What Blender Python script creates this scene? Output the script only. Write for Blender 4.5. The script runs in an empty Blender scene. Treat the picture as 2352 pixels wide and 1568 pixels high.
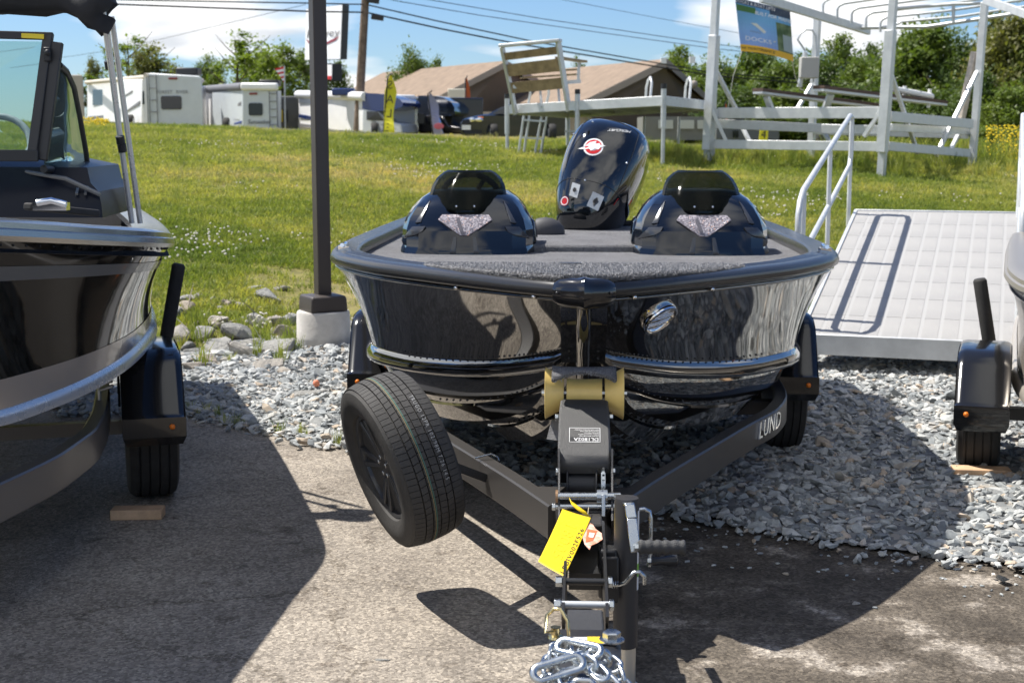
import bpy, math, random
import numpy as np
from mathutils import Vector, Matrix, noise as mnoise
random.seed(7); np.random.seed(7)
R = math.radians
scene = bpy.context.scene
COL = scene.collection

# ------------------------------------------------------------------ camera
H, F, CX, CY, HY = 1.65, 3266.0, 1176.0, 784.0, 307.0
PITCH = math.atan((CY - HY) / F)
cam = bpy.data.cameras.new('camera'); cam_ob = bpy.data.objects.new('camera', cam); COL.objects.link(cam_ob)
cam_ob.location = (0, 0, H); cam_ob.rotation_euler = (math.pi/2 - PITCH, 0, 0)
cam.sensor_width = 36; cam.lens = 36*F/2352; cam.clip_start = .05; cam.clip_end = 6000
cam.dof.use_dof = True; cam.dof.focus_distance = 4.9; cam.dof.aperture_fstop = 6.8
scene.camera = cam_ob

# ------------------------------------------------------------------ sky, sun, exposure
SUN = Vector((-.54, .25, 1.0)).normalized()
w = bpy.data.worlds.new('World'); scene.world = w; w.use_nodes = True
nt = w.node_tree; nt.nodes.clear()
def N(t, **k):
    n = nt.nodes.new(t)
    for a, b in k.items(): setattr(n, a, b)
    return n
wo = N('ShaderNodeOutputWorld'); bg = N('ShaderNodeBackground'); bg.inputs[1].default_value = .06
sky = N('ShaderNodeTexSky', sky_type='NISHITA', sun_disc=False)
sky.sun_elevation = math.asin(SUN.z); sky.sun_rotation = math.atan2(SUN.x, SUN.y)
sky.air_density = 1.0; sky.dust_density = .1; sky.ozone_density = 3.0; sky.altitude = 0
tc = N('ShaderNodeTexCoord'); mp = N('ShaderNodeMapping'); mp.inputs['Scale'].default_value = (1.35, 1.35, 1.0); mp.inputs['Location'].default_value = (3.1, .9, .35)
n1 = N('ShaderNodeTexNoise'); n1.inputs['Scale'].default_value = 1.0; n1.inputs['Detail'].default_value = 6; n1.inputs['Roughness'].default_value = .42
n1.inputs['Distortion'].default_value = .25
rmp = N('ShaderNodeValToRGB'); rmp.color_ramp.elements[0].position = .525; rmp.color_ramp.elements[1].position = .60
n2 = N('ShaderNodeTexNoise'); n2.inputs['Scale'].default_value = 2.6; n2.inputs['Detail'].default_value = 6
r2 = N('ShaderNodeValToRGB'); r2.color_ramp.elements[0].color = (8.2, 8.6, 9.2, 1); r2.color_ramp.elements[1].color = (13.0, 13.0, 13.0, 1)
r2.color_ramp.elements[0].position = .35; r2.color_ramp.elements[1].position = .62
mx = N('ShaderNodeMixRGB'); tint = N('ShaderNodeMixRGB', blend_type='MULTIPLY'); tint.inputs[0].default_value = 1; tint.inputs[2].default_value = (.82, 1.02, 1.34, 1)
L = nt.links.new
# cloud layer: directions are laid out on a high sheet, so clouds look larger overhead
sxyz = N('ShaderNodeSeparateXYZ'); L(tc.outputs['Generated'], sxyz.inputs[0])
zmx = N('ShaderNodeMath', operation='MAXIMUM'); zmx.inputs[1].default_value = 0.0; L(sxyz.outputs[2], zmx.inputs[0])
zad = N('ShaderNodeMath', operation='ADD'); zad.inputs[1].default_value = .22; L(zmx.outputs[0], zad.inputs[0])
cxy = N('ShaderNodeCombineXYZ')
for k_ in (0, 1):
    dv_ = N('ShaderNodeMath', operation='DIVIDE'); L(sxyz.outputs[k_], dv_.inputs[0]); L(zad.outputs[0], dv_.inputs[1]); L(dv_.outputs[0], cxy.inputs[k_])
L(cxy.outputs[0], mp.inputs[0]); L(mp.outputs[0], n1.inputs['Vector']); L(mp.outputs[0], n2.inputs['Vector'])
L(n1.outputs[0], rmp.inputs[0]); L(n2.outputs[0], r2.inputs[0]); L(sky.outputs[0], tint.inputs[1]); L(rmp.outputs[0], mx.inputs[0])
L(tint.outputs[0], mx.inputs[1]); L(r2.outputs[0], mx.inputs[2]); L(mx.outputs[0], bg.inputs[0]); L(bg.outputs[0], wo.inputs[0])
sl = bpy.data.lights.new('sun', 'SUN'); sl.energy = 5.0; sl.angle = R(.53); sl.color = (1, .955, .88)
so = bpy.data.objects.new('sun', sl); COL.objects.link(so); so.rotation_euler = SUN.to_track_quat('Z', 'Y').to_euler(); so.location = (-8, 8, 20)
scene.view_settings.view_transform = 'Standard'; scene.view_settings.look = 'None'
scene.view_settings.exposure = .70; scene.view_settings.gamma = 1; scene.view_settings.use_curve_mapping = False
scene.render.engine = 'CYCLES'; cy = scene.cycles
cy.use_denoising = True; cy.max_bounces = 6; cy.diffuse_bounces = 3; cy.glossy_bounces = 4; cy.transparent_max_bounces = 8; cy.use_adaptive_sampling = True; cy.adaptive_threshold = .02; cy.sample_clamp_indirect = 6
try: cy.denoiser = 'OPENIMAGEDENOISE'
except Exception: pass

# ------------------------------------------------------------------ pixel helpers (2352 x 1568 frame of the photograph)
cp, sp = math.cos(PITCH), math.sin(PITCH)
def ray(px, py):
    a, b = (px - CX)/F, (CY - py)/F
    return Vector((a, cp + b*sp, -sp + b*cp))
def at(px, py, Y):
    d = ray(px, py); return Vector((0, 0, H)) + d*(Y/d.y)
def on(px, py, z):
    d = ray(px, py); return Vector((0, 0, H)) + d*((z - H)/d.z)
def lerp(a, b, t): return a + (b - a)*t
def ip(x, xs, ys): return float(np.interp(x, xs, ys))
def sm(a, b, x):
    t = min(1, max(0, (x - a)/(b - a))); return t*t*(3 - 2*t)
def hermite(x, xs, ys):                      # smooth interpolation through a table
    n = len(xs)
    if x <= xs[0]: return ys[0]
    if x >= xs[-1]: return ys[-1]
    i = max(j for j in range(n - 1) if xs[j] <= x)
    def slope(k):
        if k == 0: return (ys[1]-ys[0])/(xs[1]-xs[0])
        if k == n-1: return (ys[-1]-ys[-2])/(xs[-1]-xs[-2])
        a = (ys[k]-ys[k-1])/(xs[k]-xs[k-1]); b = (ys[k+1]-ys[k])/(xs[k+1]-xs[k])
        return 0 if a*b <= 0 else 2*a*b/(a+b)
    h = xs[i+1]-xs[i]; t = (x-xs[i])/h
    return ((2*t**3-3*t**2+1)*ys[i] + (t**3-2*t**2+t)*h*slope(i) + (-2*t**3+3*t**2)*ys[i+1] + (t**3-t**2)*h*slope(i+1))

# ------------------------------------------------------------------ terrain
def zc(x): return min(1.85, max(1.08, 1.47 - .04*x))
def toe(x): return ip(x, [-8, -2.2, -1.6, -1.0, 2, 8], [9.2, 9.4, 10.3, 10.7, 11.0, 11.4])
def asph(x): return ip(x, [-9, -1.87, -.83, .6, 1.2, 1.9, 4, 8], [9.3, 8.2, 7.25, 6.05, 5.55, 5.2, 4.6, 4.1])
def th(x, y):
    t0 = toe(x); t = (y - t0)/(30 - t0)
    if t <= 0: z = 0.0
    elif t >= 1: z = zc(x)
    else: z = zc(x)*(1 - (1 - t)**1.65)
    if 0 < t < 1.2: z += .05*mnoise.noise((x*.35, y*.35, 3.1))*min(1, t*8)
    g = math.exp(-((x+1.25)**2 + (y-10.2)**2)/.9); z += .10*g
    return z
def gnd(px, py):
    d = ray(px, py); o = Vector((0, 0, H)); t = 3.0
    while t < 400:
        p = o + d*t
        if p.z <= th(p.x, p.y): return p
        t *= 1.004
    return o + d*40
def onto(p): return Vector((p[0], p[1], th(p[0], p[1])))

# ------------------------------------------------------------------ materials
MATS = {}
def mat(name, col, rough=.5, metal=0.0, var=0.0, vscale=8.0, col2=None, bump=0.0, bscale=60.0, spec=.5, coat=0.0, trans=0.0, alpha=1.0, detail=4.0, emit=None, ior=1.45, aniso=None, dark=None, rvar=0.0, coat_ior=1.5):
    if name in MATS: return MATS[name]
    m = bpy.data.materials.new(name); m.use_nodes = True; t = m.node_tree; b = t.nodes['Principled BSDF']
    b.inputs['Base Color'].default_value = (*col, 1); b.inputs['Roughness'].default_value = rough; b.inputs['Metallic'].default_value = metal
    b.inputs['Specular IOR Level'].default_value = spec; b.inputs['Coat Weight'].default_value = coat; b.inputs['Coat Roughness'].default_value = .03
    b.inputs['Coat IOR'].default_value = coat_ior; b.inputs['Transmission Weight'].default_value = trans; b.inputs['Alpha'].default_value = alpha; b.inputs['IOR'].default_value = ior
    if emit: b.inputs['Emission Color'].default_value = (*emit, 1); b.inputs['Emission Strength'].default_value = 1
    tcn = t.nodes.new('ShaderNodeTexCoord')
    if var or col2 or rvar:
        n = t.nodes.new('ShaderNodeTexNoise'); n.inputs['Scale'].default_value = vscale; n.inputs['Detail'].default_value = detail; n.inputs['Roughness'].default_value = .65
        t.links.new(tcn.outputs['Object'], n.inputs['Vector'])
        if var or col2:
            r = t.nodes.new('ShaderNodeValToRGB'); r.color_ramp.elements[0].position = .32; r.color_ramp.elements[1].position = .68
            c2 = col2 or tuple(min(1, c*(1+var)) for c in col); c1 = col if col2 else tuple(c*(1-var) for c in col)
            r.color_ramp.elements[0].color = (*c1, 1); r.color_ramp.elements[1].color = (*c2, 1)
            t.links.new(n.outputs[0], r.inputs[0]); t.links.new(r.outputs[0], b.inputs['Base Color'])
        if rvar:
            mr = t.nodes.new('ShaderNodeMapRange'); mr.inputs[1].default_value = .3; mr.inputs[2].default_value = .7
            mr.inputs[3].default_value = max(.02, rough-rvar); mr.inputs[4].default_value = min(1, rough+rvar)
            t.links.new(n.outputs[0], mr.inputs[0]); t.links.new(mr.outputs[0], b.inputs['Roughness'])
    if bump:
        n = t.nodes.new('ShaderNodeTexNoise'); n.inputs['Scale'].default_value = bscale; n.inputs['Detail'].default_value = 3
        bp = t.nodes.new('ShaderNodeBump'); bp.inputs['Strength'].default_value = bump; bp.inputs['Distance'].default_value = .01
        t.links.new(tcn.outputs['Object'], n.inputs['Vector']); t.links.new(n.outputs[0], bp.inputs['Height']); t.links.new(bp.outputs[0], b.inputs['Normal'])
    MATS[name] = m; return m

# ------------------------------------------------------------------ mesh builder
class MB:
    def __init__(s, M=None): s.v = []; s.f = []; s.mi = []; s.M = M; s.cur = 0
    def add(s, vs, fs):
        o = len(s.v)
        if s.M is not None: s.v += [tuple(s.M @ Vector(p)) for p in vs]
        else: s.v += [tuple(p) for p in vs]
        s.f += [tuple(i + o for i in f) for f in fs]; s.mi += [s.cur]*len(fs); return s
    def box(s, c, d, rot=None):
        x, y, z = d[0]/2, d[1]/2, d[2]/2; c = Vector(c)
        vs = [Vector(p) for p in ((-x,-y,-z),(x,-y,-z),(x,y,-z),(-x,y,-z),(-x,-y,z),(x,-y,z),(x,y,z),(-x,y,z))]
        if rot is not None: vs = [rot @ p for p in vs]
        return s.add([c + p for p in vs], [(0,3,2,1),(4,5,6,7),(0,1,5,4),(1,2,6,5),(2,3,7,6),(3,0,4,7)])
    def bar(s, a, b, wd, ht, up=(0,0,1)):
        a, b = Vector(a), Vector(b); d = (b - a); l = d.length; d.normalize(); u = Vector(up)
        x = d.cross(u)
        if x.length < 1e-4: x = d.cross(Vector((1,0,0)))
        x.normalize(); u = x.cross(d)
        vs = [p + x*(i*wd/2) + u*(j*ht/2) for p in (a, b) for i, j in ((-1,-1),(1,-1),(1,1),(-1,1))]
        return s.add(vs, [(0,1,2,3),(7,6,5,4),(0,4,5,1),(1,5,6,2),(2,6,7,3),(3,7,4,0)])
    def tube(s, pts, r, n=8, closed=False, flat=None):
        pts = [Vector(p) for p in pts]; k = len(pts); rs = r if isinstance(r, (list, tuple)) else [r]*k
        vs = []; fs = []; px = None
        for i, p in enumerate(pts):
            if closed: d = pts[(i+1) % k] - pts[i-1]
            else: d = pts[min(i+1, k-1)] - pts[max(i-1, 0)]
            d.normalize()
            if px is None:
                u = Vector((0,0,1)) if abs(d.z) < .9 else Vector((0,1,0)); x = d.cross(u).normalized()
            else: x = (px - d*px.dot(d)).normalized()
            px = x; y = d.cross(x)
            for j in range(n):
                a = 2*math.pi*j/n; vs.append(p + x*math.cos(a)*rs[i] + y*math.sin(a)*rs[i]*(flat or 1))
        for i in range(k if closed else k-1):
            i2 = (i+1) % k
            for j in range(n): fs.append((i*n+j, i*n+(j+1)%n, i2*n+(j+1)%n, i2*n+j))
        if not closed: fs += [tuple(range(n-1,-1,-1)), tuple((k-1)*n + j for j in range(n))]
        return s.add(vs, fs)
    def lathe(s, prof, n=24, M=None, close=False):        # prof of (r, z), axis z
        M = M or Matrix.Identity(4); vs = []; fs = []; k = len(prof)
        for r, z in prof:
            for j in range(n): a = 2*math.pi*j/n; vs.append(M @ Vector((r*math.cos(a), r*math.sin(a), z)))
        for i in range(k if close else k-1):
            i2 = (i+1) % k
            for j in range(n): fs.append((i*n+j, i*n+(j+1)%n, i2*n+(j+1)%n, i2*n+j))
        if not close: fs += [tuple(range(n-1,-1,-1)), tuple((k-1)*n+j for j in range(n))]
        return s.add(vs, fs)
    def prism(s, poly, off):
        poly = [Vector(p) for p in poly]; off = Vector(off); n = len(poly)
        return s.add(poly + [p + off for p in poly], [tuple(range(n-1,-1,-1)), tuple(range(n, 2*n))] + [(i, (i+1)%n, n+(i+1)%n, n+i) for i in range(n)])
    def loft(s, rings, closed=True, caps=True):
        n = len(rings[0]); vs = [p for r in rings for p in r]; fs = []
        for i in range(len(rings)-1):
            for j in range(n if closed else n-1): fs.append((i*n+j, i*n+(j+1)%n, (i+1)*n+(j+1)%n, (i+1)*n+j))
        if caps and closed: fs += [tuple(range(n-1,-1,-1)), tuple((len(rings)-1)*n+j for j in range(n))]
        return s.add(vs, fs)
    def ball(s, c, r, n=10, m=6, sc=(1,1,1)):
        c = Vector(c); prof = []
        vs = []; fs = []
        for i in range(m+1):
            t = math.pi*i/m
            for j in range(n):
                a = 2*math.pi*j/n; vs.append(c + Vector((r*sc[0]*math.sin(t)*math.cos(a), r*sc[1]*math.sin(t)*math.sin(a), r*sc[2]*math.cos(t))))
        for i in range(m):
            for j in range(n): fs.append((i*n+j, (i+1)*n+j, (i+1)*n+(j+1)%n, i*n+(j+1)%n))
        return s.add(vs, fs)
    def mesh(s, name, mats, smooth=None):
        me = bpy.data.meshes.new(name); me.from_pydata(s.v, [], s.f)
        for m in (mats if isinstance(mats, (list, tuple)) else [mats]): me.materials.append(m)
        if max(s.mi, default=0) > 0: me.polygons.foreach_set('material_index', s.mi)
        if smooth is not None:
            me.polygons.foreach_set('use_smooth', [True]*len(me.polygons))
            if smooth < 180: me.set_sharp_from_angle(angle=R(smooth))
        me.update(); return me
    def build(s, name, mats, parent=None, smooth=None, bevel=0, fix=True):
        me = s.mesh(name, mats, smooth)
        if fix:
            import bmesh
            bm = bmesh.new(); bm.from_mesh(me); bmesh.ops.recalc_face_normals(bm, faces=bm.faces); bm.to_mesh(me); bm.free()
        o = bpy.data.objects.new(name, me); COL.objects.link(o)
        if bevel:
            b = o.modifiers.new('bevel', 'BEVEL'); b.width = bevel; b.segments = 2; b.limit_method = 'ANGLE'; b.angle_limit = R(40)
            if smooth is None:
                me.polygons.foreach_set('use_smooth', [True]*len(me.polygons)); me.set_sharp_from_angle(angle=R(30)); b.harden_normals = False
        if parent is not None: child(o, parent)
        return o
ROOTM = {}
def child(o, parent):
    o.parent = parent
    if parent.name in ROOTM: o.matrix_parent_inverse = ROOTM[parent.name].inverted()
def tag(o, label, cat, group=None):
    o['label'] = label; o['category'] = cat
    if group: o['group'] = group
    return o
def thing(name, label, cat, loc=(0,0,0), group=None):
    o = bpy.data.objects.new(name, None); COL.objects.link(o); o.location = loc; o.empty_display_size = .2
    ROOTM[o.name] = Matrix.Translation(Vector(loc)); return tag(o, label, cat, group)
def struct(o): o['kind'] = 'structure'; return o
def stuff(o): o['kind'] = 'stuff'; return o
def dup(o, parent=None):
    c = o.copy(); COL.objects.link(c)
    if parent is not None: c.parent = parent
    for ch in list(o.children): dup(ch, c)
    return c
def text_mb(txt, size, fn, mb=None, align='CENTER', extrude=0.0, shear=0.0, space=1.0):
    """lettering: 2-D outline vertices go through fn(x, y, z) into the place"""
    cu = bpy.data.curves.new('t', 'FONT'); cu.body = txt; cu.size = size; cu.align_x = align; cu.align_y = 'CENTER'; cu.shear = shear
    cu.space_character = space; cu.resolution_u = 2; cu.extrude = extrude
    ob = bpy.data.objects.new('t', cu); COL.objects.link(ob)
    dg = bpy.context.evaluated_depsgraph_get(); me = bpy.data.meshes.new_from_object(ob.evaluated_get(dg))
    mb = mb or MB(); mb.add([fn(v.co.x, v.co.y, v.co.z) for v in me.vertices], [tuple(p.vertices) for p in me.polygons])
    bpy.data.objects.remove(ob); bpy.data.curves.remove(cu); bpy.data.meshes.remove(me); return mb
def plane_fn(o, x, y, off=0.0):
    o, x, y = Vector(o), Vector(x).normalized(), Vector(y).normalized(); n = x.cross(y)
    return lambda a, b, c: o + x*a + y*b + n*(c + off)
def frameM(o, x, y):
    x = Vector(x).normalized(); z = x.cross(Vector(y)).normalized(); y = z.cross(x)
    m = Matrix((x, y, z)).transposed().to_4x4(); m.translation = Vector(o); return m
def axisM(o, z):
    z = Vector(z).normalized(); u = Vector((0,0,1)) if abs(z.z) < .9 else Vector((1,0,0)); x = u.cross(z).normalized()
    m = Matrix((x, z.cross(x), z)).transposed().to_4x4(); m.translation = Vector(o); return m
def scatter(name, protos, pts, rots, scl, m_extra=None):
    """uncountable ground cover: one object that instances a few clumps on points"""
    col = bpy.data.collections.new(name + '_pieces')
    for me in protos:
        ob = bpy.data.objects.new(name + '_piece', me); col.objects.link(ob)
    me = bpy.data.meshes.new(name); me.from_pydata([tuple(p) for p in pts], [], [])
    a = me.attributes.new('rot', 'FLOAT_VECTOR', 'POINT'); a.data.foreach_set('vector', np.asarray(rots, dtype=np.float32).ravel())
    a = me.attributes.new('scl', 'FLOAT_VECTOR', 'POINT'); a.data.foreach_set('vector', np.asarray(scl, dtype=np.float32).ravel())
    a = me.attributes.new('idx', 'INT', 'POINT'); a.data.foreach_set('value', np.random.randint(0, len(protos), len(pts)).astype(np.int32))
    o = bpy.data.objects.new(name, me); COL.objects.link(o)
    g = bpy.data.node_groups.new(name, 'GeometryNodeTree'); g.interface.new_socket('Geometry', in_out='INPUT', socket_type='NodeSocketGeometry'); g.interface.new_socket('Geometry', in_out='OUTPUT', socket_type='NodeSocketGeometry')
    gi = g.nodes.new('NodeGroupInput'); go = g.nodes.new('NodeGroupOutput'); ins = g.nodes.new('GeometryNodeInstanceOnPoints'); ci = g.nodes.new('GeometryNodeCollectionInfo')
    ci.inputs['Collection'].default_value = col; ci.inputs['Separate Children'].default_value = True; ci.inputs['Reset Children'].default_value = True
    ins.inputs['Pick Instance'].default_value = True
    def na(nm, ty):
        n = g.nodes.new('GeometryNodeInputNamedAttribute'); n.data_type = ty; n.inputs[0].default_value = nm; return n.outputs[0]
    e2r = g.nodes.new('FunctionNodeEulerToRotation')
    g.links.new(na('rot', 'FLOAT_VECTOR'), e2r.inputs[0]); g.links.new(e2r.outputs[0], ins.inputs['Rotation'])
    g.links.new(na('scl', 'FLOAT_VECTOR'), ins.inputs['Scale']); g.links.new(na('idx', 'INT'), ins.inputs['Instance Index'])
    mtp = g.nodes.new('GeometryNodeMeshToPoints')
    g.links.new(gi.outputs[0], mtp.inputs[0]); g.links.new(mtp.outputs[0], ins.inputs['Points']); g.links.new(ci.outputs[0], ins.inputs['Instance']); g.links.new(ins.outputs[0], go.inputs[0])
    md = o.modifiers.new('scatter', 'NODES'); md.node_group = g
    return o

# ================================================================== SETTING
def node_mat(name):
    m = bpy.data.materials.new(name); m.use_nodes = True; MATS[name] = m; t = m.node_tree; return m, t, t.nodes['Principled BSDF']
def tn(t, kind, **inp):
    n = t.nodes.new(kind)
    for k, v in inp.items(): n.inputs[k.replace('_', ' ')].default_value = v
    return n
def ramp(t, src, stops):
    r = t.nodes.new('ShaderNodeValToRGB'); e = r.color_ramp.elements
    while len(e) < len(stops): e.new(.5)
    for i, (p, c) in enumerate(stops): e[i].position = p; e[i].color = (*c, 1) if len(c) == 3 else c
    t.links.new(src, r.inputs[0]); return r.outputs[0]
def mixc(t, f, a, b, mode='MIX'):
    n = t.nodes.new('ShaderNodeMixRGB'); n.blend_type = mode
    for i, s in enumerate((f, a, b)):
        if isinstance(s, (int, float)): n.inputs[i].default_value = s
        elif isinstance(s, tuple): n.inputs[i].default_value = (*s, 1)
        else: t.links.new(s, n.inputs[i])
    return n.outputs[0]

# ground under everything
m, t, b = node_mat('ground_soil'); b.inputs['Roughness'].default_value = .95
g = tn(t, 'ShaderNodeNewGeometry'); n1_ = tn(t, 'ShaderNodeTexNoise', Scale=.55, Detail=6.0); n2_ = tn(t, 'ShaderNodeTexNoise', Scale=9.0, Detail=6.0)
t.links.new(g.outputs['Position'], n1_.inputs['Vector']); t.links.new(g.outputs['Position'], n2_.inputs['Vector'])
c1 = ramp(t, n1_.outputs[0], [(.3, (.12, .13, .03)), (.55, (.19, .175, .05)), (.75, (.26, .21, .10))])
c2 = ramp(t, n2_.outputs[0], [(.3, (.55, .55, .5)), (.7, (1.15, 1.1, 1))])
t.links.new(mixc(t, 1.0, c1, c2, 'MULTIPLY'), b.inputs['Base Color'])
xs = sorted(set([round(v, 2) for v in np.concatenate([np.linspace(-16, 18, 103), [-600, -250, -120, -70, -45, -30, -22, 24, 32, 50, 90, 200, 600]])]))
ys = sorted(set([round(v, 2) for v in np.concatenate([np.linspace(8, 32, 81), [-300, -100, -30, -8, 0, 4, 6, 34, 37, 41, 50, 70, 110, 200, 500, 1500]])]))
mb = MB(); vs = [(x, y, th(x, y) - (.03 if y < toe(x) else .0)) for y in ys for x in xs]; nx = len(xs)
mb.add(vs, [(j*nx+i, j*nx+i+1, (j+1)*nx+i+1, (j+1)*nx+i) for j in range(len(ys)-1) for i in range(nx-1)])
struct(mb.build('ground', MATS['ground_soil'], smooth=180))

# asphalt lot: worn, with pale patches, dark oily area to the right
m, t, b = node_mat('asphalt')
g = tn(t, 'ShaderNodeNewGeometry'); P = g.outputs['Position']
def nz(sc, det=5.0, rough=.6, off=None):
    n = tn(t, 'ShaderNodeTexNoise', Scale=sc, Detail=det, Roughness=rough)
    if off:
        mpn = t.nodes.new('ShaderNodeMapping'); mpn.inputs['Location'].default_value = off; t.links.new(P, mpn.inputs[0]); t.links.new(mpn.outputs[0], n.inputs['Vector'])
    else: t.links.new(P, n.inputs['Vector'])
    return n.outputs[0]
spk = tn(t, 'ShaderNodeTexVoronoi', Scale=95.0); t.links.new(P, spk.inputs['Vector'])
speck = ramp(t, spk.outputs['Color'], [(.1, (.58, .56, .54)), (.55, (1.0, .98, .96)), (.9, (1.5, 1.46, 1.4))])
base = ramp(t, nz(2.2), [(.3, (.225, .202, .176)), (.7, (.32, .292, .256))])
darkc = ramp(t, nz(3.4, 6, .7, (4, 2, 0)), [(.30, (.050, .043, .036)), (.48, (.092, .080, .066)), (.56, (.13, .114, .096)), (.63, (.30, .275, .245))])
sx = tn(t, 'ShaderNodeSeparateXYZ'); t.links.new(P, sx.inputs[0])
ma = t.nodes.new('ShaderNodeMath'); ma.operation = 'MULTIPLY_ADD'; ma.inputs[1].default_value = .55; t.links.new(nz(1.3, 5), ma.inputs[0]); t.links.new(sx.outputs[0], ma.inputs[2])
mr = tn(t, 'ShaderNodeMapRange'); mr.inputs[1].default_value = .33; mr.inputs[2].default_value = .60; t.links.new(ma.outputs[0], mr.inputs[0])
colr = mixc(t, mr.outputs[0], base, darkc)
stain = mixc(t, 1.0, ramp(t, nz(5.2, 5, .65, (9.1, 3.3, 0)), [(.58, (1, 1, 1)), (.70, (.5, .47, .45))]), ramp(t, nz(1.1, 6, .7, (2.1, 7.3, 0)), [(.35, (.78, .77, .76)), (.6, (1.08, 1.07, 1.05))]), 'MULTIPLY')
crk = tn(t, 'ShaderNodeTexVoronoi', Scale=.75); crk.feature = 'DISTANCE_TO_EDGE'; wob = t.nodes.new('ShaderNodeVectorMath'); wob.operation = 'MULTIPLY_ADD'; wob.inputs[1].default_value = (.5, .5, 0); ncol = tn(t, 'ShaderNodeTexNoise', Scale=3.0, Detail=6.0, Roughness=.7); t.links.new(P, ncol.inputs['Vector']); t.links.new(ncol.outputs['Color'], wob.inputs[0]); t.links.new(P, wob.inputs[2]); t.links.new(wob.outputs[0], crk.inputs['Vector'])
stain = mixc(t, 1.0, stain, ramp(t, crk.outputs['Distance'], [(.0, (.55, .53, .5)), (.005, (1, 1, 1))]), 'MULTIPLY')
fin = mixc(t, 1.0, mixc(t, 1.0, colr, speck, 'MULTIPLY'), stain, 'MULTIPLY')
t.links.new(fin, b.inputs['Base Color']); b.inputs['Roughness'].default_value = .9; b.inputs['Specular IOR Level'].default_value = .3
bp = tn(t, 'ShaderNodeBump', Strength=.55, Distance=.012); nb = tn(t, 'ShaderNodeTexNoise', Scale=120.0, Detail=4.0); t.links.new(P, nb.inputs['Vector']); t.links.new(nb.outputs[0], bp.inputs['Height']); t.links.new(bp.outputs[0], b.inputs['Normal'])
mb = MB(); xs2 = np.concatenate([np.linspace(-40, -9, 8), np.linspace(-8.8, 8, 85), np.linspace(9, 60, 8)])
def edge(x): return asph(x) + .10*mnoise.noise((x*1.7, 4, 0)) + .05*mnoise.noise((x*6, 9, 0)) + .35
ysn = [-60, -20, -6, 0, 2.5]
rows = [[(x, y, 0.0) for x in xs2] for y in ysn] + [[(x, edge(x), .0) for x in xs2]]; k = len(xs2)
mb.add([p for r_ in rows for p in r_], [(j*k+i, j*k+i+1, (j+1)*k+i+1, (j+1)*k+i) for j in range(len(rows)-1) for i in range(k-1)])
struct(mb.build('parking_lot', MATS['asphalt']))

# gravel bed + stones
m, t, b = node_mat('gravel_bed'); P = tn(t, 'ShaderNodeNewGeometry').outputs['Position']
vo = tn(t, 'ShaderNodeTexVoronoi', Scale=24.0); t.links.new(P, vo.inputs['Vector'])
t.links.new(ramp(t, vo.outputs['Color'], [(.15, (.10, .105, .11)), (.6, (.20, .21, .215)), (.9, (.30, .28, .25))]), b.inputs['Base Color']); b.inputs['Roughness'].default_value = .9
def gz(x, y):
    return .004 + (th(x, y) if y < toe(x) else .0) + .03*sm(.0, .5, y - asph(x)) + .02*mnoise.noise((x*.9, y*.9, 0))
mb = MB(); gx = np.linspace(-2.9, 8.5, 90); rows = []
for f_ in np.linspace(0, 1, 40):
    rows.append([(x, lerp(asph(x)+.10+.10*mnoise.noise((x*3, 1, 0)), toe(x)+.7, f_), 0) for x in gx])
rows = [[(x, y, max(gz(x, y), th(x, y)+.015)) for x, y, _ in r_] for r_ in rows]; k = len(gx)
mb.add([p for r_ in rows for p in r_], [(j*k+i, j*k+i+1, (j+1)*k+i+1, (j+1)*k+i) for j in range(len(rows)-1) for i in range(k-1)])
struct(mb.build('gravel_path', MATS['gravel_bed'], smooth=180))

m, t, b = node_mat('slate_stone'); oi = tn(t, 'ShaderNodeObjectInfo'); P = tn(t, 'ShaderNodeTexCoord').outputs['Object']
c = ramp(t, oi.outputs['Random'], [(0, (.16, .175, .19)), (.3, (.29, .31, .32)), (.62, (.415, .425, .425)), (.86, (.49, .50, .50)), (.92, (.42, .36, .29)), (.965, (.46, .37, .29)), (1, (.72, .71, .68))])
nn = tn(t, 'ShaderNodeTexNoise', Scale=3.0, Detail=5.0); t.links.new(P, nn.inputs['Vector'])
t.links.new(mixc(t, 1.0, c, ramp(t, nn.outputs[0], [(.3, (.75, .75, .75)), (.7, (1.15, 1.14, 1.1))]), 'MULTIPLY'), b.inputs['Base Color']); b.inputs['Roughness'].default_value = .82
def stone_mesh(seed, sc=(1, .75, .4), n=13, mt='slate_stone', rnd=.0):
    import bmesh
    rr = random.Random(seed); bm = bmesh.new()
    for _ in range(n):
        v = Vector((rr.gauss(0, 1), rr.gauss(0, 1), rr.gauss(0, 1))).normalized()*(.75+.25*rr.random())
        bm.verts.new((v.x*sc[0], v.y*sc[1], v.z*sc[2]))
    r_ = bmesh.ops.convex_hull(bm, input=bm.verts[:])
    bmesh.ops.delete(bm, geom=[e for e in r_['geom_interior'] if isinstance(e, bmesh.types.BMVert)], context='VERTS')
    if rnd: bmesh.ops.bevel(bm, geom=bm.edges[:], offset=rnd, segments=1, affect='EDGES')
    me = bpy.data.meshes.new('stone'); bm.to_mesh(me); bm.free(); me.materials.append(MATS[mt]); return me
protos = [stone_mesh(100+i, (1, random.uniform(.55, .85), random.uniform(.28, .55))) for i in range(14)]
pts, rots, scl = [], [], []
rg = random.Random(3)
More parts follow.
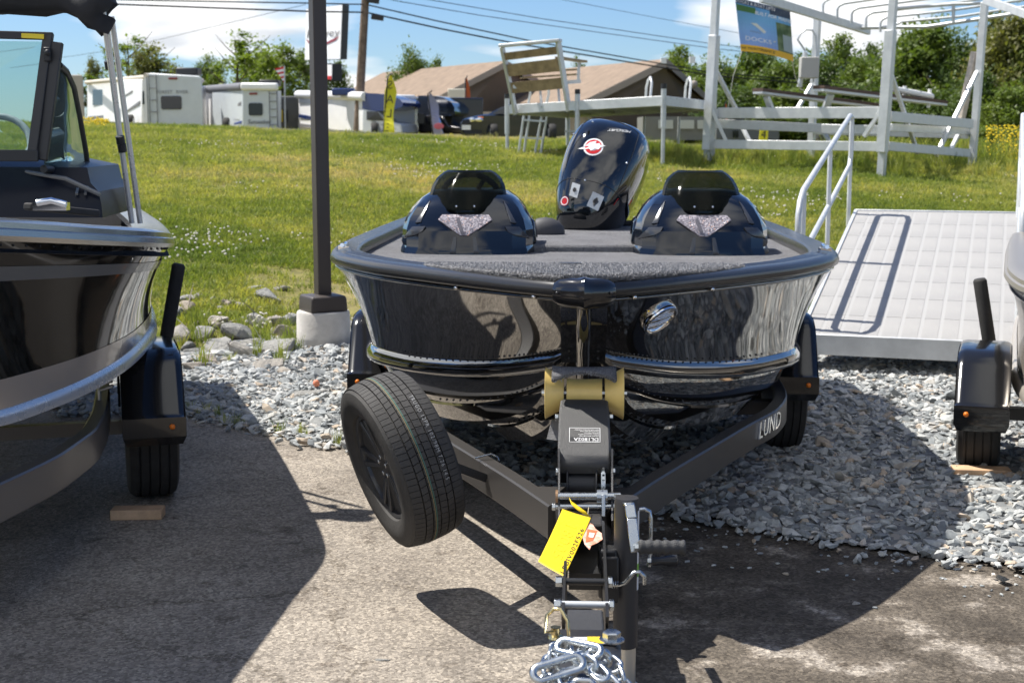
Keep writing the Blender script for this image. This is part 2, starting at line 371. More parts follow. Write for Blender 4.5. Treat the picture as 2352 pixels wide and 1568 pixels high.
def scatter_gravel(n, x0, x1, smin, smax, pred):
    c_ = 0; tries = 0
    while c_ < n and tries < n*6:
        tries += 1; x = rg.uniform(x0, x1); lo, hi = asph(x)-.16+.10*mnoise.noise((x*3, 1, 0)), toe(x)+.45; y = rg.uniform(lo, hi)
        if not pred(x, y): continue
        e = y - asph(x)
        if e < .12 and rg.random() > .12 + max(0, e+.1)*3.5: continue
        s_ = smin + (smax-smin)*rg.random()**2.4
        z = max(gz(x, y), th(x, y)+.015) + s_*.18*rg.uniform(.2, 1.2)
        pts.append((x, y, z)); rots.append((rg.gauss(0, .32), rg.gauss(0, .32), rg.uniform(0, 6.28))); f_ = rg.uniform(.8, 1.2); scl.append((s_*f_, s_, s_*rg.uniform(.8, 1.3))); c_ += 1
scatter_gravel(28000, -2.7, 6.2, .018, .050, lambda x, y: x < y*.42+.2)
scatter_gravel(7000, -2.7, 6.2, .008, .018, lambda x, y: x < y*.42+.2)
scatter_gravel(1500, -2.7, 6.2, .04, .08, lambda x, y: x < y*.42+.2)
for _ in range(240):                                    # strays on the asphalt
    x = rg.uniform(.3, 3.2); y = asph(x) - abs(rg.gauss(0, .35)) + .05; s_ = rg.uniform(.006, .02)
    pts.append((x, y, .003)); rots.append((0, 0, rg.uniform(0, 6.28))); scl.append((s_, s_, s_))
stuff(tag(scatter('gravel', protos, pts, rots, scl), 'loose angular blue grey crushed stone spread between lot and grass', 'gravel'))

# grass
m, t, b = node_mat('grass_blade'); g = tn(t, 'ShaderNodeNewGeometry'); oi = tn(t, 'ShaderNodeObjectInfo')
n1_ = tn(t, 'ShaderNodeTexNoise', Scale=.33, Detail=5.0, Roughness=.6); t.links.new(g.outputs['Position'], n1_.inputs['Vector'])
ca = ramp(t, n1_.outputs[0], [(.30, (.135, .185, .04)), (.44, (.215, .25, .058)), (.56, (.32, .325, .10)), (.68, (.45, .375, .20))])
cb = ramp(t, oi.outputs['Random'], [(0, (.62, .72, .6)), (.5, (1, 1, 1)), (.9, (1.35, 1.22, 1.0)), (1, (1.7, 1.45, 1.2))])
cc = mixc(t, 1.0, ca, cb, 'MULTIPLY'); t.links.new(cc, b.inputs['Base Color']); b.inputs['Roughness'].default_value = .55; b.inputs['Specular IOR Level'].default_value = .25
tl = t.nodes.new('ShaderNodeBsdfTranslucent'); t.links.new(mixc(t, 1.0, cc, (1.25, 1.35, .7), 'MULTIPLY'), tl.inputs[0]); ms = t.nodes.new('ShaderNodeMixShader'); ms.inputs[0].default_value = .42
t.links.new(b.outputs[0], ms.inputs[1]); t.links.new(tl.outputs[0], ms.inputs[2]); t.links.new(ms.outputs[0], t.nodes['Material Output'].inputs[0])
def clump(seed, n, rad, hmin, hmax, wd, mt='grass_blade', lean=.5):
    rr = random.Random(seed); mb = MB()
    for _ in range(n):
        a = rr.uniform(0, 6.28); d = rad*math.sqrt(rr.random()); h = rr.uniform(hmin, hmax); o = Vector((d*math.cos(a), d*math.sin(a), -.01)); th_ = rr.uniform(0, 6.28); s_ = Vector((math.cos(th_), math.sin(th_), 0))*wd/2
        ln = Vector((rr.gauss(0, lean), rr.gauss(0, lean), 0))*h; mid = o + Vector((0, 0, h*.6)) + ln*.35; tip = o + Vector((0, 0, h)) + ln
        mb.add([o - s_, o + s_, mid + s_*.8, mid - s_*.8, tip], [(0, 1, 2, 3), (3, 2, 4)])
    return mb.mesh('grass_clump', MATS[mt])
protos = [clump(i, 60, .16, .02, .066, .0085) for i in range(5)]
pts, rots, scl = [], [], []; rg = random.Random(5)
def bare(x, y): return mnoise.noise((x*.7, y*.7, 7.7)) > .12 and y < 15
while len(pts) < 27000:
    y = 9.2 + 22.5*rg.random()**1.35; x = rg.uniform(-.375*y-.4, .375*y+.4)
    e = y - toe(x)
    if x < -1.25 and e < 1.5 and rg.random() < .86: continue
    if e < (.25 if x > -1 else .75)*rg.random() or (e < 2.5 and rg.random() < .35): continue
    if e < 4.5 and bare(x, y) and rg.random() < .78: continue
    if e < 1.0 and x > -.9 and rg.random() > e: continue
    s_ = rg.uniform(.7, 1.25)*(1 + max(0, y-14)*.03)
    pts.append((x, y, th(x, y))); rots.append((rg.gauss(0, .12), rg.gauss(0, .12), rg.uniform(0, 6.28))); scl.append((s_, s_, s_*rg.uniform(.7, 1.15)))
stuff(tag(scatter('lawn_grass', protos, pts, rots, scl), 'sunlit yellow green lawn grass covering the bank', 'grass'))
# taller weeds: rough edge of the gravel, under the boat lift, by the rocks
protos = [clump(40+i, 26, .07, .14, .34, .011, lean=.28) for i in range(3)]
pts, rots, scl = [], [], []
for _ in range(900):
    q = rg.random()
    if q < .045: p = (rg.uniform(-2.6, -1.5), rg.uniform(9.6, 10.9)); s_ = rg.uniform(.3, .8)
    elif q < .065: x = rg.uniform(-2.1, -.9); p = (x, asph(x)+rg.uniform(-.02, .2)); s_ = rg.uniform(.15, .38)
    elif q < .72: p = (rg.uniform(1.2, 8.5), rg.uniform(23.0, 28.5)); s_ = rg.uniform(.5, 1.05)
    else: p = (rg.uniform(6.5, 14), rg.uniform(26.5, 31)); s_ = rg.uniform(.9, 2.0)
    pts.append((p[0], p[1], max(th(*p), gz(*p) if p[1] < toe(p[0]) else 0))); rots.append((0, 0, rg.uniform(0, 6.28))); scl.append((s_, s_, s_))
stuff(tag(scatter('tall_weeds', protos, pts, rots, scl), 'taller dark green weeds tufted along rocks and under the boat lift', 'weeds'))
fl = mat('clover_white', (.75, .70, .62), .8); fy = mat('flower_yellow', (.85, .62, .02), .7)
def flower(mt, r_):
    b_ = MB(); b_.ball((0, 0, .0), r_, 6, 4, (1, 1, .8)); return b_.mesh('flower', mt)
pts, rots, scl = [], [], []
while len(pts) < 1400:
    y = 10.6 + 17*rg.random()**1.5; x = rg.uniform(-.36*y, .36*y)
    if y - toe(x) < .7 or mnoise.noise((x*.45, y*.45, 2.2)) < .12 + .3*rg.random(): continue
    s_ = rg.uniform(.6, 1.15); pts.append((x, y, th(x, y)+rg.uniform(.05, .10))); rots.append((0, 0, 0)); scl.append((s_, s_, s_))
stuff(tag(scatter('clover_flowers', [flower(fl, .012)], pts, rots, scl), 'small white clover heads dotted across the lawn', 'flowers'))
pts, rots, scl = [], [], []
for _ in range(420):
    p = at(rg.uniform(188, 250), rg.uniform(284, 302), rg.uniform(27.5, 30)) if rg.random() < .35 else at(rg.uniform(2262, 2352), rg.uniform(308, 352), rg.uniform(27, 31))
    z = th(p.x, p.y) + rg.uniform(.15, .75); s_ = rg.uniform(.45, 1.1); pts.append((p.x, p.y, z if p.x > 0 else th(p.x, p.y)+rg.uniform(.05, .18))); rots.append((0, 0, 0)); scl.append((s_, s_, s_))
stuff(tag(scatter('goldenrod_flowers', [flower(fy, .022)], pts, rots, scl), 'yellow wildflowers at the top edge of the bank', 'flowers'))

# riprap rocks at the toe of the bank: each one its own
m, t, b = node_mat('rock'); oi = tn(t, 'ShaderNodeObjectInfo'); P = tn(t, 'ShaderNodeTexCoord').outputs['Object']
nn = tn(t, 'ShaderNodeTexNoise', Scale=2.2, Detail=9.0, Roughness=.7); t.links.new(P, nn.inputs['Vector'])
c = ramp(t, oi.outputs['Random'], [(0, (.30, .30, .29)), (.5, (.38, .37, .35)), (.8, (.40, .34, .28)), (1, (.46, .45, .43))])
t.links.new(mixc(t, 1.0, c, ramp(t, nn.outputs[0], [(.3, (.6, .6, .6)), (.5, (.95, .95, .93)), (.7, (1.25, 1.22, 1.18))]), 'MULTIPLY'), b.inputs['Base Color']); b.inputs['Roughness'].default_value = .9
bp = tn(t, 'ShaderNodeBump', Strength=.6, Distance=.15); t.links.new(nn.outputs[0], bp.inputs['Height']); t.links.new(bp.outputs[0], b.inputs['Normal'])
rockm = [stone_mesh(300+i, (1, .8, random.uniform(.5, .7)), 18, 'rock', .06) for i in range(8)]
rocks = [(395,722,.15),(432,706,.12),(412,778,.14),(462,772,.15),(495,742,.11),(500,798,.15),(545,768,.16),(560,810,.13),(530,832,.10),(585,790,.09),(600,745,.12),(630,742,.11),(648,770,.12),(612,848,.15),(575,845,.09),(665,735,.11),(640,806,.20),(470,830,.10),(520,700,.08),(555,705,.07),(612,682,.13),(445,842,.12),(690,735,.09),(405,690,.10),(812,748,.09),(832,770,.08)]
ORD = ['leftmost', 'second', 'third', 'fourth', 'fifth', 'sixth', 'seventh', 'eighth', 'ninth', 'tenth', 'eleventh', 'twelfth', 'thirteenth', 'fourteenth', 'fifteenth', 'sixteenth', 'seventeenth', 'eighteenth']
rq = random.Random(77)
for _ in range(22): rocks.append((rq.randrange(392, 672), rq.randrange(662, 850), rq.uniform(.045, .085)))
rowof = lambda py: 0 if py < 725 else 1 if py < 765 else 2 if py < 800 else 3
for i, (px, py, r_) in enumerate(rocks):
    r_ *= 1.0; p = gnd(px, py + r_*60); rw_ = rowof(py); k_ = sorted(q[0] for q in rocks if rowof(q[1]) == rw_).index(px); o = bpy.data.objects.new('rock', rockm[i % 8]); COL.objects.link(o)
    o.location = (p.x, p.y, p.z + r_*.30); o.rotation_euler = (random.gauss(0, .25), random.gauss(0, .25), random.uniform(0, 6.28)); o.scale = (r_*1.15, r_, r_)
    tag(o, ORD[k_] + ('' if k_ == 0 else ' from the left') + ' weathered grey rock in the ' + ['uppermost', 'second', 'third', 'lowest'][rw_] + ' row of riprap', 'rock', 'riprap rocks below the bank')
p = gnd(703, 920); o = bpy.data.objects.new('rock', rockm[2]); COL.objects.link(o); o.location = p + Vector((0, 0, .035)); o.scale = (.19, .12, .07); o.rotation_euler = (0, 0, .3)
tag(o, 'flat pale slab of rock lying on gravel left of spare tyre', 'rock')
p = gnd(727, 905); b_ = MB(); b_.ball((0, 0, 0), .022, 8, 6, (1, .8, 1.1)); o = b_.build('pebble', mat('orange_pebble', (.75, .25, .14), .6), smooth=180); o.location = p + Vector((0, 0, .07)); tag(o, 'small orange pebble on the flat slab of rock', 'pebble')
p = gnd(880, 1518); o = bpy.data.objects.new('rock', rockm[5]); COL.objects.link(o); o.location = p + Vector((0, 0, .006)); o.scale = (.03, .014, .012); tag(o, 'small flat grey stone on bare sunlit asphalt', 'stone')
p = gnd(1965, 1390); o = bpy.data.objects.new('rock', rockm[4]); COL.objects.link(o); o.location = p + Vector((0, 0, .008)); o.scale = (.02, .018, .014); tag(o, 'small square grey stone alone on shaded dark asphalt', 'stone')

# road along the top of the bank
mb = MB(); rd = mat('road_grey', (.16, .155, .15), .9, var=.25, vscale=1.5); kb = mat('kerb_concrete', (.42, .40, .37), .9, var=.2, vscale=2)
xr = np.linspace(-60, 60, 41)
mb.add([(x, y, zc(x)+.02) for y in (31.5, 40) for x in xr], [(i, i+1, 41+i+1, 41+i) for i in range(40)]); struct(mb.build('road', rd))
mb = MB(); k = 41
mb.add([(x, y, zc(x)+z) for y, z in ((30.9, -.1), (30.9, .09), (31.2, .09), (31.2, -.1)) for x in xr], [(j*k+i, j*k+i+1, (j+1)*k+i+1, (j+1)*k+i) for j in range(3) for i in range(k-1)]); struct(mb.build('kerb', kb))

# ------------------------------------------------------------------ trees
def leafmat(name, c_, c2_, tr=.35):
    m, t, b = node_mat(name); g = tn(t, 'ShaderNodeNewGeometry'); nn = tn(t, 'ShaderNodeTexNoise', Scale=.9, Detail=3.0); t.links.new(g.outputs['Position'], nn.inputs['Vector'])
    cc = ramp(t, nn.outputs[0], [(.3, c_), (.7, c2_)]); t.links.new(cc, b.inputs['Base Color']); b.inputs['Roughness'].default_value = .5; b.inputs['Specular IOR Level'].default_value = .3
    tl = t.nodes.new('ShaderNodeBsdfTranslucent'); t.links.new(mixc(t, 1.0, cc, (1.3, 1.4, .6), 'MULTIPLY'), tl.inputs[0]); ms = t.nodes.new('ShaderNodeMixShader'); ms.inputs[0].default_value = tr
    t.links.new(b.outputs[0], ms.inputs[1]); t.links.new(tl.outputs[0], ms.inputs[2]); t.links.new(ms.outputs[0], t.nodes['Material Output'].inputs[0]); return m
LG = [leafmat('leaf_bright', (.11, .16, .025), (.20, .25, .05), .45), leafmat('leaf_mid', (.075, .125, .025), (.16, .205, .045)), leafmat('leaf_dark', (.05, .09, .022), (.105, .145, .038), .32), leafmat('leaf_olive', (.11, .13, .035), (.18, .17, .06), .4)]
bark = mat('bark', (.12, .095, .07), .95, var=.4, vscale=12, bump=.6, bscale=30)
def crown(seed, rx, rz, ncl, nlf, ls, spread):
    """leaf faces spread in clumps through the crown's volume, unit height 1 at top"""
    rr = random.Random(seed); vs = []; fs = []
    for _ in range(ncl):
        while True:
            q = Vector((rr.uniform(-1, 1), rr.uniform(-1, 1), rr.uniform(-1, 1)))
            if q.length < 1 and q.length > .35: break
        wz = 1 - .45*max(0, q.z)
        c_ = Vector((q.x*rx*wz, q.y*rx*wz, q.z*rz)); sp_ = spread*rr.uniform(.55, 1.25)
        for _ in range(int(nlf*rr.uniform(.6, 1.4))):
            p = c_ + Vector((rr.gauss(0, sp_), rr.gauss(0, sp_), rr.gauss(0, sp_*.62)))
            a = Vector((rr.gauss(0, 1), rr.gauss(0, 1), rr.gauss(0, .55))).normalized(); b_ = a.cross(Vector((rr.gauss(0, .6), rr.gauss(0, .6), 1))).normalized(); s_ = ls*rr.uniform(.6, 1.35)
            k_ = len(vs); vs += [p - a*s_, p - b_*s_*.55 + a*s_*.1, p + a*s_, p + b_*s_*.55 + a*s_*.1]; fs.append((k_, k_+1, k_+2, k_+3))
    return vs, fs
CR = [crown(11, 1.0, 1.15, 95, 110, .055, .18), crown(12, .85, 1.2, 60, 95, .055, .17), crown(13, 1.1, 1.05, 130, 120, .055, .19), crown(14, .75, 1.3, 85, 105, .05, .16), crown(15, 1.0, 1.1, 40, 85, .05, .14)]
CRM = {}
def tree(px, pytop, Y, width_px, label, kind=1, shape=0, seed=0, base=None, grp='trees behind the lot'):
    s_ = Y/F; top = at(px, pytop, Y); gz_ = th(top.x, min(Y, 60)) if base is None else base
    hh = top.z - gz_; rw = width_px*s_/2; ct = .60 if shape != 4 else .66; crh = hh*(.5 if shape != 2 else .56)
    root = thing('deciduous_tree', label, 'tree', (top.x, Y, gz_), grp)
    key = (shape, kind)
    if key not in CRM:
        b_ = MB(); b_.add(*CR[shape]); CRM[key] = b_.mesh('crown', LG[kind])
    o = bpy.data.objects.new('crown', CRM[key]); COL.objects.link(o); o.parent = root
    o.location = (0, 0, hh - crh); o.scale = (rw*.95, rw*.95, crh*.82); o.rotation_euler = (0, 0, seed*1.7)
    rr = random.Random(seed); b_ = MB(); tr_ = max(.09, hh*.022)
    b_.tube([(0, 0, -.3), (rr.gauss(0, .05), 0, hh*.3), (rr.gauss(0, .15), rr.gauss(0, .1), hh*.62), (rr.gauss(0, .2), 0, hh*.9)], [tr_, tr_*.8, tr_*.5, tr_*.12], 7)
    for k_ in range(7):
        a = k_*2.4 + seed; z0 = hh*(.3+.07*k_); l_ = rw*rr.uniform(.5, .85)
        b_.tube([(0, 0, z0), (math.cos(a)*l_*.5, math.sin(a)*l_*.5, z0+l_*.35), (math.cos(a)*l_, math.sin(a)*l_, z0+l_*.8)], [tr_*.4, tr_*.25, tr_*.08], 5)
    o = b_.build('trunk', bark, None, smooth=60); o.parent = root
T = [(480,120,100,90,'low green treetop behind the middle white motorhome',1,0),(590,110,98,120,'green tree crown right of the tall feathery tree',0,0),(395,140,100,80,'low bush top right of the rooftop air conditioner',3,0),(290,72,92,215,'round bright green tree behind the white RV with slide-outs, at far left',0,4),(345,98,86,140,'lower bright green tree right beside the round far left tree',3,1),(215,128,95,60,'small pale tree tip showing left of the canopy poles',3,1),
 (540,62,88,240,'tall feathery green tree above the gap between the two white RVs',0,4),(640,95,84,150,'slim leaning green tree behind the striped flag',0,1),(700,110,90,110,'bushy green tree just left of the dark light pole',1,1),(775,140,80,90,'low green tree just right of the dark light pole under the sign',0,3),
 (945,100,110,95,'dark round treetop above the left end of the brown roof',1,0),(1000,128,112,70,'lower right lobe treetop beside the dark round treetop over brown roof',1,1),(1330,118,125,60,'thin treetop peeking over the brown roof behind the bench',1,4),
 (1560,105,98,120,'bright tree rising right behind the brown gable',0,3),(1650,120,90,150,'green tree behind the lift post below the hanging banner left corner',1,0),(1740,95,95,150,'green tree behind the hanging banner',1,2),(1840,110,88,140,'green tree behind the grey control box on the lift',1,2),(1930,78,84,150,'pointed green tree right of the lift control box',1,3),(2005,100,80,120,'dark green tree left of the near lift post',2,3),
 (2075,95,80,140,'dark tree right behind the near right lift post',2,0),(2130,28,74,220,'tallest broad dark tree under the canopy frame',1,2),(2215,70,72,130,'dark green tree between broad tree and far lift post',2,0),(2290,30,66,170,'olive birch like tree behind the far lift post',3,3),(2345,0,62,190,'tall olive tree cut by the right edge of view',3,2),(2250,150,60,120,'low dark tree at the base of the far lift post',2,2),(2335,190,56,150,'low bushy tree at far right behind yellow flowers',1,2),(1600,140,92,130,'green tree between the brown gable and the first lift post',1,2),(1790,130,86,150,'full green tree below the hanging banner right corner',1,2),(1890,120,82,140,'full green tree just right of the lift back post',2,2),(1985,118,78,140,'full green tree behind the canopy rail end',1,2),(2440,60,60,220,'big leafy tree crown at the extreme right edge of view',1,2)]
for i, (px, pt, Y, wd, lab, kd, shp) in enumerate(T): tree(px, pt, Y, wd, lab, kd, shp, i+1)
for i, (px, pt, Y, wd) in enumerate([(1700,190,78,170),(1820,195,76,170),(1950,190,72,190),(2060,200,70,170),(2170,195,66,180),(1600,200,88,130)]):
    tree(px, pt, Y, wd, ['low leafy thicket under the banner behind the lift','low leafy thicket behind the brown bunk boards','low leafy thicket left of the near lift post','low leafy thicket right of the near lift post','low leafy thicket behind the diagonal lift brace','low leafy thicket right of the brown gable'][i], 1 if i % 2 else 2, 2, 40+i, grp='thickets behind the lift')
# undergrowth by the tree line
m_ = CRM.get((2, 1))
for i, (px, py, wd, lab) in enumerate([(2275, 312, 95, 'rounded green shrub near yellow flowers at right edge of bank'), (2335, 322, 90, 'rounded green shrub at the very right edge beside ramp rail'), (2210, 318, 60, 'small shrub just left of the far lift post foot')]):
    p = at(px, py, 33); root = thing('shrub', lab, 'shrub', (p.x, p.y, th(p.x, p.y)), 'shrubs at the top of the bank')
    o = bpy.data.objects.new('foliage', m_); COL.objects.link(o); o.parent = root; s_ = wd*33/F/2; o.location = (0, 0, s_*.6); o.scale = (s_, s_, s_*.8)

# ================================================================== BACKGROUND THINGS
white = mat('white_gelcoat', (.80, .80, .80), .35, var=.04, vscale=3); glassd = mat('dark_glass', (.012, .014, .016), .06, spec=.7); blk = mat('black_plastic', (.022, .022, .024), .45)
gry = mat('grey_trim', (.16, .16, .17), .5); alum = mat('mill_aluminium', (.62, .635, .64), .45, .35, var=.10, vscale=6, rvar=.12); galv = mat('galvanised', (.55, .57, .58), .45, .4, var=.12, vscale=9)
redl = mat('tail_lens', (.22, .012, .012), .3); rubber = mat('rubber', (.028, .027, .026), .8, var=.2, vscale=20); chrome = mat('chrome', (.85, .85, .86), .08, 1.0)
zinc = mat('zinc_plate', (.50, .53, .55), .27, 1.0, var=.08, vscale=40, rvar=.1)

# --- low commercial building with two brown gables
roofm = mat('brown_shingle', (.225, .168, .122), .95, var=.2, vscale=1.6, bump=.3, bscale=5); side = mat('brown_siding', (.155, .125, .11), .8, var=.08, vscale=1)
fas = mat('fascia', (.30, .26, .23), .7)
def gable(root, apex, el, er, rv, zb, cap=True):
    apex, el, er, rv = map(Vector, (apex, el, er, rv))
    wl, wr = lerp(apex, el, .93), lerp(apex, er, .93); dn = Vector((0, 0, -.25))
    b_ = MB(); pts_ = [apex+dn, wl+dn, Vector((wl.x, wl.y, zb)), Vector((wr.x, wr.y, zb)), wr+dn]; b_.prism([p + rv.normalized()*.5 for p in pts_], rv*.97); w_ = b_.build('wall', side, root)
    # siding courses on the gable face
    n = 16; n_ = -rv.normalized(); b_ = MB()
    for i in range(n):
        z = lerp(zb, apex.z-.6, (i+.5)/n); f = (apex.z - .25 - z)/(apex.z - wl.z); a = apex.lerp(wl, min(1, f)); c_ = apex.lerp(wr, min(1, f)); a.z = c_.z = z
        b_.bar(a - n_*.49, c_ - n_*.49, .03, .09)
    child(b_.build('siding_course', side), w_)
    th_ = Vector((0, 0, .18))
    for e in (el, er):
        b_ = MB(); b_.prism([apex + th_, e + th_, e, apex], rv); r_ = b_.build('roof', roofm, root)
        b_ = MB(); b_.prism([apex + th_*.9, e + th_*.9, e - th_*1.3, apex - th_*1.3], -rv.normalized()*.08); child(b_.build('fascia', fas), r_)
    return w_
root = thing('commercial_building', 'low brown building with two shingled gable roofs behind the dock', 'building', at(1400, 300, 82) - Vector((0, 0, 1)))
A2 = at(1532, 143, 80); gable(root, A2, at(1330, 243, 79.2), at(1632, 232, 84), at(1200, 172, 112) - A2 + Vector((0, 0, .0)), 1.5)
A1 = at(1164, 146, 93); gable(root, A1, at(1006, 228, 92), at(1240, 190, 97), at(880, 172, 118) - A1, 1.5)
e0 = at(1040, 262, 83.5); e1 = at(1360, 262, 78.5); b_ = MB(); b_.bar(e0, e1, .35, .25); b_.build('eave', fas, root)
b_ = MB(); b_.prism([at(1040, 264, 84), at(1360, 264, 79.2), at(1360, 310, 79.2), at(1040, 310, 84)], (.3, 2, 0)); b_.build('front_wall', mat('tan_wall', (.30, .26, .21), .85), root)
b_ = MB(); b_.ball(at(1594, 194, 79.6), .22, 10, 6); b_.build('vent', fas, root, 180)
b_ = MB(); b_.box(at(1590, 138, 80), (.3, .3, .35)); b_.build('roof_vent', white, root)
b_ = MB(); b_.box(at(1524, 140, 80), (.3, .3, .3)); b_.build('roof_vent', white, root)
b_ = MB(); b_.box(at(1054, 223, 88), (1.3, 1, .95)); b_.build('rooftop_unit', mat('cream_unit', (.7, .66, .56), .6), root, bevel=.04)

# --- utility pole with cables and splice boxes
wood = mat('weathered_pole', (.17, .125, .095), .95, var=.35, vscale=5, bump=.4, bscale=14)
root = thing('utility_pole', 'brown wooden utility pole with cable splice boxes', 'utility pole', at(822, 318, 58))
a, c_ = at(821, 322, 58), at(848, -160, 58); b_ = MB(); b_.tube([a, lerp(a, c_, .5), c_], [.19, .165, .14], 10); b_.build('pole', wood, root, 60)
for px, py in ((858, 2), (868, 41)):
    b_ = MB(); b_.bar(at(px-15, py-2, 57.9), at(px+13, py+2, 57.9), .22, .2); b_.build('splice_box', blk, root, bevel=.03)
wirem = mat('cable_black', (.012, .012, .013), .6)
wires = [([(-60,-10,50),(315,1,52),(717,8,56),(841,11,58),(1010,50,60),(1221,95,63),(1630,166,70),(2010,198,78)],.028,'thick black upper cable from left over the pole to the trees'),
 ([(-60,0,50),(257,10,52),(717,27,56),(841,29,58),(1010,66,60),(1182,100,63),(1627,173,70),(2005,205,78)],.034,'thickest black lower cable crossing the white sign'),
 ([(841,-14,58),(907,2,59),(1104,36,62),(1248,57,65),(1633,111,72),(1900,140,80)],.016,'thin cable leaving the pole top, lower of the two right ones'),
 ([(860,-25,58),(986,0,60),(1248,44,65),(1635,101,72),(1900,132,80)],.016,'thin cable leaving the pole top, upper of the two right ones'),
 ([(1180,-25,64),(1293,0,66),(1500,40,70),(1700,77,75)],.011,'faint high wire above the white cloud'),
 ([(0,152,110),(266,115,100),(702,11,75)],.014,'faint wire sloping up to the white sign across the left sky')]
for ptsw, r_, lab in wires:
    b_ = MB(); pl = [at(*q) for q in ptsw]; b_.tube(pl, r_, 6); tag(b_.build('overhead_cable', wirem, smooth=180), lab, 'cable', 'overhead cables')

# --- dealer pylon sign
root = thing('pylon_sign', 'tall white dealer sign box with red and grey lettering behind the pole', 'sign', at(742, 300, 76))
fa, fb, fc, fd = at(701, 139, 80), at(783, 137, 75.5), at(788, 11, 75.5), at(704, 21, 80); dv = at(802, 12, 76.0) - fc
b_ = MB(); b_.prism([fa, fb, fc, fd], dv*1.0); b_.build('cabinet', mat('sign_black', (.03, .032, .036), .5), root)
nrm = (fb-fa).cross(fd-fa).normalized(); nrm = nrm if nrm.y < 0 else -nrm
b_ = MB(); ins = lambda p: p + ((fa+fb+fc+fd)/4 - p)*.015; b_.prism([ins(p) + nrm*.01 for p in (fa, fb, fc, fd)], nrm*.03); face = b_.build('sign_face', mat('sign_white', (.85, .85, .86), .4), root)
xd, yd = (fb-fa).normalized(), (fd-fa).normalized(); cen = (fa+fb+fc+fd)/4
logo_g = mat('logo_grey', (.18, .17, .18), .5); logo_r = mat('logo_red', (.26, .03, .05), .5)
sq_ = lambda x, y, z: fa + (fb-fa)*(.5 + x/1.95) + (fd-fa)*(.5 + y/2.9) + nrm*.06
b_ = text_mb('Harvey', .62, sq_, shear=.12); child(b_.build('lettering', logo_g), face)
for ch_, q in (('R', -.1), ('V', .1)): b_ = text_mb(ch_, .26, lambda x, y, z: sq_(x + q, y - .42, z)); child(b_.build('lettering', logo_g), face)
fnp = sq_
b_ = MB(); b_.add([fnp(x, y, 0) for x, y in ((-.9,-.25),(-.75,-.5),(-.4,-.62),(.3,-.60),(.72,-.42),(.92,-.2),(.55,-.35),(.2,-.52),(-.35,-.54),(-.68,-.42))], [(0,1,9),(1,2,8,9),(2,3,7,8),(3,4,6,7),(4,5,6)]); child(b_.build('swoosh', logo_r), face)
b_ = MB(); b_.bar(at(742, 140, 76.5), at(738, 330, 76.5), .35, .35); b_.build('post', mat('sign_post', (.05, .05, .055), .5), root)
b_ = MB(); b_.prism([at(750, 186, 76.5), at(764, 186, 75.3), at(764, 147, 75.3), at(750, 146, 76.5)], (.45, .3, 0)); b_.build('reader_board', MATS['sign_black'], root)
b_ = MB(); b_.prism([at(751, 183, 76.2), at(763, 183, 75.2), at(763, 149, 75.2), at(751, 149, 76.2)], (-.02, -.03, 0)); b_.build('reader_face', MATS['sign_white'], root)
b_ = MB(); b_.prism([at(752, 183, 76.0), at(762, 183, 75.1), at(762, 175, 75.1), at(752, 175, 76.0)], (-.03, -.04, 0)); b_.build('red_square', mat('bright_red', (.55, .03, .03), .5), root)

# --- recreational vehicles on the far lot
def quad_on(o, xd, zd, rect, nrm, off=.02, th_=.03):
    x0, x1, z0, z1 = rect; o, xd, zd = Vector(o), Vector(xd), Vector(zd)
    return [o + xd*x + zd*z + nrm*off for x, z in ((x0, z0), (x1, z0), (x1, z1), (x0, z1))]
def rrect(o, xd, zd, rect, nrm, mt, nm, parent, r_=.08, off=.0, th_=.04):
    x0, x1, z0, z1 = rect; pl = []
    for cx, cz, a0 in ((x1-r_, z0+r_, -90), (x1-r_, z1-r_, 0), (x0+r_, z1-r_, 90), (x0+r_, z0+r_, 180)):
        for k_ in range(4): a = R(a0 + 30*k_); pl.append(o + xd*(cx + r_*math.cos(a)) + zd*(cz + r_*math.sin(a)) + nrm*off)
    b_ = MB(); b_.prism(pl, nrm*th_); return b_.build(nm, mt, parent)
UP = Vector((0, 0, 1))
def rv_body(root, px0, px1, pytop, Y0, Y1, length, zb, mt, yaw=None, crown_=.0, roofm_=None, lean=0):
    """rear face between two pixel columns; body runs away from the viewer"""
    a, c_ = at(px0, 300, Y0), at(px1, 300, Y1); a.z = c_.z = zb; xd = (c_-a).normalized(); wd = (c_-a).length; top = at(px0, pytop, Y0).z
    nrm = Vector((xd.y, -xd.x, 0)); nrm = nrm if nrm.y < 0 else -nrm; h_ = top - zb
    b_ = MB(); pl = [a, c_, c_ + UP*(h_-.12-lean), c_ - xd*.12 + UP*(h_-lean), a + xd*.12 + UP*h_, a + UP*(h_-.12)]; b_.prism(pl, Vector((-.36, 1, 0)).normalized()*length)
    return b_.build('body', mt, root, bevel=.05), a, xd, nrm, wd, h_
def ladder(root, o, xd, nrm, x, h_, n=5):
    b_ = MB()
    for q in (-.17, .17): b_.tube([o + xd*(x+q) + UP*.35 + nrm*.1, o + xd*(x+q) + UP*(h_-.05) + nrm*.1], .02, 6)
    for i in range(n): z = lerp(.45, h_-.15, i/(n-1)); b_.tube([o + xd*(x-.17) + UP*z + nrm*.1, o + xd*(x+.17) + UP*z + nrm*.1], .018, 6)
    b_.build('ladder', gry, root)
def wheel_pair(root, pts_, r_=.38):
    for p in pts_:
        M_ = axisM(p, (1, .1, 0)); b_ = MB(); b_.lathe([(r_*.55, -.13), (r_*.9, -.13), (r_, -.08), (r_, .08), (r_*.9, .13), (r_*.55, .13)], 20, M_); w_ = b_.build('wheel', rubber, root, 40)
        b_ = MB(); b_.lathe([(r_*.5, -.135), (r_*.52, .135)], 16, M_); child(b_.build('rim', galv), w_)
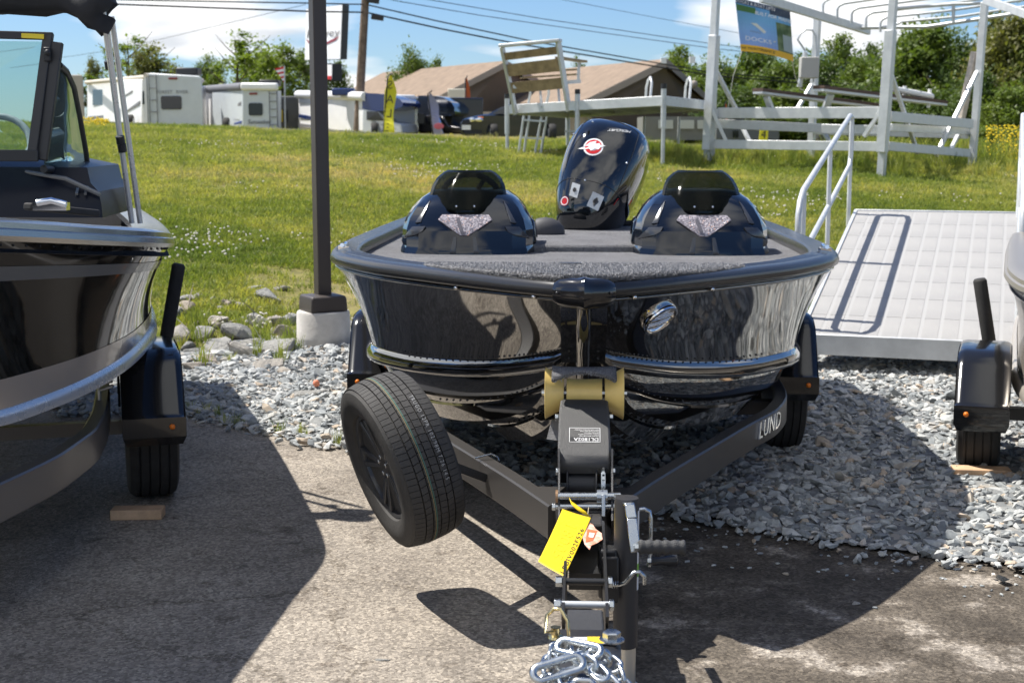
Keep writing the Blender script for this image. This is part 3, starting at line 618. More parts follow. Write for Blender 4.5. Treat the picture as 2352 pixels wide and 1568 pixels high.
shaded_rear = mat('rv_white_shaded', (.55, .59, .61), .4, var=.04, vscale=2)  # white RV bodies: bluish shade of the rear faces put into the colour
# white travel trailer with slide-outs
root = thing('travel_trailer', 'long white travel trailer with slide-outs and rear ladder, left of the road', 'trailer', at(400, 292, 62))
bo, o, xd, nrm, wd, h_ = rv_body(root, 342, 468, 168, 62, 61.5, 9.5, 1.62, shaded_rear, lean=.14)
rrect(o, xd, UP, (.62, 1.55, 1.05, 1.62), nrm, glassd, 'rear_window', root); ladder(root, o, xd, nrm, .3, h_)
for x in (.15, 2.0): rrect(o, xd, UP, (x, x+.28, .28, .42), nrm, redl, 'tail_light', root, .02)
rrect(o, xd, UP, (1.0, 1.4, h_-.28, h_-.2), nrm, redl, 'marker_light', root, .02)
for s_, q in (('FOREST', .78), ('RIVER', 1.6)): b_ = text_mb(s_, .2, plane_fn(o + xd*q + UP*1.78 + nrm*.03, xd, UP), space=1.1); b_.build('lettering', gry, root)
b_ = MB(); b_.box(o + xd*.95 - nrm*2.2 + UP*(h_+.14), (.95, .9, .32)); b_.build('air_conditioner', blk, root, bevel=.06)
sd = -nrm; sx_ = -xd
# its left side: slide-outs and awning face left, sunlit
def side_box(d0, d1, z0, z1, out, mt, nm, root_, o_):
    p0, p1 = o_ + sd*d0, o_ + sd*d1; b_ = MB(); b_.prism([p0 + UP*z0, p1 + UP*z0, p1 + UP*z1, p0 + UP*z1], sx_*out); return b_.build(nm, mt, root_, bevel=.03)
sl = side_box(2.6, 6.2, .35, h_-.35, 1.0, white, 'slide_out', root, o); 
p_ = o + sx_*1.0; rrect(p_ + sd*2.6, sx_*-1, UP, (.25, .62, 1.0, 1.7), nrm, glassd, 'window', root, .05)
pa = o + sd*7.0 + sx_*.1; s2 = side_box(6.8, 11, .2, h_-.5, 1.35, white, 'slide_out', root, o)
rrect(o + sd*6.8 + sx_*1.35, xd, UP, (.15, .95, .25, .7), nrm, gry, 'stripe', root, .05)
rrect(o + sd*6.8 + sx_*1.35, xd, UP, (.35, .85, 1.05, 1.75), nrm, glassd, 'window', root, .05)
b_ = MB(); b_.tube([o + sx_*.08 + UP*(h_-.1) + nrm*.0, o + sx_*.08 + sd*6 + UP*(h_-.12)], .1, 8); b_.build('awning', mat('awning_tan', (.55, .5, .42), .7), root, 60)
b_ = MB(); b_.bar(o + sx_*.08 + UP*.1, o + sx_*.08 + UP*(h_-.2), .12, .1); b_.build('awning_arm', white, root)
for (x0, z0, x1, z1) in ((.0, 1.0, .85, 1.45), (.1, 1.55, .5, 1.75)):
    p0 = o + sd*2.58 + sx_*1.0 + xd*0; b_ = MB(); b_.prism([p0 + xd*x0 + UP*z0, p0 + xd*(x1) + UP*z1, p0 + xd*x1 + UP*(z1+.12), p0 + xd*x0 + UP*(z0+.03)], nrm*.02); b_.build('stripe', gry, root)
# front slide box further left (white with dark lower)
b_ = MB(); b_.prism([at(200, 282, 80), at(340, 284, 69), at(340, 185, 69), at(200, 187, 80)], (2, .8, 0)); fb_ = b_.build('front_section', white, root, bevel=.05)
b_ = MB(); b_.prism([at(203, 281, 79.6), at(252, 281, 75.8), at(252, 264, 75.8), at(203, 268, 79.6)], (-.02, -.05, 0)); child(b_.build('stripe', gry), fb_)
b_ = MB(); b_.prism([at(214, 242, 78.7), at(243, 242, 76.5), at(243, 206, 76.5), at(214, 206, 78.7)], (-.02, -.05, 0)); child(b_.build('window', glassd), fb_)
b_ = MB(); b_.prism([at(278, 284, 68), at(326, 286, 63.2), at(326, 182, 63.2), at(278, 184, 68)], (.8, .4, 0)); sb_ = b_.build('slide_out', white, root, bevel=.05)
for q in (((282, 262, 322, 240), 8), ((285, 222, 305, 212), 4)):
    (x0, y0, x1, y1), h2 = q; b_ = MB(); b_.prism([at(x0, y0, 67.95-(x0-278)*.1), at(x1, y1, 67.95-(x1-278)*.1), at(x1, y1-h2, 67.95-(x1-278)*.1), at(x0, y0-1, 67.95-(x0-278)*.1)], (-.02, -.04, 0)); child(b_.build('stripe', gry), sb_)
b_ = MB(); b_.prism([at(327, 240, 63.1), at(338, 240, 63.1), at(338, 210, 63.1), at(327, 210, 63.1)], (0, -.02, 0)); child(b_.build('window', glassd), sb_)
b_ = MB(); b_.tube([at(198, 190, 79.8), at(345, 177, 62)], .11, 8); b_.build('awning', MATS['awning_tan'], root, 60)
wheel_pair(root, [at(300, 283, 64) , at(385, 288, 64)])
# beige motorhome at the left edge
root = thing('beige_motorhome', 'beige motorhome showing behind the windshield edge at far left', 'motorhome', at(175, 282, 88))
bo, o, xd, nrm, wd, h_ = rv_body(root, 80, 196, 172, 88, 88, 8, 1.7, mat('rv_beige', (.42, .38, .33), .5)); rrect(o, xd, UP, (1.9, 2.25, .95, 1.5), nrm, glassd, 'rear_window', root)
rrect(o, xd, UP, (2.2, 2.35, .3, .42), nrm, redl, 'tail_light', root, .02)
# class C with white cap
root = thing('class_c_motorhome', 'white motorhome with rounded cap and rear ladder, middle of the far lot', 'motorhome', at(600, 296, 60))
bo, o, xd, nrm, wd, h_ = rv_body(root, 558, 641, 196, 58.5, 58, 8.5, 1.55, shaded_rear)
b_ = MB(); b_.bar(o + xd*-.02 + UP*(h_-.05) + nrm*.04, o + xd*(wd+.02) + UP*(h_-.08) + nrm*.04, .2, .3); b_.build('roof_cap', white, root, bevel=.08)
rrect(o, xd, UP, (.3, .92, .82, 1.32), nrm, glassd, 'rear_window', root); ladder(root, o, xd, nrm, wd-.18, h_-.2)
b_ = text_mb('Sunseeker', .25, plane_fn(o + xd*.75 + UP*.56 + nrm*.03, xd, UP), shear=.2); b_.build('lettering', mat('decal_dark', (.03, .03, .035), .4), root)
b_ = MB(); b_.box(o + xd*.5 - nrm*1.5 + UP*(h_+.12), (.8, .8, .26)); b_.build('air_conditioner', blk, root, bevel=.05)
b_ = MB(); b_.prism([at(470, 292, 70), at(556, 296, 58.9), at(556, 208, 58.9), at(470, 212, 70)], (1.5, .6, 0)); sf = b_.build('side_wall', white, root)
b_ = MB(); b_.prism([at(490, 258, 67.2), at(556, 234, 58.7), at(556, 242, 58.7), at(490, 260, 67.2)], (-.03, -.03, 0)); child(b_.build('stripe', gry), sf)
b_ = MB(); b_.prism([at(505, 293, 65.2), at(556, 278, 58.7), at(556, 283, 58.7), at(530, 290, 62)], (-.03, -.03, 0)); child(b_.build('blue_stripe', mat('stripe_blue', (.03, .06, .25), .4)), sf)
b_ = MB(); b_.tube([at(470, 206, 69.8), at(558, 200, 58.6)], .18, 8); b_.build('awning', gry, root, 60)
b_ = MB(); b_.bar(at(492, 208, 66.9), at(492, 290, 66.9), .14, .08); b_.bar(at(500, 272, 65.8), at(550, 274, 59.3), .06, .06); b_.build('awning_arm', galv, root)
rrect(o, xd, UP, (.35, .7, h_-.38, h_-.31), nrm, redl, 'marker_light', root, .02); wheel_pair(root, [at(520, 291, 60.5)])
# grey trailer
root = thing('grey_travel_trailer', 'dark grey ribbed travel trailer between the two motorhomes', 'trailer', at(665, 298, 66))
rib = mat('grey_ribbed', (.075, .078, .08), .5); bo, o, xd, nrm, wd, h_ = rv_body(root, 638, 695, 221, 66, 66, 6, 1.6, rib)
for i in range(9): b_ = MB(); b_.bar(o + UP*(.2+i*.17) + nrm*.01, o + xd*wd + UP*(.2+i*.17) + nrm*.01, .03, .03); child(b_.build('rib', rib), bo)
rrect(o, xd, UP, (.08, .5, .55, 1.15), nrm, glassd, 'window', root); rrect(o, xd, UP, (.08, .26, .57, 1.13), nrm, mat('curtain_yellow', (.35, .28, .03), .7), 'curtain', root, .05, .045, .01)
# blue and white class C seen from the side
blue = mat('deep_blue', (.012, .03, .13), .25, coat=.5)
root = thing('blue_white_motorhome', 'white motorhome with swooping stripes and glossy dark blue cab-over', 'motorhome', at(790, 300, 58))
b_ = MB(); b_.prism([at(685, 300, 66), at(840, 303, 57), at(840, 217, 57), at(685, 213, 66)], (1.9, 1.0, 0)); bo = b_.build('body', white, root, bevel=.06)
b_ = MB(); rg_ = []
for f_, yt, yb in ((0, 214, 250), (.35, 215, 256), (.7, 219, 254), (.92, 228, 248), (1, 236, 244)):
    px = lerp(832, 925, f_); Y_ = lerp(57, 55.6, f_); a, c_ = at(px, yb, Y_), at(px, yt, Y_); rg_.append([a, c_, c_ + Vector((.55, 2.2, 0)), a + Vector((.55, 2.2, 0))])
b_.loft(rg_); b_.build('cab_over', blue, root, 40)
b_ = MB(); b_.prism([at(832, 305, 57), at(870, 306, 56.5), at(925, 306, 55.8), at(920, 285, 55.8), at(888, 278, 56.3), at(868, 254, 56.5), at(832, 250, 57)], (.5, 2, 0)); cab = b_.build('cab', mat('cab_silver', (.6, .62, .64), .35), root, bevel=.05)
b_ = MB(); b_.prism([at(842, 276, 56.8), at(882, 278, 56.2), at(868, 257, 56.4), at(842, 256, 56.8)], (0, -.03, 0)); child(b_.build('windshield', glassd), cab)
b_ = MB(); b_.tube([at(684, 217, 65.9), at(760, 219, 61.4), at(838, 222, 56.9)], .18, 8); b_.build('awning', white, root, 60)
for ptsq, mt, nm in (([(688,262),(720,268),(720,277),(688,270)], blue, 'stripe'), ([(688,292),(790,300),(740,290),(690,284)], gry, 'stripe'), ([(738,278),(800,304),(790,304),(736,284)], gry, 'stripe'), ([(755,238),(778,238),(778,262),(755,262)], glassd, 'window'), ([(790,248),(798,248),(798,280),(790,280)], glassd, 'door_window'), ([(688,225),(716,232),(716,240),(688,236)], galv, 'stripe')):
    b_ = MB(); b_.prism([at(px, py, lerp(65.9, 56.9, (px-685)/155)-.02) for px, py in ptsq], (-.02, -.05, 0)); child(b_.build(nm, mt), bo)
b_ = MB(); b_.box(at(790, 212, 59), (.9, .9, .3)); b_.build('air_conditioner', blue, root, bevel=.06)
wheel_pair(root, [at(860, 303, 56.5), at(740, 301, 58.8)])
# black class C
bronze = mat('dark_bronze_paint', (.02, .017, .016), .25, coat=.4)
root = thing('black_motorhome', 'glossy black motorhome with domed cab-over beside the car', 'motorhome', at(980, 300, 58))
b_ = MB(); b_.prism([at(918, 306, 64), at(1000, 308, 57.5), at(1000, 224, 57.5), at(918, 222, 64)], (1.9, 1.0, 0)); bo = b_.build('body', bronze, root, bevel=.06)
b_ = MB(); rg_ = []
for f_, yt, yb in ((0, 220, 262), (.35, 219, 266), (.7, 224, 268), (.92, 236, 266), (1, 248, 262)):
    px = lerp(960, 1044, f_); Y_ = lerp(58.5, 56.2, f_); a, c_ = at(px, yb, Y_), at(px, yt, Y_); rg_.append([a, c_, c_ + Vector((.55, 2.2, 0)), a + Vector((.55, 2.2, 0))])
b_.loft(rg_); b_.build('cab_over', mat('black_paint', (.012, .016, .026), .12, coat=1), root, 40)
b_ = MB(); b_.prism([at(960, 306, 58), at(1060, 306, 56), at(1056, 292, 56), at(1030, 288, 56.4), at(1016, 266, 56.8), at(960, 264, 58)], (.5, 2, 0)); cab = b_.build('cab', bronze, root, bevel=.05)
b_ = MB(); b_.prism([at(985, 287, 57.3), at(1024, 287, 56.4), at(1012, 268, 56.7), at(985, 268, 57.3)], (0, -.03, 0)); child(b_.build('windshield', glassd), cab)
b_ = MB(); b_.box(at(968, 273, 57.2), (.3, .3, .45)); b_.build('mirror', blk, root, bevel=.04)
b_ = MB(); b_.tube([at(1012, 285, 56.3), at(1005, 265, 56.8)], .06, 6); b_.build('mirror_arm', chrome, root)
for i in range(5): b_ = MB(); b_.bar(at(920, 236+i*13, 63.8), at(958, 238+i*13, 60.7), .02, .05); child(b_.build('stripe', gry), bo)
wheel_pair(root, [at(1005, 305, 57)])
# dark sedan
root = thing('dark_blue_sedan', 'dark blue-grey sedan parked at the road edge with white plate', 'car', at(1180, 312, 52))
carp = mat('car_paint', (.02, .027, .04), .2, .3, coat=1.0)
sec = [(1058, 282, 308), (1064, 274, 312), (1085, 268, 314), (1110, 263, 314), (1122, 262, 314), (1135, 254, 314), (1152, 246, 314), (1180, 242, 314), (1230, 242, 314), (1262, 248, 314), (1285, 258, 314), (1300, 268, 312)]
b_ = MB(); rg_ = []
for px, yt, yb in sec:
    Y_ = lerp(52.5, 53.5, (px-1058)/242); a, c_ = at(px, yb, Y_), at(px, yt, Y_); m_ = at(px, min(yb-8, max(yt+3, 266)), Y_); inn = .28 if 1128 < px < 1280 else .08
    dv = Vector((.1, 1.75, 0)); rg_.append([a, m_ + Vector((0, -.04, 0)), c_ + Vector((0, inn, 0)), c_ + dv - Vector((0, inn, 0)), m_ + dv, a + dv])
b_.loft(rg_); bo = b_.build('body', carp, root, 35)
for q in ([(1130,262),(1153,248),(1178,245),(1178,262)], [(1184,262),(1184,245),(1228,245),(1228,262)], [(1234,262),(1234,246),(1258,251),(1274,262)]):
    b_ = MB(); b_.prism([at(px, py, lerp(52.5, 53.5, (px-1058)/242)+ (.22 if py < 255 else .02) - .05) for px, py in q], (0, -.02, 0)); child(b_.build('side_window', glassd), bo)
for px, py in ((1083, 275), (1100, 275)):
    b_ = MB(); b_.ball(at(px, py, 52.52), .16, 10, 6, (1, .3, .55)); child(b_.build('headlight', chrome), bo)
b_ = MB(); b_.box(at(1071, 293, 52.4), (.32, .04, .17)); child(b_.build('number_plate', white), bo)
b_ = MB(); b_.prism([at(1062, 276, 52.45), at(1078, 273, 52.5), at(1080, 284, 52.5), at(1064, 287, 52.45)], (0, -.03, 0)); child(b_.build('grille', blk), bo)
b_ = MB(); b_.prism([at(1064, 298, 52.45), at(1108, 300, 52.6), at(1106, 308, 52.6), at(1068, 306, 52.45)], (0, -.03, 0)); child(b_.build('bumper_intake', blk), bo)
b_ = MB(); b_.box(at(1104, 270, 52.6), (.2, .04, .07)); child(b_.build('turn_signal', mat('amber', (.8, .2, .02), .3)), bo)
wheel_pair(root, [at(1134, 305, 52.75), at(1268, 305, 53.2)], .33)
# feather flags
def feather(px0, pytop, px1, pybot, wd, Y, mts, label, txt=None, tcol=None, vert=True):
    root = thing('feather_flag', label, 'flag', at(px1, 315, Y), 'feather flags along the road')
    n = 14; b_ = MB(); vs = []
    for i in range(n+1):
        f_ = i/n; px = lerp(px0, px1, f_) ; py = lerp(pytop, pybot, f_); w_ = wd*min(1, (.12 + f_*3.2))*(1 if f_ < .3 else 1.0)
        vs += [at(px - w_/2, py, Y), at(px + w_/2 + wd*.12*math.sin(f_*7), py + 2, Y + .25*math.sin(f_*5))]
    split = int(n*.5); b_.add(vs, [(2*i, 2*i+1, 2*i+3, 2*i+2) for i in range(n)]); b_.mi = [0 if i < split or len(mts) == 1 else 1 for i in range(n)]
    fo = b_.build('flag_cloth', mts, root, fix=False)
    so_ = fo.modifiers.new('thick', 'SOLIDIFY'); so_.thickness = .01
    b_ = MB(); b_.tube([at(px1 - wd*.55, 318, Y), at(px0 - wd*.25, pytop+4, Y), at(px0+wd*.2, pytop-4, Y)], .025, 6); b_.build('pole', blk, root)
    if txt:
        for i, ch_ in enumerate(txt):
            f_ = (i+.75)/(len(txt)+.15); o_ = at(lerp(px0, px1, f_), lerp(pytop, pybot, f_), Y-.12)
            b_ = text_mb(ch_, wd*1.05*Y/F, plane_fn(o_, (-1, 0, 0), (.1, 0, 1))); child(b_.build('letter', tcol), fo)
    return root
ylw = mat('flag_yellow', (.72, .66, .03), .7); feather(897, 172, 893, 307, 25, 52, [ylw], 'yellow feather flag with black letters in front of blue motorhome', 'SALE', blk)
lav = feather(988, 212, 1008, 309, 22, 52, [mat('flag_lavender', (.27, .27, .38), .7)], 'greyish purple feather flag in front of black motorhome')
b_ = MB(); b_.ball(at(1008, 290, 51.8), .25, 12, 6, (.75, .06, .45)); b_.build('emblem', mat('badge_pink', (.55, .12, .16), .6), lav)
feather(1072, 178, 1076, 300, 11, 60, [mat('flag_red', (.62, .12, .03), .7), mat('flag_blue', (.03, .14, .42), .7)], 'thin red and blue feather flag in front of brown building')
feather(1667, 236, 1668, 330, 7, 56, [MATS['flag_red'], MATS['flag_blue']], 'thin red and blue feather flag behind the lift post')
root = thing('striped_flag', 'small red and white striped flag on a pole over the RVs', 'flag', at(655, 292, 60))
b_ = MB(); b_.tube([at(655, 296, 60), at(653, 152, 60)], .03, 6); b_.build('pole', galv, root)
for i in range(7):
    f0, f1 = i/7, (i+1)/7; q = lambda f_, s_: at(lerp(640 + 9*(1-f_)*-1 + 12*f_, 653, s_) , lerp(158, 190, f_) - 5*s_*(1-f_), 60)
    b_ = MB(); b_.prism([q(f0, 0), q(f0, 1), q(f1, 1), q(f1, 0)], (0, -.01, 0)); b_.build('stripe', MATS['bright_red'] if i % 2 == 0 else white, root)
# vehicles seen under the lift and dock
root = thing('parked_trailer', 'dark grey trailer seen under the boat lift beside a yellow sign', 'trailer', at(1730, 312, 52))
b_ = MB(); b_.prism([at(1645, 325, 52), at(1790, 325, 52), at(1790, 288, 52), at(1645, 288, 52)], (0, 2, 0)); bo = b_.build('body', mat('trailer_slate', (.09, .10, .105), .5), root, bevel=.04)
b_ = MB(); b_.prism([at(1683, 316, 51.95), at(1696, 316, 51.95), at(1696, 300, 51.95), at(1683, 300, 51.95)], (0, -.03, 0)); child(b_.build('window', glassd), bo)
root = thing('yellow_number_sign', 'yellow number four sign seen under the boat lift', 'sign', at(1752, 322, 46))
b_ = MB(); b_.prism([at(1743, 324, 46), at(1763, 324, 46), at(1765, 296, 46), at(1746, 296, 46)], (0, .04, 0)); bo = b_.build('panel', ylw, root)
b_ = text_mb('4', .36, plane_fn(at(1754, 310, 45.96), (1, 0, 0), (.1, 0, 1))); child(b_.build('numeral', blk), bo)
b_ = MB(); b_.bar(at(1752, 324, 46.1), at(1752, 335, 46.1), .06, .06); b_.build('post', galv, root)
def vehicle(px0, px1, ytop, ybot, Y, mt, label, nm='parked_truck'):
    root = thing(nm, label, 'truck', at((px0+px1)/2, ybot, Y)); L_ = px1-px0
    pr = [(0, ybot), (0, lerp(ybot, ytop, .5)), (.22, lerp(ybot, ytop, .6)), (.34, ytop), (.74, ytop), (.84, lerp(ybot, ytop, .62)), (1, lerp(ybot, ytop, .55)), (1, ybot)]
    b_ = MB(); b_.prism([at(px0 + f_*L_, y_, Y) for f_, y_ in pr], (0, 1.9, 0)); bo = b_.build('body', mt, root, bevel=.06)
    b_ = MB(); b_.prism([at(px0 + f_*L_, lerp(ybot, ytop, g_), Y-.02) for f_, g_ in ((.27, .62), (.36, .93), (.72, .93), (.8, .64))], (0, -.03, 0)); child(b_.build('side_window', glassd), bo)
    wheel_pair(root, [at(px0 + L_*.2, ybot-2, Y+.1), at(px0 + L_*.8, ybot-2, Y+.1)], .36)
vehicle(2118, 2215, 292, 322, 70, mat('truck_silver', (.5, .55, .62), .3), 'silver pickup parked beyond the lift near the yellow flowers')
vehicle(1880, 1985, 288, 322, 60, mat('truck_dark', (.05, .055, .06), .3), 'dark pickup parked beyond the lift beams')
root = thing('storage_shed', 'grey shed with pale windows seen beneath the raised dock', 'shed', at(1600, 318, 70))
b_ = MB(); b_.prism([at(1480, 322, 70), at(1640, 322, 70), at(1640, 268, 70), at(1480, 268, 70)], (0, 4, 0)); bo = b_.build('wall', mat('shed_grey', (.17, .175, .16), .8), root)
for px in (1512, 1560, 1602):
    b_ = MB(); b_.prism([at(px, 296, 69.9), at(px+34, 296, 69.9), at(px+34, 276, 69.9), at(px, 276, 69.9)], (0, -.03, 0)); child(b_.build('window', mat('pale_pane', (.45, .47, .44), .3)), bo)

# ================================================================== DOCK, LIFT, RAMP, LIGHT POLE
deckm = mat('dock_under', (.42, .44, .42), .5, .5)
# raised dock section with bench and ladders
DL, DR, DB = at(1165, 252, 25.0), at(1524, 232, 23.0), at(1640, 244, 25.4)
zt = .10; back = DB - DR; DLB = DL + back
root = thing('aluminium_dock', 'raised aluminium dock section on legs with a bench on top', 'dock', onto(DL))
for a, c_ in ((DL, DR), (DR, DB), (DLB, DB), (DL, DLB)):
    b_ = MB(); b_.bar(a, c_, .05, .16); b_.build('edge_beam', alum, root, bevel=.008)
for i in range(1, 6):
    f_ = i/6; b_ = MB(); b_.bar(lerp(DL, DR, f_), lerp(DLB, DB, f_), .04, .10); b_.build('joist', deckm, root)
for i in range(9):
    f_ = (i+.5)/9; a, c_ = lerp(DL, DLB, f_), lerp(DR, DB, f_); b_ = MB(); u_ = Vector((0, 0, .055)); b_.bar(a + u_, c_ + u_, back.length/9*.88, .03); b_.build('deck_plank', deckm, root)
legs = [(DL, 1165, 384), (DR, 1524, 380), (lerp(DL, DR, .47), 1336, 372), (DB, 1640, 372), (DLB, 0, 0)]
for i, (q, px, py) in enumerate(legs):
    g_ = onto(q); b_ = MB(); b_.tube([q + Vector((0, -.02, .20)), q + Vector((0, -.02, -.42))], .043, 10); lg_ = b_.build('leg_sleeve', galv, root, 60)
    b_ = MB(); b_.tube([q + Vector((0, -.02, -.4)), Vector((q.x, q.y-.02, g_.z-.05))], .031, 10); b_.build('leg', galv, root, 60)
    b_ = MB(); b_.tube([q + Vector((0, -.02, .19)), q + Vector((0, -.02, .27))], .046, 10); child(b_.build('leg_cap', blk), lg_)
# bench leaning up on the dock: wooden slats on aluminium uprights
root = thing('dock_bench', 'wooden slatted bench back on aluminium uprights, standing on the dock', 'bench', at(1240, 250, 24.6))
plank = mat('weathered_plank', (.30, .225, .13), .85, var=.3, vscale=7)
U = [(at(1153, 108, 24.4), at(1185, 262, 24.8)), (at(1282, 95, 24.0), at(1307, 256, 24.2))]
for a, c_ in U: b_ = MB(); b_.bar(a, c_, .05, .10); b_.build('upright', alum, root, bevel=.006)
a0, a1 = U[0]; b0, b1 = U[1]
for f0, f1 in ((.09, .20), (.26, .44), (.53, .69)):
    nn_ = Vector((0, -.04, 0)); b_ = MB(); b_.prism([lerp(a0, a1, f0)+nn_*.5, lerp(b0, b1, f0-.02)+nn_*.5, lerp(b0, b1, f1-.02)+nn_*.5, lerp(a0, a1, f1)+nn_*.5], (0, .04, 0)); b_.build('slat', plank, root, bevel=.005)
b_ = MB(); b_.bar(at(1148, 106, 24.35), at(1288, 93, 23.95), .16, .05); b_.build('top_rail', alum, root, bevel=.01)
b_ = MB(); b_.bar(at(1178, 200, 24.6), at(1334, 187, 24.6), .06, .06); b_.build('seat_frame', alum, root)
b_ = MB(); b_.bar(at(1282, 133, 24.2), at(1342, 142, 25.2), .12, .04); b_.build('arm_rest', plank, root)
b_ = MB(); b_.bar(at(1330, 142, 25), at(1328, 188, 25), .05, .05); b_.build('arm_post', alum, root)
for i in range(2): b_ = MB(); b_.bar(at(1190+i*8, 168+i*11, 24.9), at(1325+i*4, 160+i*11, 25.2), .16, .03); b_.build('seat_slat', plank, root)
# ladders
def hoop(pts_, r_, n=7): b_ = MB(); b_.tube(pts_, r_, n); return b_
root = thing('swim_ladder', 'aluminium swim ladder with curved handrails hanging off the dock near the bench', 'ladder', onto(at(1215, 375, 24.6)))
for (pa, pb_, pc) in (((1212, 248), (1218, 196), (1232, 192)), ((1252, 248), (1260, 198), (1274, 192))):
    q = [at(*pa, 25.5), at(pb_[0], pb_[1]+20, 25.4), at(*pb_, 25.3), at(*pc, 24.9), at(pc[0]+8, pc[1]+8, 24.6), at(pc[0]+12, 246, 24.5)]
    hoop(q, .022).build('handrail', alum, root, 60)
for (t_, bt) in (((1203, 266), (1187, 378)), ((1216, 266), (1199, 378)), ((1244, 268), (1224, 375)), ((1256, 268), (1238, 375))): hoop([at(*t_, 24.5), at(*bt, 24.6)], .022).build('rail', alum, root, 60)
for y_ in (276, 316, 355):
    f_ = (y_-266)/110; b_ = MB(); b_.bar(at(1203-f_*16, y_, 24.48), at(1256-f_*18, y_+3, 24.48), .04, .03); b_.build('rung', galv, root)
root = thing('swim_ladder', 'folded dock ladder with twin loops at the right end of the dock', 'ladder', at(1510, 330, 25))
for px in (1489, 1579):
    q = [at(px-6, 232, 25.2), at(px-4, 200, 25.1), at(px, 184, 25), at(px+5, 178, 24.8), at(px+8, 190, 24.7), at(px+4, 232, 24.7)]; hoop(q, .022).build('handrail', alum, root, 60)
for px in (1480, 1560): hoop([at(px, 268, 26), at(px-2, 330, 26)], .025).build('rail', galv, root, 60)
root = thing('boarding_step', 'low aluminium boarding step hanging under the dock behind the motor', 'frame', at(1345, 318, 25))
b_ = MB(); b_.bar(at(1316, 302, 25), at(1372, 306, 26.5), .30, .04); b_.build('step', alum, root); b_ = MB(); b_.bar(at(1352, 302, 25.3), at(1352, 270, 25.3), .06, .04); b_.build('hanger', alum, root)

# boat lift
lift = thing('boat_lift', 'tall aluminium boat lift with canopy frame, standing in the grass', 'boat lift', onto(at(1840, 340, 24.5)))
YF = dict(FL=24.4, FR=22.6, BL=26.6, BR=25.3)
posts = {'FL': ((1645, -12), (1625, 369)), 'FR': ((2053, -12), (2023.5, 396)), 'BL': ((1878, 36), (1862, 350)), 'BR': ((2262, 6), (2232, 378))}
for k_, (t_, bt) in posts.items():
    a = at(*bt, YF[k_]); a.z = min(a.z, th(a.x, a.y)) - .05; c_ = at(*t_, YF[k_])
    b_ = MB(); b_.bar(a, c_, .115, .115, (0.6, .8, 0)); b_.build('post', alum, lift, bevel=.008)
    if k_ in ('FL', 'FR'):
        p0, p1 = (at(1641, 82, 24.3), at(1625.6, 345, 24.3)) if k_ == 'FL' else (at(2046, 70, 22.5), at(2026, 350, 22.5)); b_ = MB(); b_.bar(p0, p1, .15, .15, (.6, .8, 0)); b_.build('post_sleeve', alum, lift, bevel=.008)
def beam(p0, Y0, p1, Y1, wd, ht, nm='beam', mt=alum, parent=None): b_ = MB(); b_.bar(at(*p0, Y0), at(*p1, Y1), wd, ht); return b_.build(nm, mt, parent or lift, bevel=.006)
beam((1626, 331), 24.4, (2030, 337), 22.6, .06, .15, 'lower_beam'); beam((1650, 260), 24.35, (2040, 259), 22.55, .06, .18, 'upper_beam')
beam((1640, 284), 25.0, (2000, 300), 25.6, .06, .16, 'cradle_beam'); beam((1888, 296), 24.0, (2030, 299), 23.4, .06, .15, 'cradle_beam')
beam((2040, 336), 22.7, (2225, 352), 25.2, .06, .14, 'side_beam'); beam((2045, 268), 22.7, (2232, 285), 25.2, .06, .16, 'side_beam'); beam((2046, 293), 23.2, (2225, 302), 25.4, .06, .12, 'side_beam')
beam((1626, 262), 24.5, (1865, 262), 26.5, .06, .16, 'side_beam'); beam((1865, 300), 26.6, (2225, 310), 25.4, .06, .14, 'back_beam')
beam((1748, -4), 23.6, (1996, 72), 27.4, .07, .14, 'canopy_side_beam'); beam((2262, 0), 24.6, (2360, 34), 23.0, .07, .13, 'canopy_side_beam')
b_ = MB(); b_.tube([at(1976, 64, 27), at(2130, 62, 26.5), at(2352, 29, 25)], .035, 8); b_.build('canopy_rail', galv, lift, 60)
for i in range(6):
    x0, y0 = 1890 + i*33, 10 + i*10.5; Y_ = 25.6 + i*.3
    b_ = MB(); b_.tube([at(x0, y0+22, Y_), at(x0, y0+2, Y_), at(x0+4, y0-6, Y_), at(x0+16, y0-12, Y_), at(x0+150, y0-34 + i*2, Y_-.4), at(x0+330, y0-52, Y_-1.0)], .024, 7); b_.build('canopy_bow', galv, lift, 60)
b_ = MB(); b_.tube([at(2040, 22, 26), at(2190, 10, 25.6), at(2262, 8, 25.3)], .03, 8); b_.build('canopy_bow', galv, lift, 60); b_ = MB(); b_.tube([at(2190, 10, 25.6), at(2190, 52, 25.6)], .03, 7); b_.build('canopy_strut', galv, lift, 60)
for p0, Y0, p1, Y1 in (((1634, 250), 24.25, (1674, 338), 24.2), ((2036, 236), 22.55, (1985, 314), 22.8), ((2040, 150), 22.8, (2108, 352), 24.3), ((2245, 165), 25.2, (2150, 358), 24.4), ((1646, 165), 24.6, (1690, 250), 25.2), ((1864, 195), 26.5, (1832, 250), 26.2), ((1700, 282), 25.6, (1722, 326), 25.3), ((1890, 300), 24.2, (1908, 330), 24), ((2208, 295), 25.5, (2180, 352), 25.0)):
    b_ = MB(); b_.bar(at(*p0, Y0), at(*p1, Y1), .06, .06); b_.build('brace', alum, lift, bevel=.005)
brownc = mat('bunk_carpet', (.11, .075, .06), .95, bump=.4, bscale=200)
for a, c_ in ((at(1740, 212, 23.8), at(2010, 246, 26.2)), (at(1880, 206, 23.4), at(2165, 240, 26.4))):
    b_ = MB(); b_.bar(a, c_, .20, .06); bk = b_.build('bunk', alum, lift, bevel=.006); b_ = MB(); u_ = Vector((0, 0, .042)); b_.bar(a + u_*.9, c_ + u_*.9, .212, .055); child(b_.build('bunk_pad', brownc), bk)
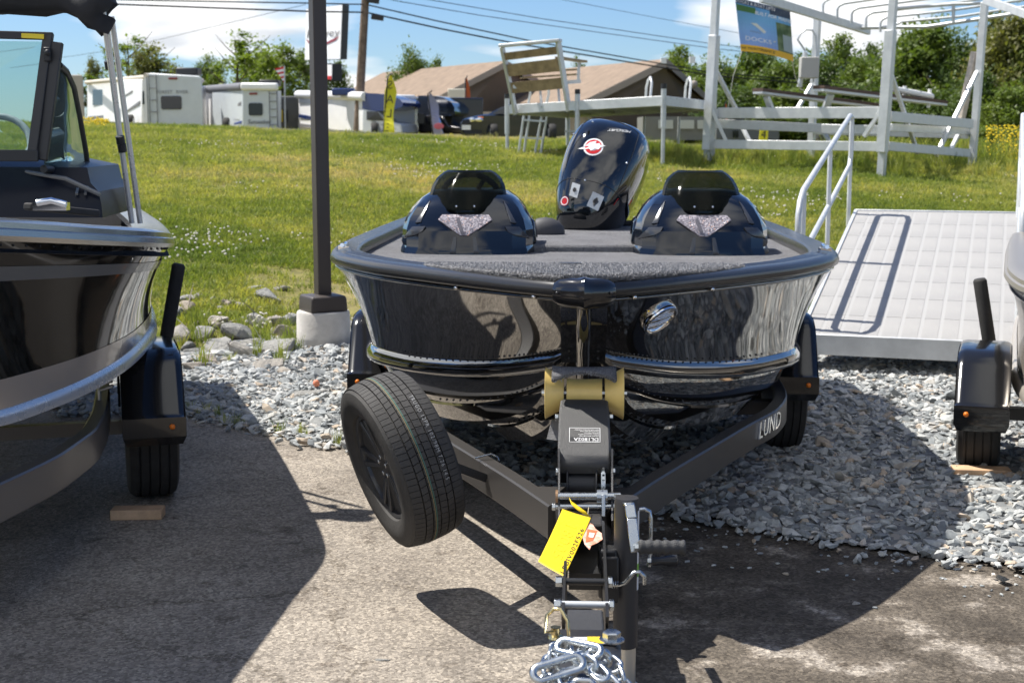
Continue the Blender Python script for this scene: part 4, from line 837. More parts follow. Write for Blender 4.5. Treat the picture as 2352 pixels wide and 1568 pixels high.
for p0, Y0, p1, Y1 in (((1760, 222), 23.9, (1778, 268), 24), ((1908, 218), 23.6, (1890, 265), 23.8)): b_ = MB(); b_.bar(at(*p0, Y0), at(*p1, Y1), .12, .05); b_.build('bunk_bracket', alum, lift)
b_ = MB(); b_.tube([at(2028, 200, 25), at(2140, 222, 26)], .055, 10); b_.tube([at(2136, 205, 26), at(2132, 248, 26)], .035, 8); b_.tube([at(2078, 198, 25.5), at(2076, 232, 25.5)], .035, 8); b_.build('guide_bar', mat('white_pvc', (.78, .78, .76), .5), lift, 60)
b_ = MB(); pl = [at(lerp(1843, 1858, 0), 200, 26.4)]; pl = [at(1850, 118, 26.3), at(1838, 100, 26.3), at(1832, 92, 26.3), at(1838, 78, 26.3), at(1852, 68, 26.3), at(1866, 70, 26.3), at(1874, 84, 26.3), at(1874, 130, 26.3), at(1868, 190, 26.3)]; b_.tube(pl, .02, 6); b_.build('conduit', galv, lift, 60)
b_ = MB(); b_.box(at(1858, 156, 26.2), (.33, .22, .38)); b_.build('control_box', mat('box_grey', (.42, .41, .38), .6), lift, bevel=.02)
b_ = MB(); b_.tube([at(1850, 120, 26.3), at(1836, 200, 26.3)], .045, 8); b_.build('winch_arm', galv, lift, 60)
b_ = MB(); b_.bar(at(2240, 120, 25.4), at(2206, 278, 25.6), .12, .10); b_.build('guide_post', mat('rusty_white', (.55, .48, .42), .8, var=.3, vscale=6), lift)
# hanging banner
ban = thing('hanging_banner', 'blue vinyl banner advertising docks, hung from the lift beam', 'banner', at(1755, 60, 24.2))
bTL, bTR, bBL, bBR = (1688, -6, 24.3), (1814, 26, 24.9), (1702, 118, 24.2), (1822, 142, 24.8)
def bn(u, v, off=0.0):        # u across, v down
    bow = math.sin(u*math.pi)*5*v*-1
    px = lerp(lerp(bTL[0], bTR[0], u), lerp(bBL[0], bBR[0], u), v); py = lerp(lerp(bTL[1], bTR[1], u), lerp(bBL[1], bBR[1], u), v) + bow
    return at(px, py, lerp(bTL[2], bTR[2], u) + .10*math.sin(u*5+v*2) - off)
m, t, b = node_mat('banner_print'); uv = t.nodes.new('ShaderNodeUVMap'); sx = tn(t, 'ShaderNodeSeparateXYZ'); t.links.new(uv.outputs[0], sx.inputs[0])
cbl = ramp(t, sx.outputs[1], [(0, (.10, .28, .55)), (.35, (.14, .36, .62)), (.62, (.22, .40, .72)), (1, (.26, .34, .66))])
nn = tn(t, 'ShaderNodeTexNoise', Scale=5.0, Detail=4.0); t.links.new(uv.outputs[0], nn.inputs['Vector'])
def band(lo, hi, axis):
    a_ = t.nodes.new('ShaderNodeMath'); a_.operation = 'GREATER_THAN'; a_.inputs[1].default_value = lo; t.links.new(sx.outputs[axis], a_.inputs[0])
    c_ = t.nodes.new('ShaderNodeMath'); c_.operation = 'LESS_THAN'; c_.inputs[1].default_value = hi; t.links.new(sx.outputs[axis], c_.inputs[0])
    d_ = t.nodes.new('ShaderNodeMath'); d_.operation = 'MULTIPLY'; t.links.new(a_.outputs[0], d_.inputs[0]); t.links.new(c_.outputs[0], d_.inputs[1]); return d_.outputs[0]
def mul(a_, c_):
    d_ = t.nodes.new('ShaderNodeMath'); d_.operation = 'MULTIPLY'; t.links.new(a_, d_.inputs[0]); t.links.new(c_, d_.inputs[1]); return d_.outputs[0]
c = mixc(t, mul(band(.72, 1.1, 0), band(.3, .9, 1)), cbl, ramp(t, nn.outputs[0], [(.4, (.05, .10, .03)), (.6, (.16, .22, .10))]))
c = mixc(t, mul(band(.83, 1.0, 0), band(.52, .84, 1)), c, (.33, .40, .42))
c = mixc(t, mul(band(0, .36, 0), band(.12, .24, 1)), c, (.05, .16, .03))
c = mixc(t, mul(band(0, 1.1, 0), band(-.1, .10, 1)), c, (.012, .03, .07)); c = mixc(t, mul(band(.62, 1.1, 0), band(-.1, .17, 1)), c, (.012, .03, .07))
c = mixc(t, band(.87, 1.1, 1), c, (.80, .45, .02)); t.links.new(c, b.inputs['Base Color']); b.inputs['Roughness'].default_value = .5
nu, nv = 16, 10; me = bpy.data.meshes.new('vinyl'); me.from_pydata([tuple(bn(i/nu, j/nv)) for j in range(nv+1) for i in range(nu+1)], [], [(j*(nu+1)+i, j*(nu+1)+i+1, (j+1)*(nu+1)+i+1, (j+1)*(nu+1)+i) for j in range(nv) for i in range(nu)])
ul = me.uv_layers.new(name='UVMap')
for lp in me.loops: vi = lp.vertex_index; ul.data[lp.index].uv = ((vi % (nu+1))/nu, (vi//(nu+1))/nv)
me.materials.append(MATS['banner_print']); o = bpy.data.objects.new('vinyl', me); COL.objects.link(o); child(o, ban); o.modifiers.new('thick', 'SOLIDIFY').thickness = .006; vin = o
wl = mat('print_white', (.82, .82, .82), .5); pb = mat('print_black', (.02, .02, .025), .5)
def btxt(s_, u, v, size, mt, asp=.78, shear=0.0): b_ = text_mb(s_, size, lambda x, y, z: bn(u + x, v - y*asp*1.0, .012), shear=shear); child(b_.build('lettering', mt), vin)
btxt('DOCKS & BOAT LIFTS', .36, .055, .075, wl, 1.2, .25); btxt('BUILT FOR MAINE', .68, .21, .085, wl, 1.2, .25); btxt('MAINE', .32, .60, .07, mat('print_grey', (.2, .24, .34), .5)); btxt('DOCKS', .36, .745, .15, wl); btxt('LOW MAINTENANCE', .30, .935, .075, pb, 1.1)
b_ = MB(); b_.add([bn(u, v, .012) for u, v in ((.24, .43), (.36, .42), (.50, .53), (.70, .70), (.66, .73), (.46, .58), (.33, .48))], [(0, 1, 6), (1, 2, 5, 6), (2, 3, 4, 5)]); child(b_.build('dock_picture', mat('print_pale', (.6, .62, .58), .6)), vin)
b_ = MB(); b_.tube([bn(.02, 1.0), at(1684, 175, 24.4), at(1672, 250, 24.6)], .008, 5); b_.tube([bn(.98, 1.0), at(1826, 175, 25.5), at(1838, 205, 26), at(1856, 212, 26.4)], .008, 5); b_.build('rope', mat('rope', (.6, .58, .5), .8), ban)

# gangway ramp: one rectangle turned about nineteen degrees
ya = R(19); WX, LX = Vector((math.cos(ya), -math.sin(ya), 0)), Vector((math.sin(ya), math.cos(ya), 0))
FLc = Vector((2.0, 9.7, .275)); RW, RL, RISE = 1.43, 3.6, .66
def rp(u, v, z=0): return FLc + WX*(u*RW) + LX*(v*RL) + Vector((0, 0, v*RISE + z))
ramp_root = thing('gangway_ramp', 'pale grey perforated gangway ramp with aluminium handrails beside the boat', 'ramp', (2.7, 9.6, 0))
m, t, b = node_mat('ramp_grating'); P = tn(t, 'ShaderNodeTexCoord').outputs['Object']; mp_ = t.nodes.new('ShaderNodeMapping'); mp_.inputs['Rotation'].default_value = (0, 0, ya); t.links.new(P, mp_.inputs[0])
wv = tn(t, 'ShaderNodeTexWave', Scale=38.0, Distortion=0.0); wv.bands_direction = 'X'; t.links.new(mp_.outputs[0], wv.inputs['Vector'])
br = tn(t, 'ShaderNodeTexNoise', Scale=4.0, Detail=4.0); t.links.new(P, br.inputs['Vector'])
c = mixc(t, 1.0, ramp(t, wv.outputs[0], [(.25, (.285, .28, .272)), (.6, (.345, .34, .332))]), ramp(t, br.outputs[0], [(.3, (.92, .92, .92)), (.7, (1.05, 1.04, 1.03))]), 'MULTIPLY'); t.links.new(c, b.inputs['Base Color']); b.inputs['Roughness'].default_value = .6
solid = mat('ramp_solid', (.36, .355, .345), .55)
NP, NR = 11, 8; uw = 1/NP
pm = None
for i in range(NP):
    u0, u1 = i*uw + .004, (i+1)*uw - .014
    for j in range(NR):
        v0, v1 = j/NR + .0008, (j+1)/NR - .0012
        if pm is None:
            b_ = MB(); o_ = rp(u0, v0); b_.prism([rp(u0, v0) - o_, rp(u1, v0) - o_, rp(u1, v1) - o_, rp(u0, v1) - o_], (0, 0, .014)); pm = b_.mesh('deck_panel', MATS['ramp_grating'])
        o = bpy.data.objects.new('deck_panel', pm); COL.objects.link(o); o.location = rp(u0, v0, .0); o.parent = ramp_root; o.matrix_parent_inverse = ROOTM[ramp_root.name].inverted()
b_ = MB(); b_.prism([rp(0, 0, -.012), rp(1, 0, -.012), rp(1, 1, -.012), rp(0, 1, -.012)], (0, 0, .024)); b_.build('deck_sheet', solid, ramp_root)
for u in (-.008, 1.008): b_ = MB(); b_.bar(rp(u, 0, -.045), rp(u, 1, -.045), .03, .14); b_.build('side_beam', alum, ramp_root, bevel=.004)
for v in (-.008, 1.004): b_ = MB(); b_.bar(rp(-.016, v, -.045), rp(1.016, v, -.045), .035, .14); b_.build('end_beam', alum, ramp_root, bevel=.004)
for v in (.25, .5, .75): b_ = MB(); b_.bar(rp(0, v, -.06), rp(1, v, -.06), .05, .06); b_.build('cross_member', alum, ramp_root)
for u in (.04, .96):
    q = rp(u, .97, -.08); b_ = MB(); b_.bar(q, (q.x, q.y, th(q.x, q.y)-.05), .07, .07); b_.build('support_leg', alum, ramp_root)
    q = rp(u, .03, -.08); b_ = MB(); b_.bar(q, (q.x, q.y, -.02), .07, .07); b_.build('support_leg', alum, ramp_root)
for u in (-.045, .975):
    top = [rp(u, .05, .45), rp(u, .03, .52), rp(u, .03, .80), rp(u, .05, .88), rp(u, .09, .92), rp(u, .5, .92), rp(u, .93, .92), rp(u, .965, .88), rp(u, .975, .80), rp(u, .975, .55), rp(u, .95, .46), rp(u, .5, .45)]
    b_ = MB(); b_.tube(top, .022, 10, closed=True); b_.build('handrail', galv, ramp_root, 60)
    for v in (.03, .10, .52, .965): b_ = MB(); b_.bar(rp(u, v, -.1), rp(u, v, .90 if v > .05 else .5), .045, .03); b_.build('rail_post', alum, ramp_root, bevel=.004)

# light pole on a concrete pier
bz = mat('bronze_paint', (.058, .048, .043), .45, var=.06, vscale=3); conc = mat('cast_concrete', (.50, .475, .44), .9, var=.16, vscale=5, bump=.25, bscale=40)
pc = Vector((at(742, 700, 10.3).x, 10.3, 0)); zt_ = at(742, 713, 10.3).z
root = thing('light_pole', 'square bronze light pole with flared base cover on a concrete pier', 'light pole', (pc.x, pc.y, 0))
b_ = MB(); b_.lathe([(.196, -.2), (.196, zt_*.45), (.198, zt_*.5), (.195, zt_*.52), (.193, zt_-.012), (.185, zt_)], 40, Matrix.Translation(pc)); b_.build('concrete_pier', conc, root, 40)
rot = Matrix.Rotation(R(28), 3, 'Z'); 
def sq(h_, z_): return [pc + rot @ Vector((x*h_, y*h_, 0)) + Vector((-.0, 0, z_)) for x, y in ((-1, -1), (1, -1), (1, 1), (-1, 1))]
b_ = MB(); b_.loft([sq(.140, zt_+.002), sq(.135, zt_+.09), sq(.128, zt_+.115), sq(.06, zt_+.122)]); b_.build('base_cover', bz, root, bevel=.01)
b_ = MB(); b_.loft([sq(.0505, zt_+.05), sq(.0505, 4.5), sq(.048, 6.5)]); b_.build('pole', bz, root, bevel=.006)
b_ = MB(); b_.box(pc + Vector((0, -.3, 6.55)), (.3, .8, .12)); b_.build('lamp_head', bz, root, bevel=.02)

# ================================================================== MAIN BOAT
gloss = mat('hull_black', (.006, .0055, .005), .07, coat=1.0, coat_ior=2.1, spec=.6, col2=(.011, .010, .009), vscale=9, rvar=.04, detail=8); satin = mat('rail_satin', (.03, .03, .031), .26, spec=.5, bump=.02, bscale=300)
powder = mat('powder_black', (.042, .042, .043), .45, bump=.3, bscale=420); navy = mat('console_navy', (.005, .007, .012), .09, spec=.5, coat=.5, coat_ior=1.6)
char = mat('charcoal_panel', (.05, .052, .058), .2, coat=.6); smoke = mat('smoked_acrylic', (.06, .068, .056), .04, trans=.93, ior=1.12, spec=.6)
m, t, b = node_mat('deck_carpet'); P = tn(t, 'ShaderNodeTexCoord').outputs['Object']; nn = tn(t, 'ShaderNodeTexNoise', Scale=330.0, Detail=2.0); t.links.new(P, nn.inputs['Vector']); n3 = tn(t, 'ShaderNodeTexNoise', Scale=5.0, Detail=4.0); t.links.new(P, n3.inputs['Vector'])
t.links.new(mixc(t, 1.0, ramp(t, nn.outputs[0], [(.35, (.06, .06, .064)), (.5, (.16, .16, .168)), (.68, (.32, .32, .33))]), ramp(t, n3.outputs[0], [(.3, (.85, .85, .85)), (.7, (1.1, 1.1, 1.1))]), 'MULTIPLY'), b.inputs['Base Color']); b.inputs['Roughness'].default_value = 1.0; b.inputs['Specular IOR Level'].default_value = .1
bp = tn(t, 'ShaderNodeBump', Strength=.9, Distance=.006); t.links.new(nn.outputs[0], bp.inputs['Height']); t.links.new(bp.outputs[0], b.inputs['Normal'])
carpet = MATS['deck_carpet']
BO = on(1342, 655, 1.15); BS = Vector((.453 - BO.x, 9.3 - BO.y, 0)).normalized(); BU = Vector((BS.y, -BS.x, 0))
def bt(s, u, z): return Vector((BO.x, BO.y, 0)) + BS*s + BU*u + Vector((0, 0, z))
GS = [0, .10, .25, .45, .80, 1.25, 1.85, 2.6, 3.6, 4.75]; GU = [.0, .13, .27, .42, .645, .915, 1.155, 1.21, 1.205, 1.17]; GZ = [1.150, 1.149, 1.146, 1.14, 1.128, 1.115, 1.107, 1.10, 1.095, 1.095]
CS = [.40, .47, .56, .72, 1.07, 1.47, 1.87, 2.6, 3.6, 4.75]; CU = [.03, .09, .185, .33, .575, .81, .985, 1.06, 1.06, 1.04]; CZ = [.872, .842, .812, .77, .712, .672, .652, .62, .60, .58]
KS = [.40, .46, .55, .66, .82, 1.0, 1.4, 2.2, 3.4, 4.75]; KZ = [.862, .77, .645, .53, .42, .355, .318, .305, .31, .33]
ts = np.concatenate([np.linspace(0, .32, 34), np.linspace(.34, 1, 22)])
def cv(xs_, ys_, tt):
    n = len(xs_) - 1; x = tt*n; return hermite(x, list(range(n+1)), ys_)
def G(tt, sd): return bt(cv(GS, GS, tt), sd*cv(GS, GU, tt), cv(GS, GZ, tt))
def C(tt, sd): return bt(cv(CS, CS, tt), sd*cv(CS, CU, tt), cv(CS, CZ, tt))
def K(tt): return bt(cv(KS, KS, tt), 0, cv(KS, KZ, tt))
boat = thing('bass_boat', 'glossy black fishing boat with twin consoles, bow toward the viewer, on its trailer', 'boat', bt(2.3, 0, .34))
def bz_(tt, f_):            # height fraction across the bottom: shallow V that turns up hard below the chine
    return lerp(f_, ip(f_, [0, .3, .6, .8, .92, 1], [0, .13, .27, .40, .58, 1]), sm(.02, .20, tt))
def bpt(tt, f_, sd):
    p = lerp(K(tt), C(tt, sd), f_); p.z = lerp(K(tt).z, C(tt, sd).z, bz_(tt, f_)); return p
def side_pt(tt, f_, sd):            # f_ 0 at chine, 1 at gunwale
    c_, g_ = C(tt, sd), G(tt, sd) - Vector((0, 0, .045)); p = lerp(c_, g_, f_); return p - BU*sd*(.035*math.sin(f_*math.pi)*(1 - .5*tt))
for sd in (-1, 1):
    nf = 10; b_ = MB(); b_.add([side_pt(tt, i/nf, sd) for tt in ts for i in range(nf+1)], [(j*(nf+1)+i, j*(nf+1)+i+1, (j+1)*(nf+1)+i+1, (j+1)*(nf+1)+i) for j in range(len(ts)-1) for i in range(nf)])
    o = b_.build('hull_side', gloss, boat, 180); o['label'] = 'glossy black hull side reflecting the ground'
    # bottom with two stepped strakes
    prof = [(f_, 0) for f_ in (0, .15, .3, .45, .6, .7, .8, .86, .92, .96, 1.0)]
    b_ = MB(); n = len(prof); vs = []
    for tt in ts:
        k_, c_ = K(tt), C(tt, sd)
        for f_, dz in prof: vs.append(bpt(tt, f_, sd))
    b_.add(vs, [(j*n+i, j*n+i+1, (j+1)*n+i+1, (j+1)*n+i) for j in range(len(ts)-1) for i in range(n-1)]); b_.build('hull_bottom', gloss, boat, 60)
    # spray rail along the chine
    b_ = MB(); rings = []
    for tt in ts:
        c_ = C(tt, sd); w_ = sm(0, .10, tt)
        rings.append([c_ + BU*sd*x*w_ + Vector((0, 0, z*w_)) for x, z in ((-.004, .020), (.010, .014), (.026, -.012), (.031, -.034), (.026, -.050), (.008, -.056), (-.015, -.048), (-.03, -.03))])
    b_.loft(rings, True); b_.build('spray_rail', gloss, boat, 60)
    b_ = MB()
    for k_ in range(34):
        tt = .05 + .5*k_/34; p = side_pt(tt, .085, sd); b_.ball(p + BU*sd*.001, .0045, 6, 4)
    stuff(b_.build('rivet_row', satin, boat))
    # gunwale: wide ribbed cap with rounded outer rail
    b_ = MB(); rings = []; prof = [(-.118, -.05), (-.118, .004), (-.112, .010), (-.10, .012), (-.096, .009), (-.075, .012), (-.071, .009), (-.05, .012), (-.046, .009), (-.02, .011), (.004, .006), (.016, -.004), (.022, -.018), (.021, -.034), (.012, -.046), (-.006, -.050), (-.02, -.045)]
    for j, tt in enumerate(ts):
        tt = max(tt, .006); g_ = G(tt, sd); d_ = (G(min(1, tt+.01), sd) - G(max(0, tt-.01), sd)); d_.z = 0; d_.normalize(); nrm = Vector((d_.y, -d_.x, 0)); nrm = nrm if nrm.dot(BU*sd) > 0 else -nrm
        rings.append([g_ + nrm*x + Vector((0, 0, z)) for x, z in prof])
    b_.loft(rings, True); gw = b_.build('gunwale', satin, boat, 50)
    b_ = MB(); vs = [side_pt(tt, .955, sd) + (BU*sd)*.006 for tt in ts]; b_.tube(vs, .007, 6); child(b_.build('trim_bead', gloss, None, 180), gw)
    for tt in (.14, .36): b_ = MB(); b_.ball(side_pt(tt, .97, sd) + BU*sd*.012 - BS*.006, .009, 8, 6); child(b_.build('screw', chrome, None, 180), gw)
    # cleat
    g_ = G(.665, sd) - BU*sd*.045; b_ = MB(); b_.box(g_ + Vector((0, 0, .018)), (.05, .05, .016)); b_.tube([g_ + BS*-.055 + Vector((0, 0, .034)), g_ + Vector((0, 0, .028)), g_ + BS*.055 + Vector((0, 0, .034))], .010, 8); b_.build('cleat', chrome, boat, 60)
b_ = MB(); b_.prism([bt(4.75, -1.04, .58), bt(4.75, 0, .36), bt(4.75, 1.04, .58), bt(4.75, 1.16, 1.08), bt(4.75, -1.16, 1.08)], BS*.03); b_.build('transom', gloss, boat)
# lifting strakes: raised ridges whose forward ends taper onto the bottom
for sd in (-1, 1):
    for fc, t0, t1 in ((.40, .16, .75), (.74, .22, .8)):
        rings = []
        for tt in np.linspace(t0, t1, 26):
            e = min(1, (tt - t0)/.06 + .05); p0, p1, p2 = bpt(tt, fc - .07*e, sd), bpt(tt, fc, sd), bpt(tt, fc + .09*e, sd); dn = Vector((0, 0, -.042*e)) - BS*.012*e
            rings.append([p0, p0 + dn*.9, p1 + dn, p2 + dn*.25, p2])
        b_ = MB(); b_.loft(rings); ls_ = b_.build('lifting_strake', gloss, boat, 30); b_ = MB()
        for k_ in range(16): tt = lerp(t0 + .02, t0 + .3, k_/16); b_.ball(bpt(tt, fc + .12, sd) - Vector((0, 0, .002)), .0045, 6, 4)
        rv_ = stuff(b_.build('rivet_row', satin)); child(rv_, ls_)
# stem bar with riveted flanges
st = [bt(.028, 0, 1.10), bt(.13, 0, 1.0), bt(.27, 0, .90), bt(.37, 0, .83), bt(.44, 0, .74), bt(.53, 0, .63)]
b_ = MB(); b_.tube(st, [.026]*6, 12); b_.build('stem_bar', gloss, boat, 60)
for sd in (-1, 1):
    b_ = MB(); pl = [p + BU*sd*.052 + BS*.022 for p in st[:4]]
    for i in range(3): b_.bar(pl[i], pl[i+1], .055, .008, BS)
    fl_ = b_.build('stem_flange', gloss, boat); b_ = MB()
    for i in range(8): p = lerp(pl[0], pl[3], (i+.5)/8); b_.ball(p - BS*.012 - Vector((0, 0, .0)), .006, 6, 4)
    rv_ = stuff(b_.build("rivet_row", satin)); child(rv_, fl_)
# bow cap
b_ = MB(); rings = []
for f_ in np.linspace(-1, 1, 17):
    tt = abs(f_)*.082; sd = -1 if f_ < 0 else 1; g_ = G(max(tt, .0), sd); x_ = sd*cv(GS, GU, tt); e = (1 - .25*abs(f_)**6); cz = g_ + Vector((0, 0, -.030)); d_ = Vector((BU.x*f_*.45 - BS.x, BU.y*f_*.45 - BS.y, 0)).normalized()
    bulge = .006*math.exp(-(f_/.12)**2)
    rings.append([cz + d_*((.040+bulge)*e*math.cos(a)*(1 if math.cos(a) > 0 else 1.9)) + Vector((0, 0, (.052+bulge)*e*math.sin(a))) for a in np.linspace(0, 2*math.pi, 17)[:-1]])
b_.loft(rings); bc = b_.build('bow_cap', mat('cap_gloss', (.012, .012, .013), .14, coat=.6), boat, 60)
for sd in (-1, 1): b_ = MB(); b_.ball(G(.068, sd) - Vector((0, 0, .028)) - BS*.040 + BU*sd*.012, .006, 8, 5); child(b_.build('screw', satin, None, 180), bc)
# deck and carpets
def outline(inset, s0, s1, n=24, z=1.10):
    rr = []
    for s in np.linspace(s0, s1, n):
        tt = np.interp(s, [cv(GS, GS, x) for x in np.linspace(0, 1, 200)], np.linspace(0, 1, 200)); rr.append((s, max(.02, cv(GS, GU, tt) - inset), cv(GS, GZ, tt)))
    return rr
b_ = MB(); ol = outline(.112, .22, 4.7, 40); b_.add([bt(s, sd*u, z - .048) for s, u, z in ol for sd in (-1, 1)], [(2*i, 2*i+1, 2*i+3, 2*i+2) for i in range(len(ol)-1)]); b_.build('deck', carpet, boat)
# thick bow carpet lid overlapping the gunwale
lid = [(.05, .07), (.14, .17), (.30, .305), (.52, .455), (.78, .60), (.86, .625), (.95, .61)]
b_ = MB(); vs = []; n = len(lid)
for z in (.006, .026):
    for s, u in lid:
        zz = np.interp(s, GS, GZ) + z + .004 - .014*s
        for sd in (-1, 1): vs.append(bt(s, sd*u, zz))
fs = [(2*i, 2*i+1, 2*i+3, 2*i+2) for i in range(n-1)]; fs = fs + [tuple(2*n + k_ for k_ in f) for f in fs]
per = [2*i for i in range(n)] + [2*i+1 for i in range(n-1, -1, -1)]; fs += [(per[i], per[(i+1) % len(per)], per[(i+1) % len(per)] + 2*n, per[i] + 2*n) for i in range(len(per))]
b_.add(vs, fs); lidm = b_.build('bow_carpet', carpet, boat, bevel=.008)
rr = random.Random(9); b_ = MB(); vs = []; fs = []
for _ in range(26000):
    s = .05 + .89*rr.random()**1.1; u = np.interp(s, [q[0] for q in lid], [q[1] for q in lid])*rr.uniform(-1, 1); e = rr.random() < .22
    if e: u = math.copysign(np.interp(s, [q[0] for q in lid], [q[1] for q in lid]) + .003, u)
    z = np.interp(s, GS, GZ) - .014*s + (.028 if not e else rr.uniform(.006, .028)); p = bt(s, u, z); a = rr.uniform(0, 6.28); w_ = Vector((math.cos(a), math.sin(a), 0))*.0022; tip = p + Vector((rr.gauss(0, .004), rr.gauss(0, .004), rr.uniform(.004, .009)))
    if e: tip = p + BU*math.copysign(.006, u) - BS*.004 + Vector((0, 0, rr.gauss(0, .003)))
    k_ = len(vs); vs += [p - w_, p + w_, tip]; fs.append((k_, k_+1, k_+2))
b_.add(vs, fs); o = b_.build('carpet_pile', mat('pile_grey', (.16, .16, .168), 1.0, col2=(.42, .42, .43), vscale=500), None, fix=False); child(o, lidm); stuff(o)
b_ = MB(); b_.box(bt(2.78, .0, 1.055), (.60, .5, .066), Matrix.Rotation(-math.atan2(BS.x, BS.y), 3, 'Z')); b_.build('deck_step', carpet, boat, bevel=.015)
b_ = MB(); b_.box(bt(.80, -.05, np.interp(.8, GS, GZ)+.022), (.085, .05, .006)); b_.build('hatch_latch', blk, boat, bevel=.003)
# horn / vent on starboard bow
tt, f_ = .272, .64; p0 = side_pt(tt, f_, 1); dx = (side_pt(tt+.02, f_, 1) - side_pt(tt-.02, f_, 1)).normalized(); dz = (side_pt(tt, f_+.06, 1) - side_pt(tt, f_-.06, 1)).normalized(); nrm = dx.cross(dz).normalized(); nrm = nrm if nrm.y < 0 else -nrm; dx = -nrm.cross(dz).normalized() if nrm.cross(dz).dot(dx) < 0 else nrm.cross(dz).normalized()
hv = MB(); A_, B_ = .074, .078
def ell(a, k_, off): return p0 + dx*(A_*k_*math.cos(a)) + dz*(B_*(k_ if k_ > .9 else k_*.97)*math.sin(a)) + nrm*off
rings = [[ell(a, k_, off) for a in np.linspace(0, 2*math.pi, 33)[:-1]] for k_, off in ((1.0, -.004), (1.0, .012), (.96, .020), (.86, .022), (.76, .016), (.74, .006), (.02, .005))]
hv.loft(rings, True, False); ho = hv.build('horn_cover', chrome, boat, 50)
for i in range(9):
    v_ = lerp(-.62, .62, i/8); hw = A_*.72*math.sqrt(max(0, 1-(v_/.78)**2)); c_ = p0 + dz*(B_*v_) + nrm*.013; b_ = MB(); b_.tube([c_ - dx*hw, c_ + nrm*.003, c_ + dx*hw], .0022, 6); child(b_.build('louvre_slat', chrome, None, 60), ho)
# consoles
def console(sc, uc, label, lean):
    root = boat; M_ = Matrix.Identity(4)
    o = bt(sc, uc, 1.040); fwd = -BS; ux = BU
    tab = [(0, .345, .0), (.035, .345, .0), (.05, .338, .004), (.13, .338, .02), (.185, .322, .05), (.24, .290, .10), (.285, .246, .15), (.315, .20, .19), (.325, .165, .215)]
    b_ = MB(); rings = []
    for z, hw, back in tab:
        ring = []
        for k_ in range(16):
            a = 2*math.pi*(k_+.5)/16; ca, sa = math.cos(a), math.sin(a); e = .62 if z > .03 else .5
            x = hw*math.copysign(abs(ca)**e, ca); y = math.copysign(abs(sa)**e, sa); dep = .62 - back; yy = -back + dep*.0 - (dep/2)*(1 - y) + 0
            ring.append(o + ux*x + fwd*(yy) + Vector((0, 0, z)))
        rings.append(ring)
    b_.loft(rings); body = b_.build('console', navy, root, 17); body['label'] = label
    def face(x, z, off=.006):       # point on the console front
        zz = [q[0] for q in tab]; bk = np.interp(z, zz, [q[2] for q in tab]); hw = np.interp(z, zz, [q[1] for q in tab]); y = (1 - abs(min(1, abs(x)/hw))**(2/.62))**.31 if abs(x) < hw else 0
        return o + ux*x + fwd*(-bk - (.62-bk)/2*(1-y) + off) + Vector((0, 0, z + off*.5))
    def patch(poly, mt, nm, off=.006, nz=6):
        xs_ = [p[0] for p in poly]; b_ = MB(); c0 = (sum(xs_)/len(poly), sum(p[1] for p in poly)/len(poly)); rr_ = []
        for k_ in (1, .82, .55, .25): rr_.append([face(lerp(c0[0], lerp(poly[i % len(poly)][0], poly[(i+1) % len(poly)][0], q), k_), lerp(c0[1], lerp(poly[i % len(poly)][1], poly[(i+1) % len(poly)][1], q), k_), off) for i in range(len(poly)) for q in (0, .33, .66)])
        rr_.insert(0, [face(lerp(poly[i % len(poly)][0], poly[(i+1) % len(poly)][0], q), lerp(poly[i % len(poly)][1], poly[(i+1) % len(poly)][1], q), -.004) for i in range(len(poly)) for q in (0, .33, .66)])
        b_.loft(rr_, True, False); n_ = len(rr_[0]); b_.f.append(tuple(range(4*n_, 5*n_))); b_.mi.append(0); child(b_.build(nm, mt, None, 30), body)
    patch([(-.115, .205), (.115, .205), (.135, .182), (.02, .105), (-.02, .105), (-.135, .182)], glit, 'badge', .010)
    patch([(-.03, .195), (-.045, .18), (-.018, .112), (0, .108)], MATS['glitter_dark'], 'badge_facet', .0115)
    for sd in (-1, 1):
        patch([(sd*.20, .15), (sd*.27, .145), (sd*.315, .095), (sd*.322, .085), (sd*.24, .11), (sd*.215, .125)], char, 'side_vent', .006)
        patch([(sd*.04, .10), (sd*.055, .10), (sd*.075, .02), (sd*.045, .02)], char, 'front_rib', .004)
        patch([(sd*.185, .275), (sd*.205, .25), (sd*.255, .165), (sd*.225, .17)], char, 'shoulder_panel', .004)
        b_ = MB(); b_.prism([o + ux*(sd*.30) - fwd*.25 + Vector((0, 0, .03)), o + ux*(sd*.352) - fwd*.27 + Vector((0, 0, .05)), o + ux*(sd*.335) - fwd*.3 + Vector((0, 0, .17)), o + ux*(sd*.285) - fwd*.3 + Vector((0, 0, .19))], -fwd*.25); child(b_.build('side_pod', navy, bevel=.015), body)
    # smoked windscreen: curved shield
    b_ = MB(); rings = []
    for v in np.linspace(0, 1, 15):
        z = .222 + .200*v; hw = float(np.interp(v, [0, .08, .2, .35, .6, .8, .92, 1], [.160, .182, .194, .196, .186, .165, .138, .108])); back = .055 + .20*v; ring = []
        for u in np.linspace(-1, 1, 17): ring.append(o + ux*(hw*u) + fwd*(-back - .11*u*u*min(1, hw/.15)) + Vector((0, 0, z)))
        rings.append(ring)
    b_.loft(rings, False, False); ws = b_.build('windscreen', smoke, None, 180); ws.modifiers.new('thick', 'SOLIDIFY').thickness = .004; child(ws, body)
    for sd in (-1, 1): b_ = MB(); b_.ball(o + ux*sd*.045 + fwd*-.066 + Vector((0, 0, .250)), .006, 8, 5); child(b_.build('screw', chrome, None, 180), body)
    return o, fwd, ux
m, t, b = node_mat('glitter'); P = tn(t, 'ShaderNodeTexCoord').outputs['Object']; vo = tn(t, 'ShaderNodeTexVoronoi', Scale=170.0); t.links.new(P, vo.inputs['Vector'])
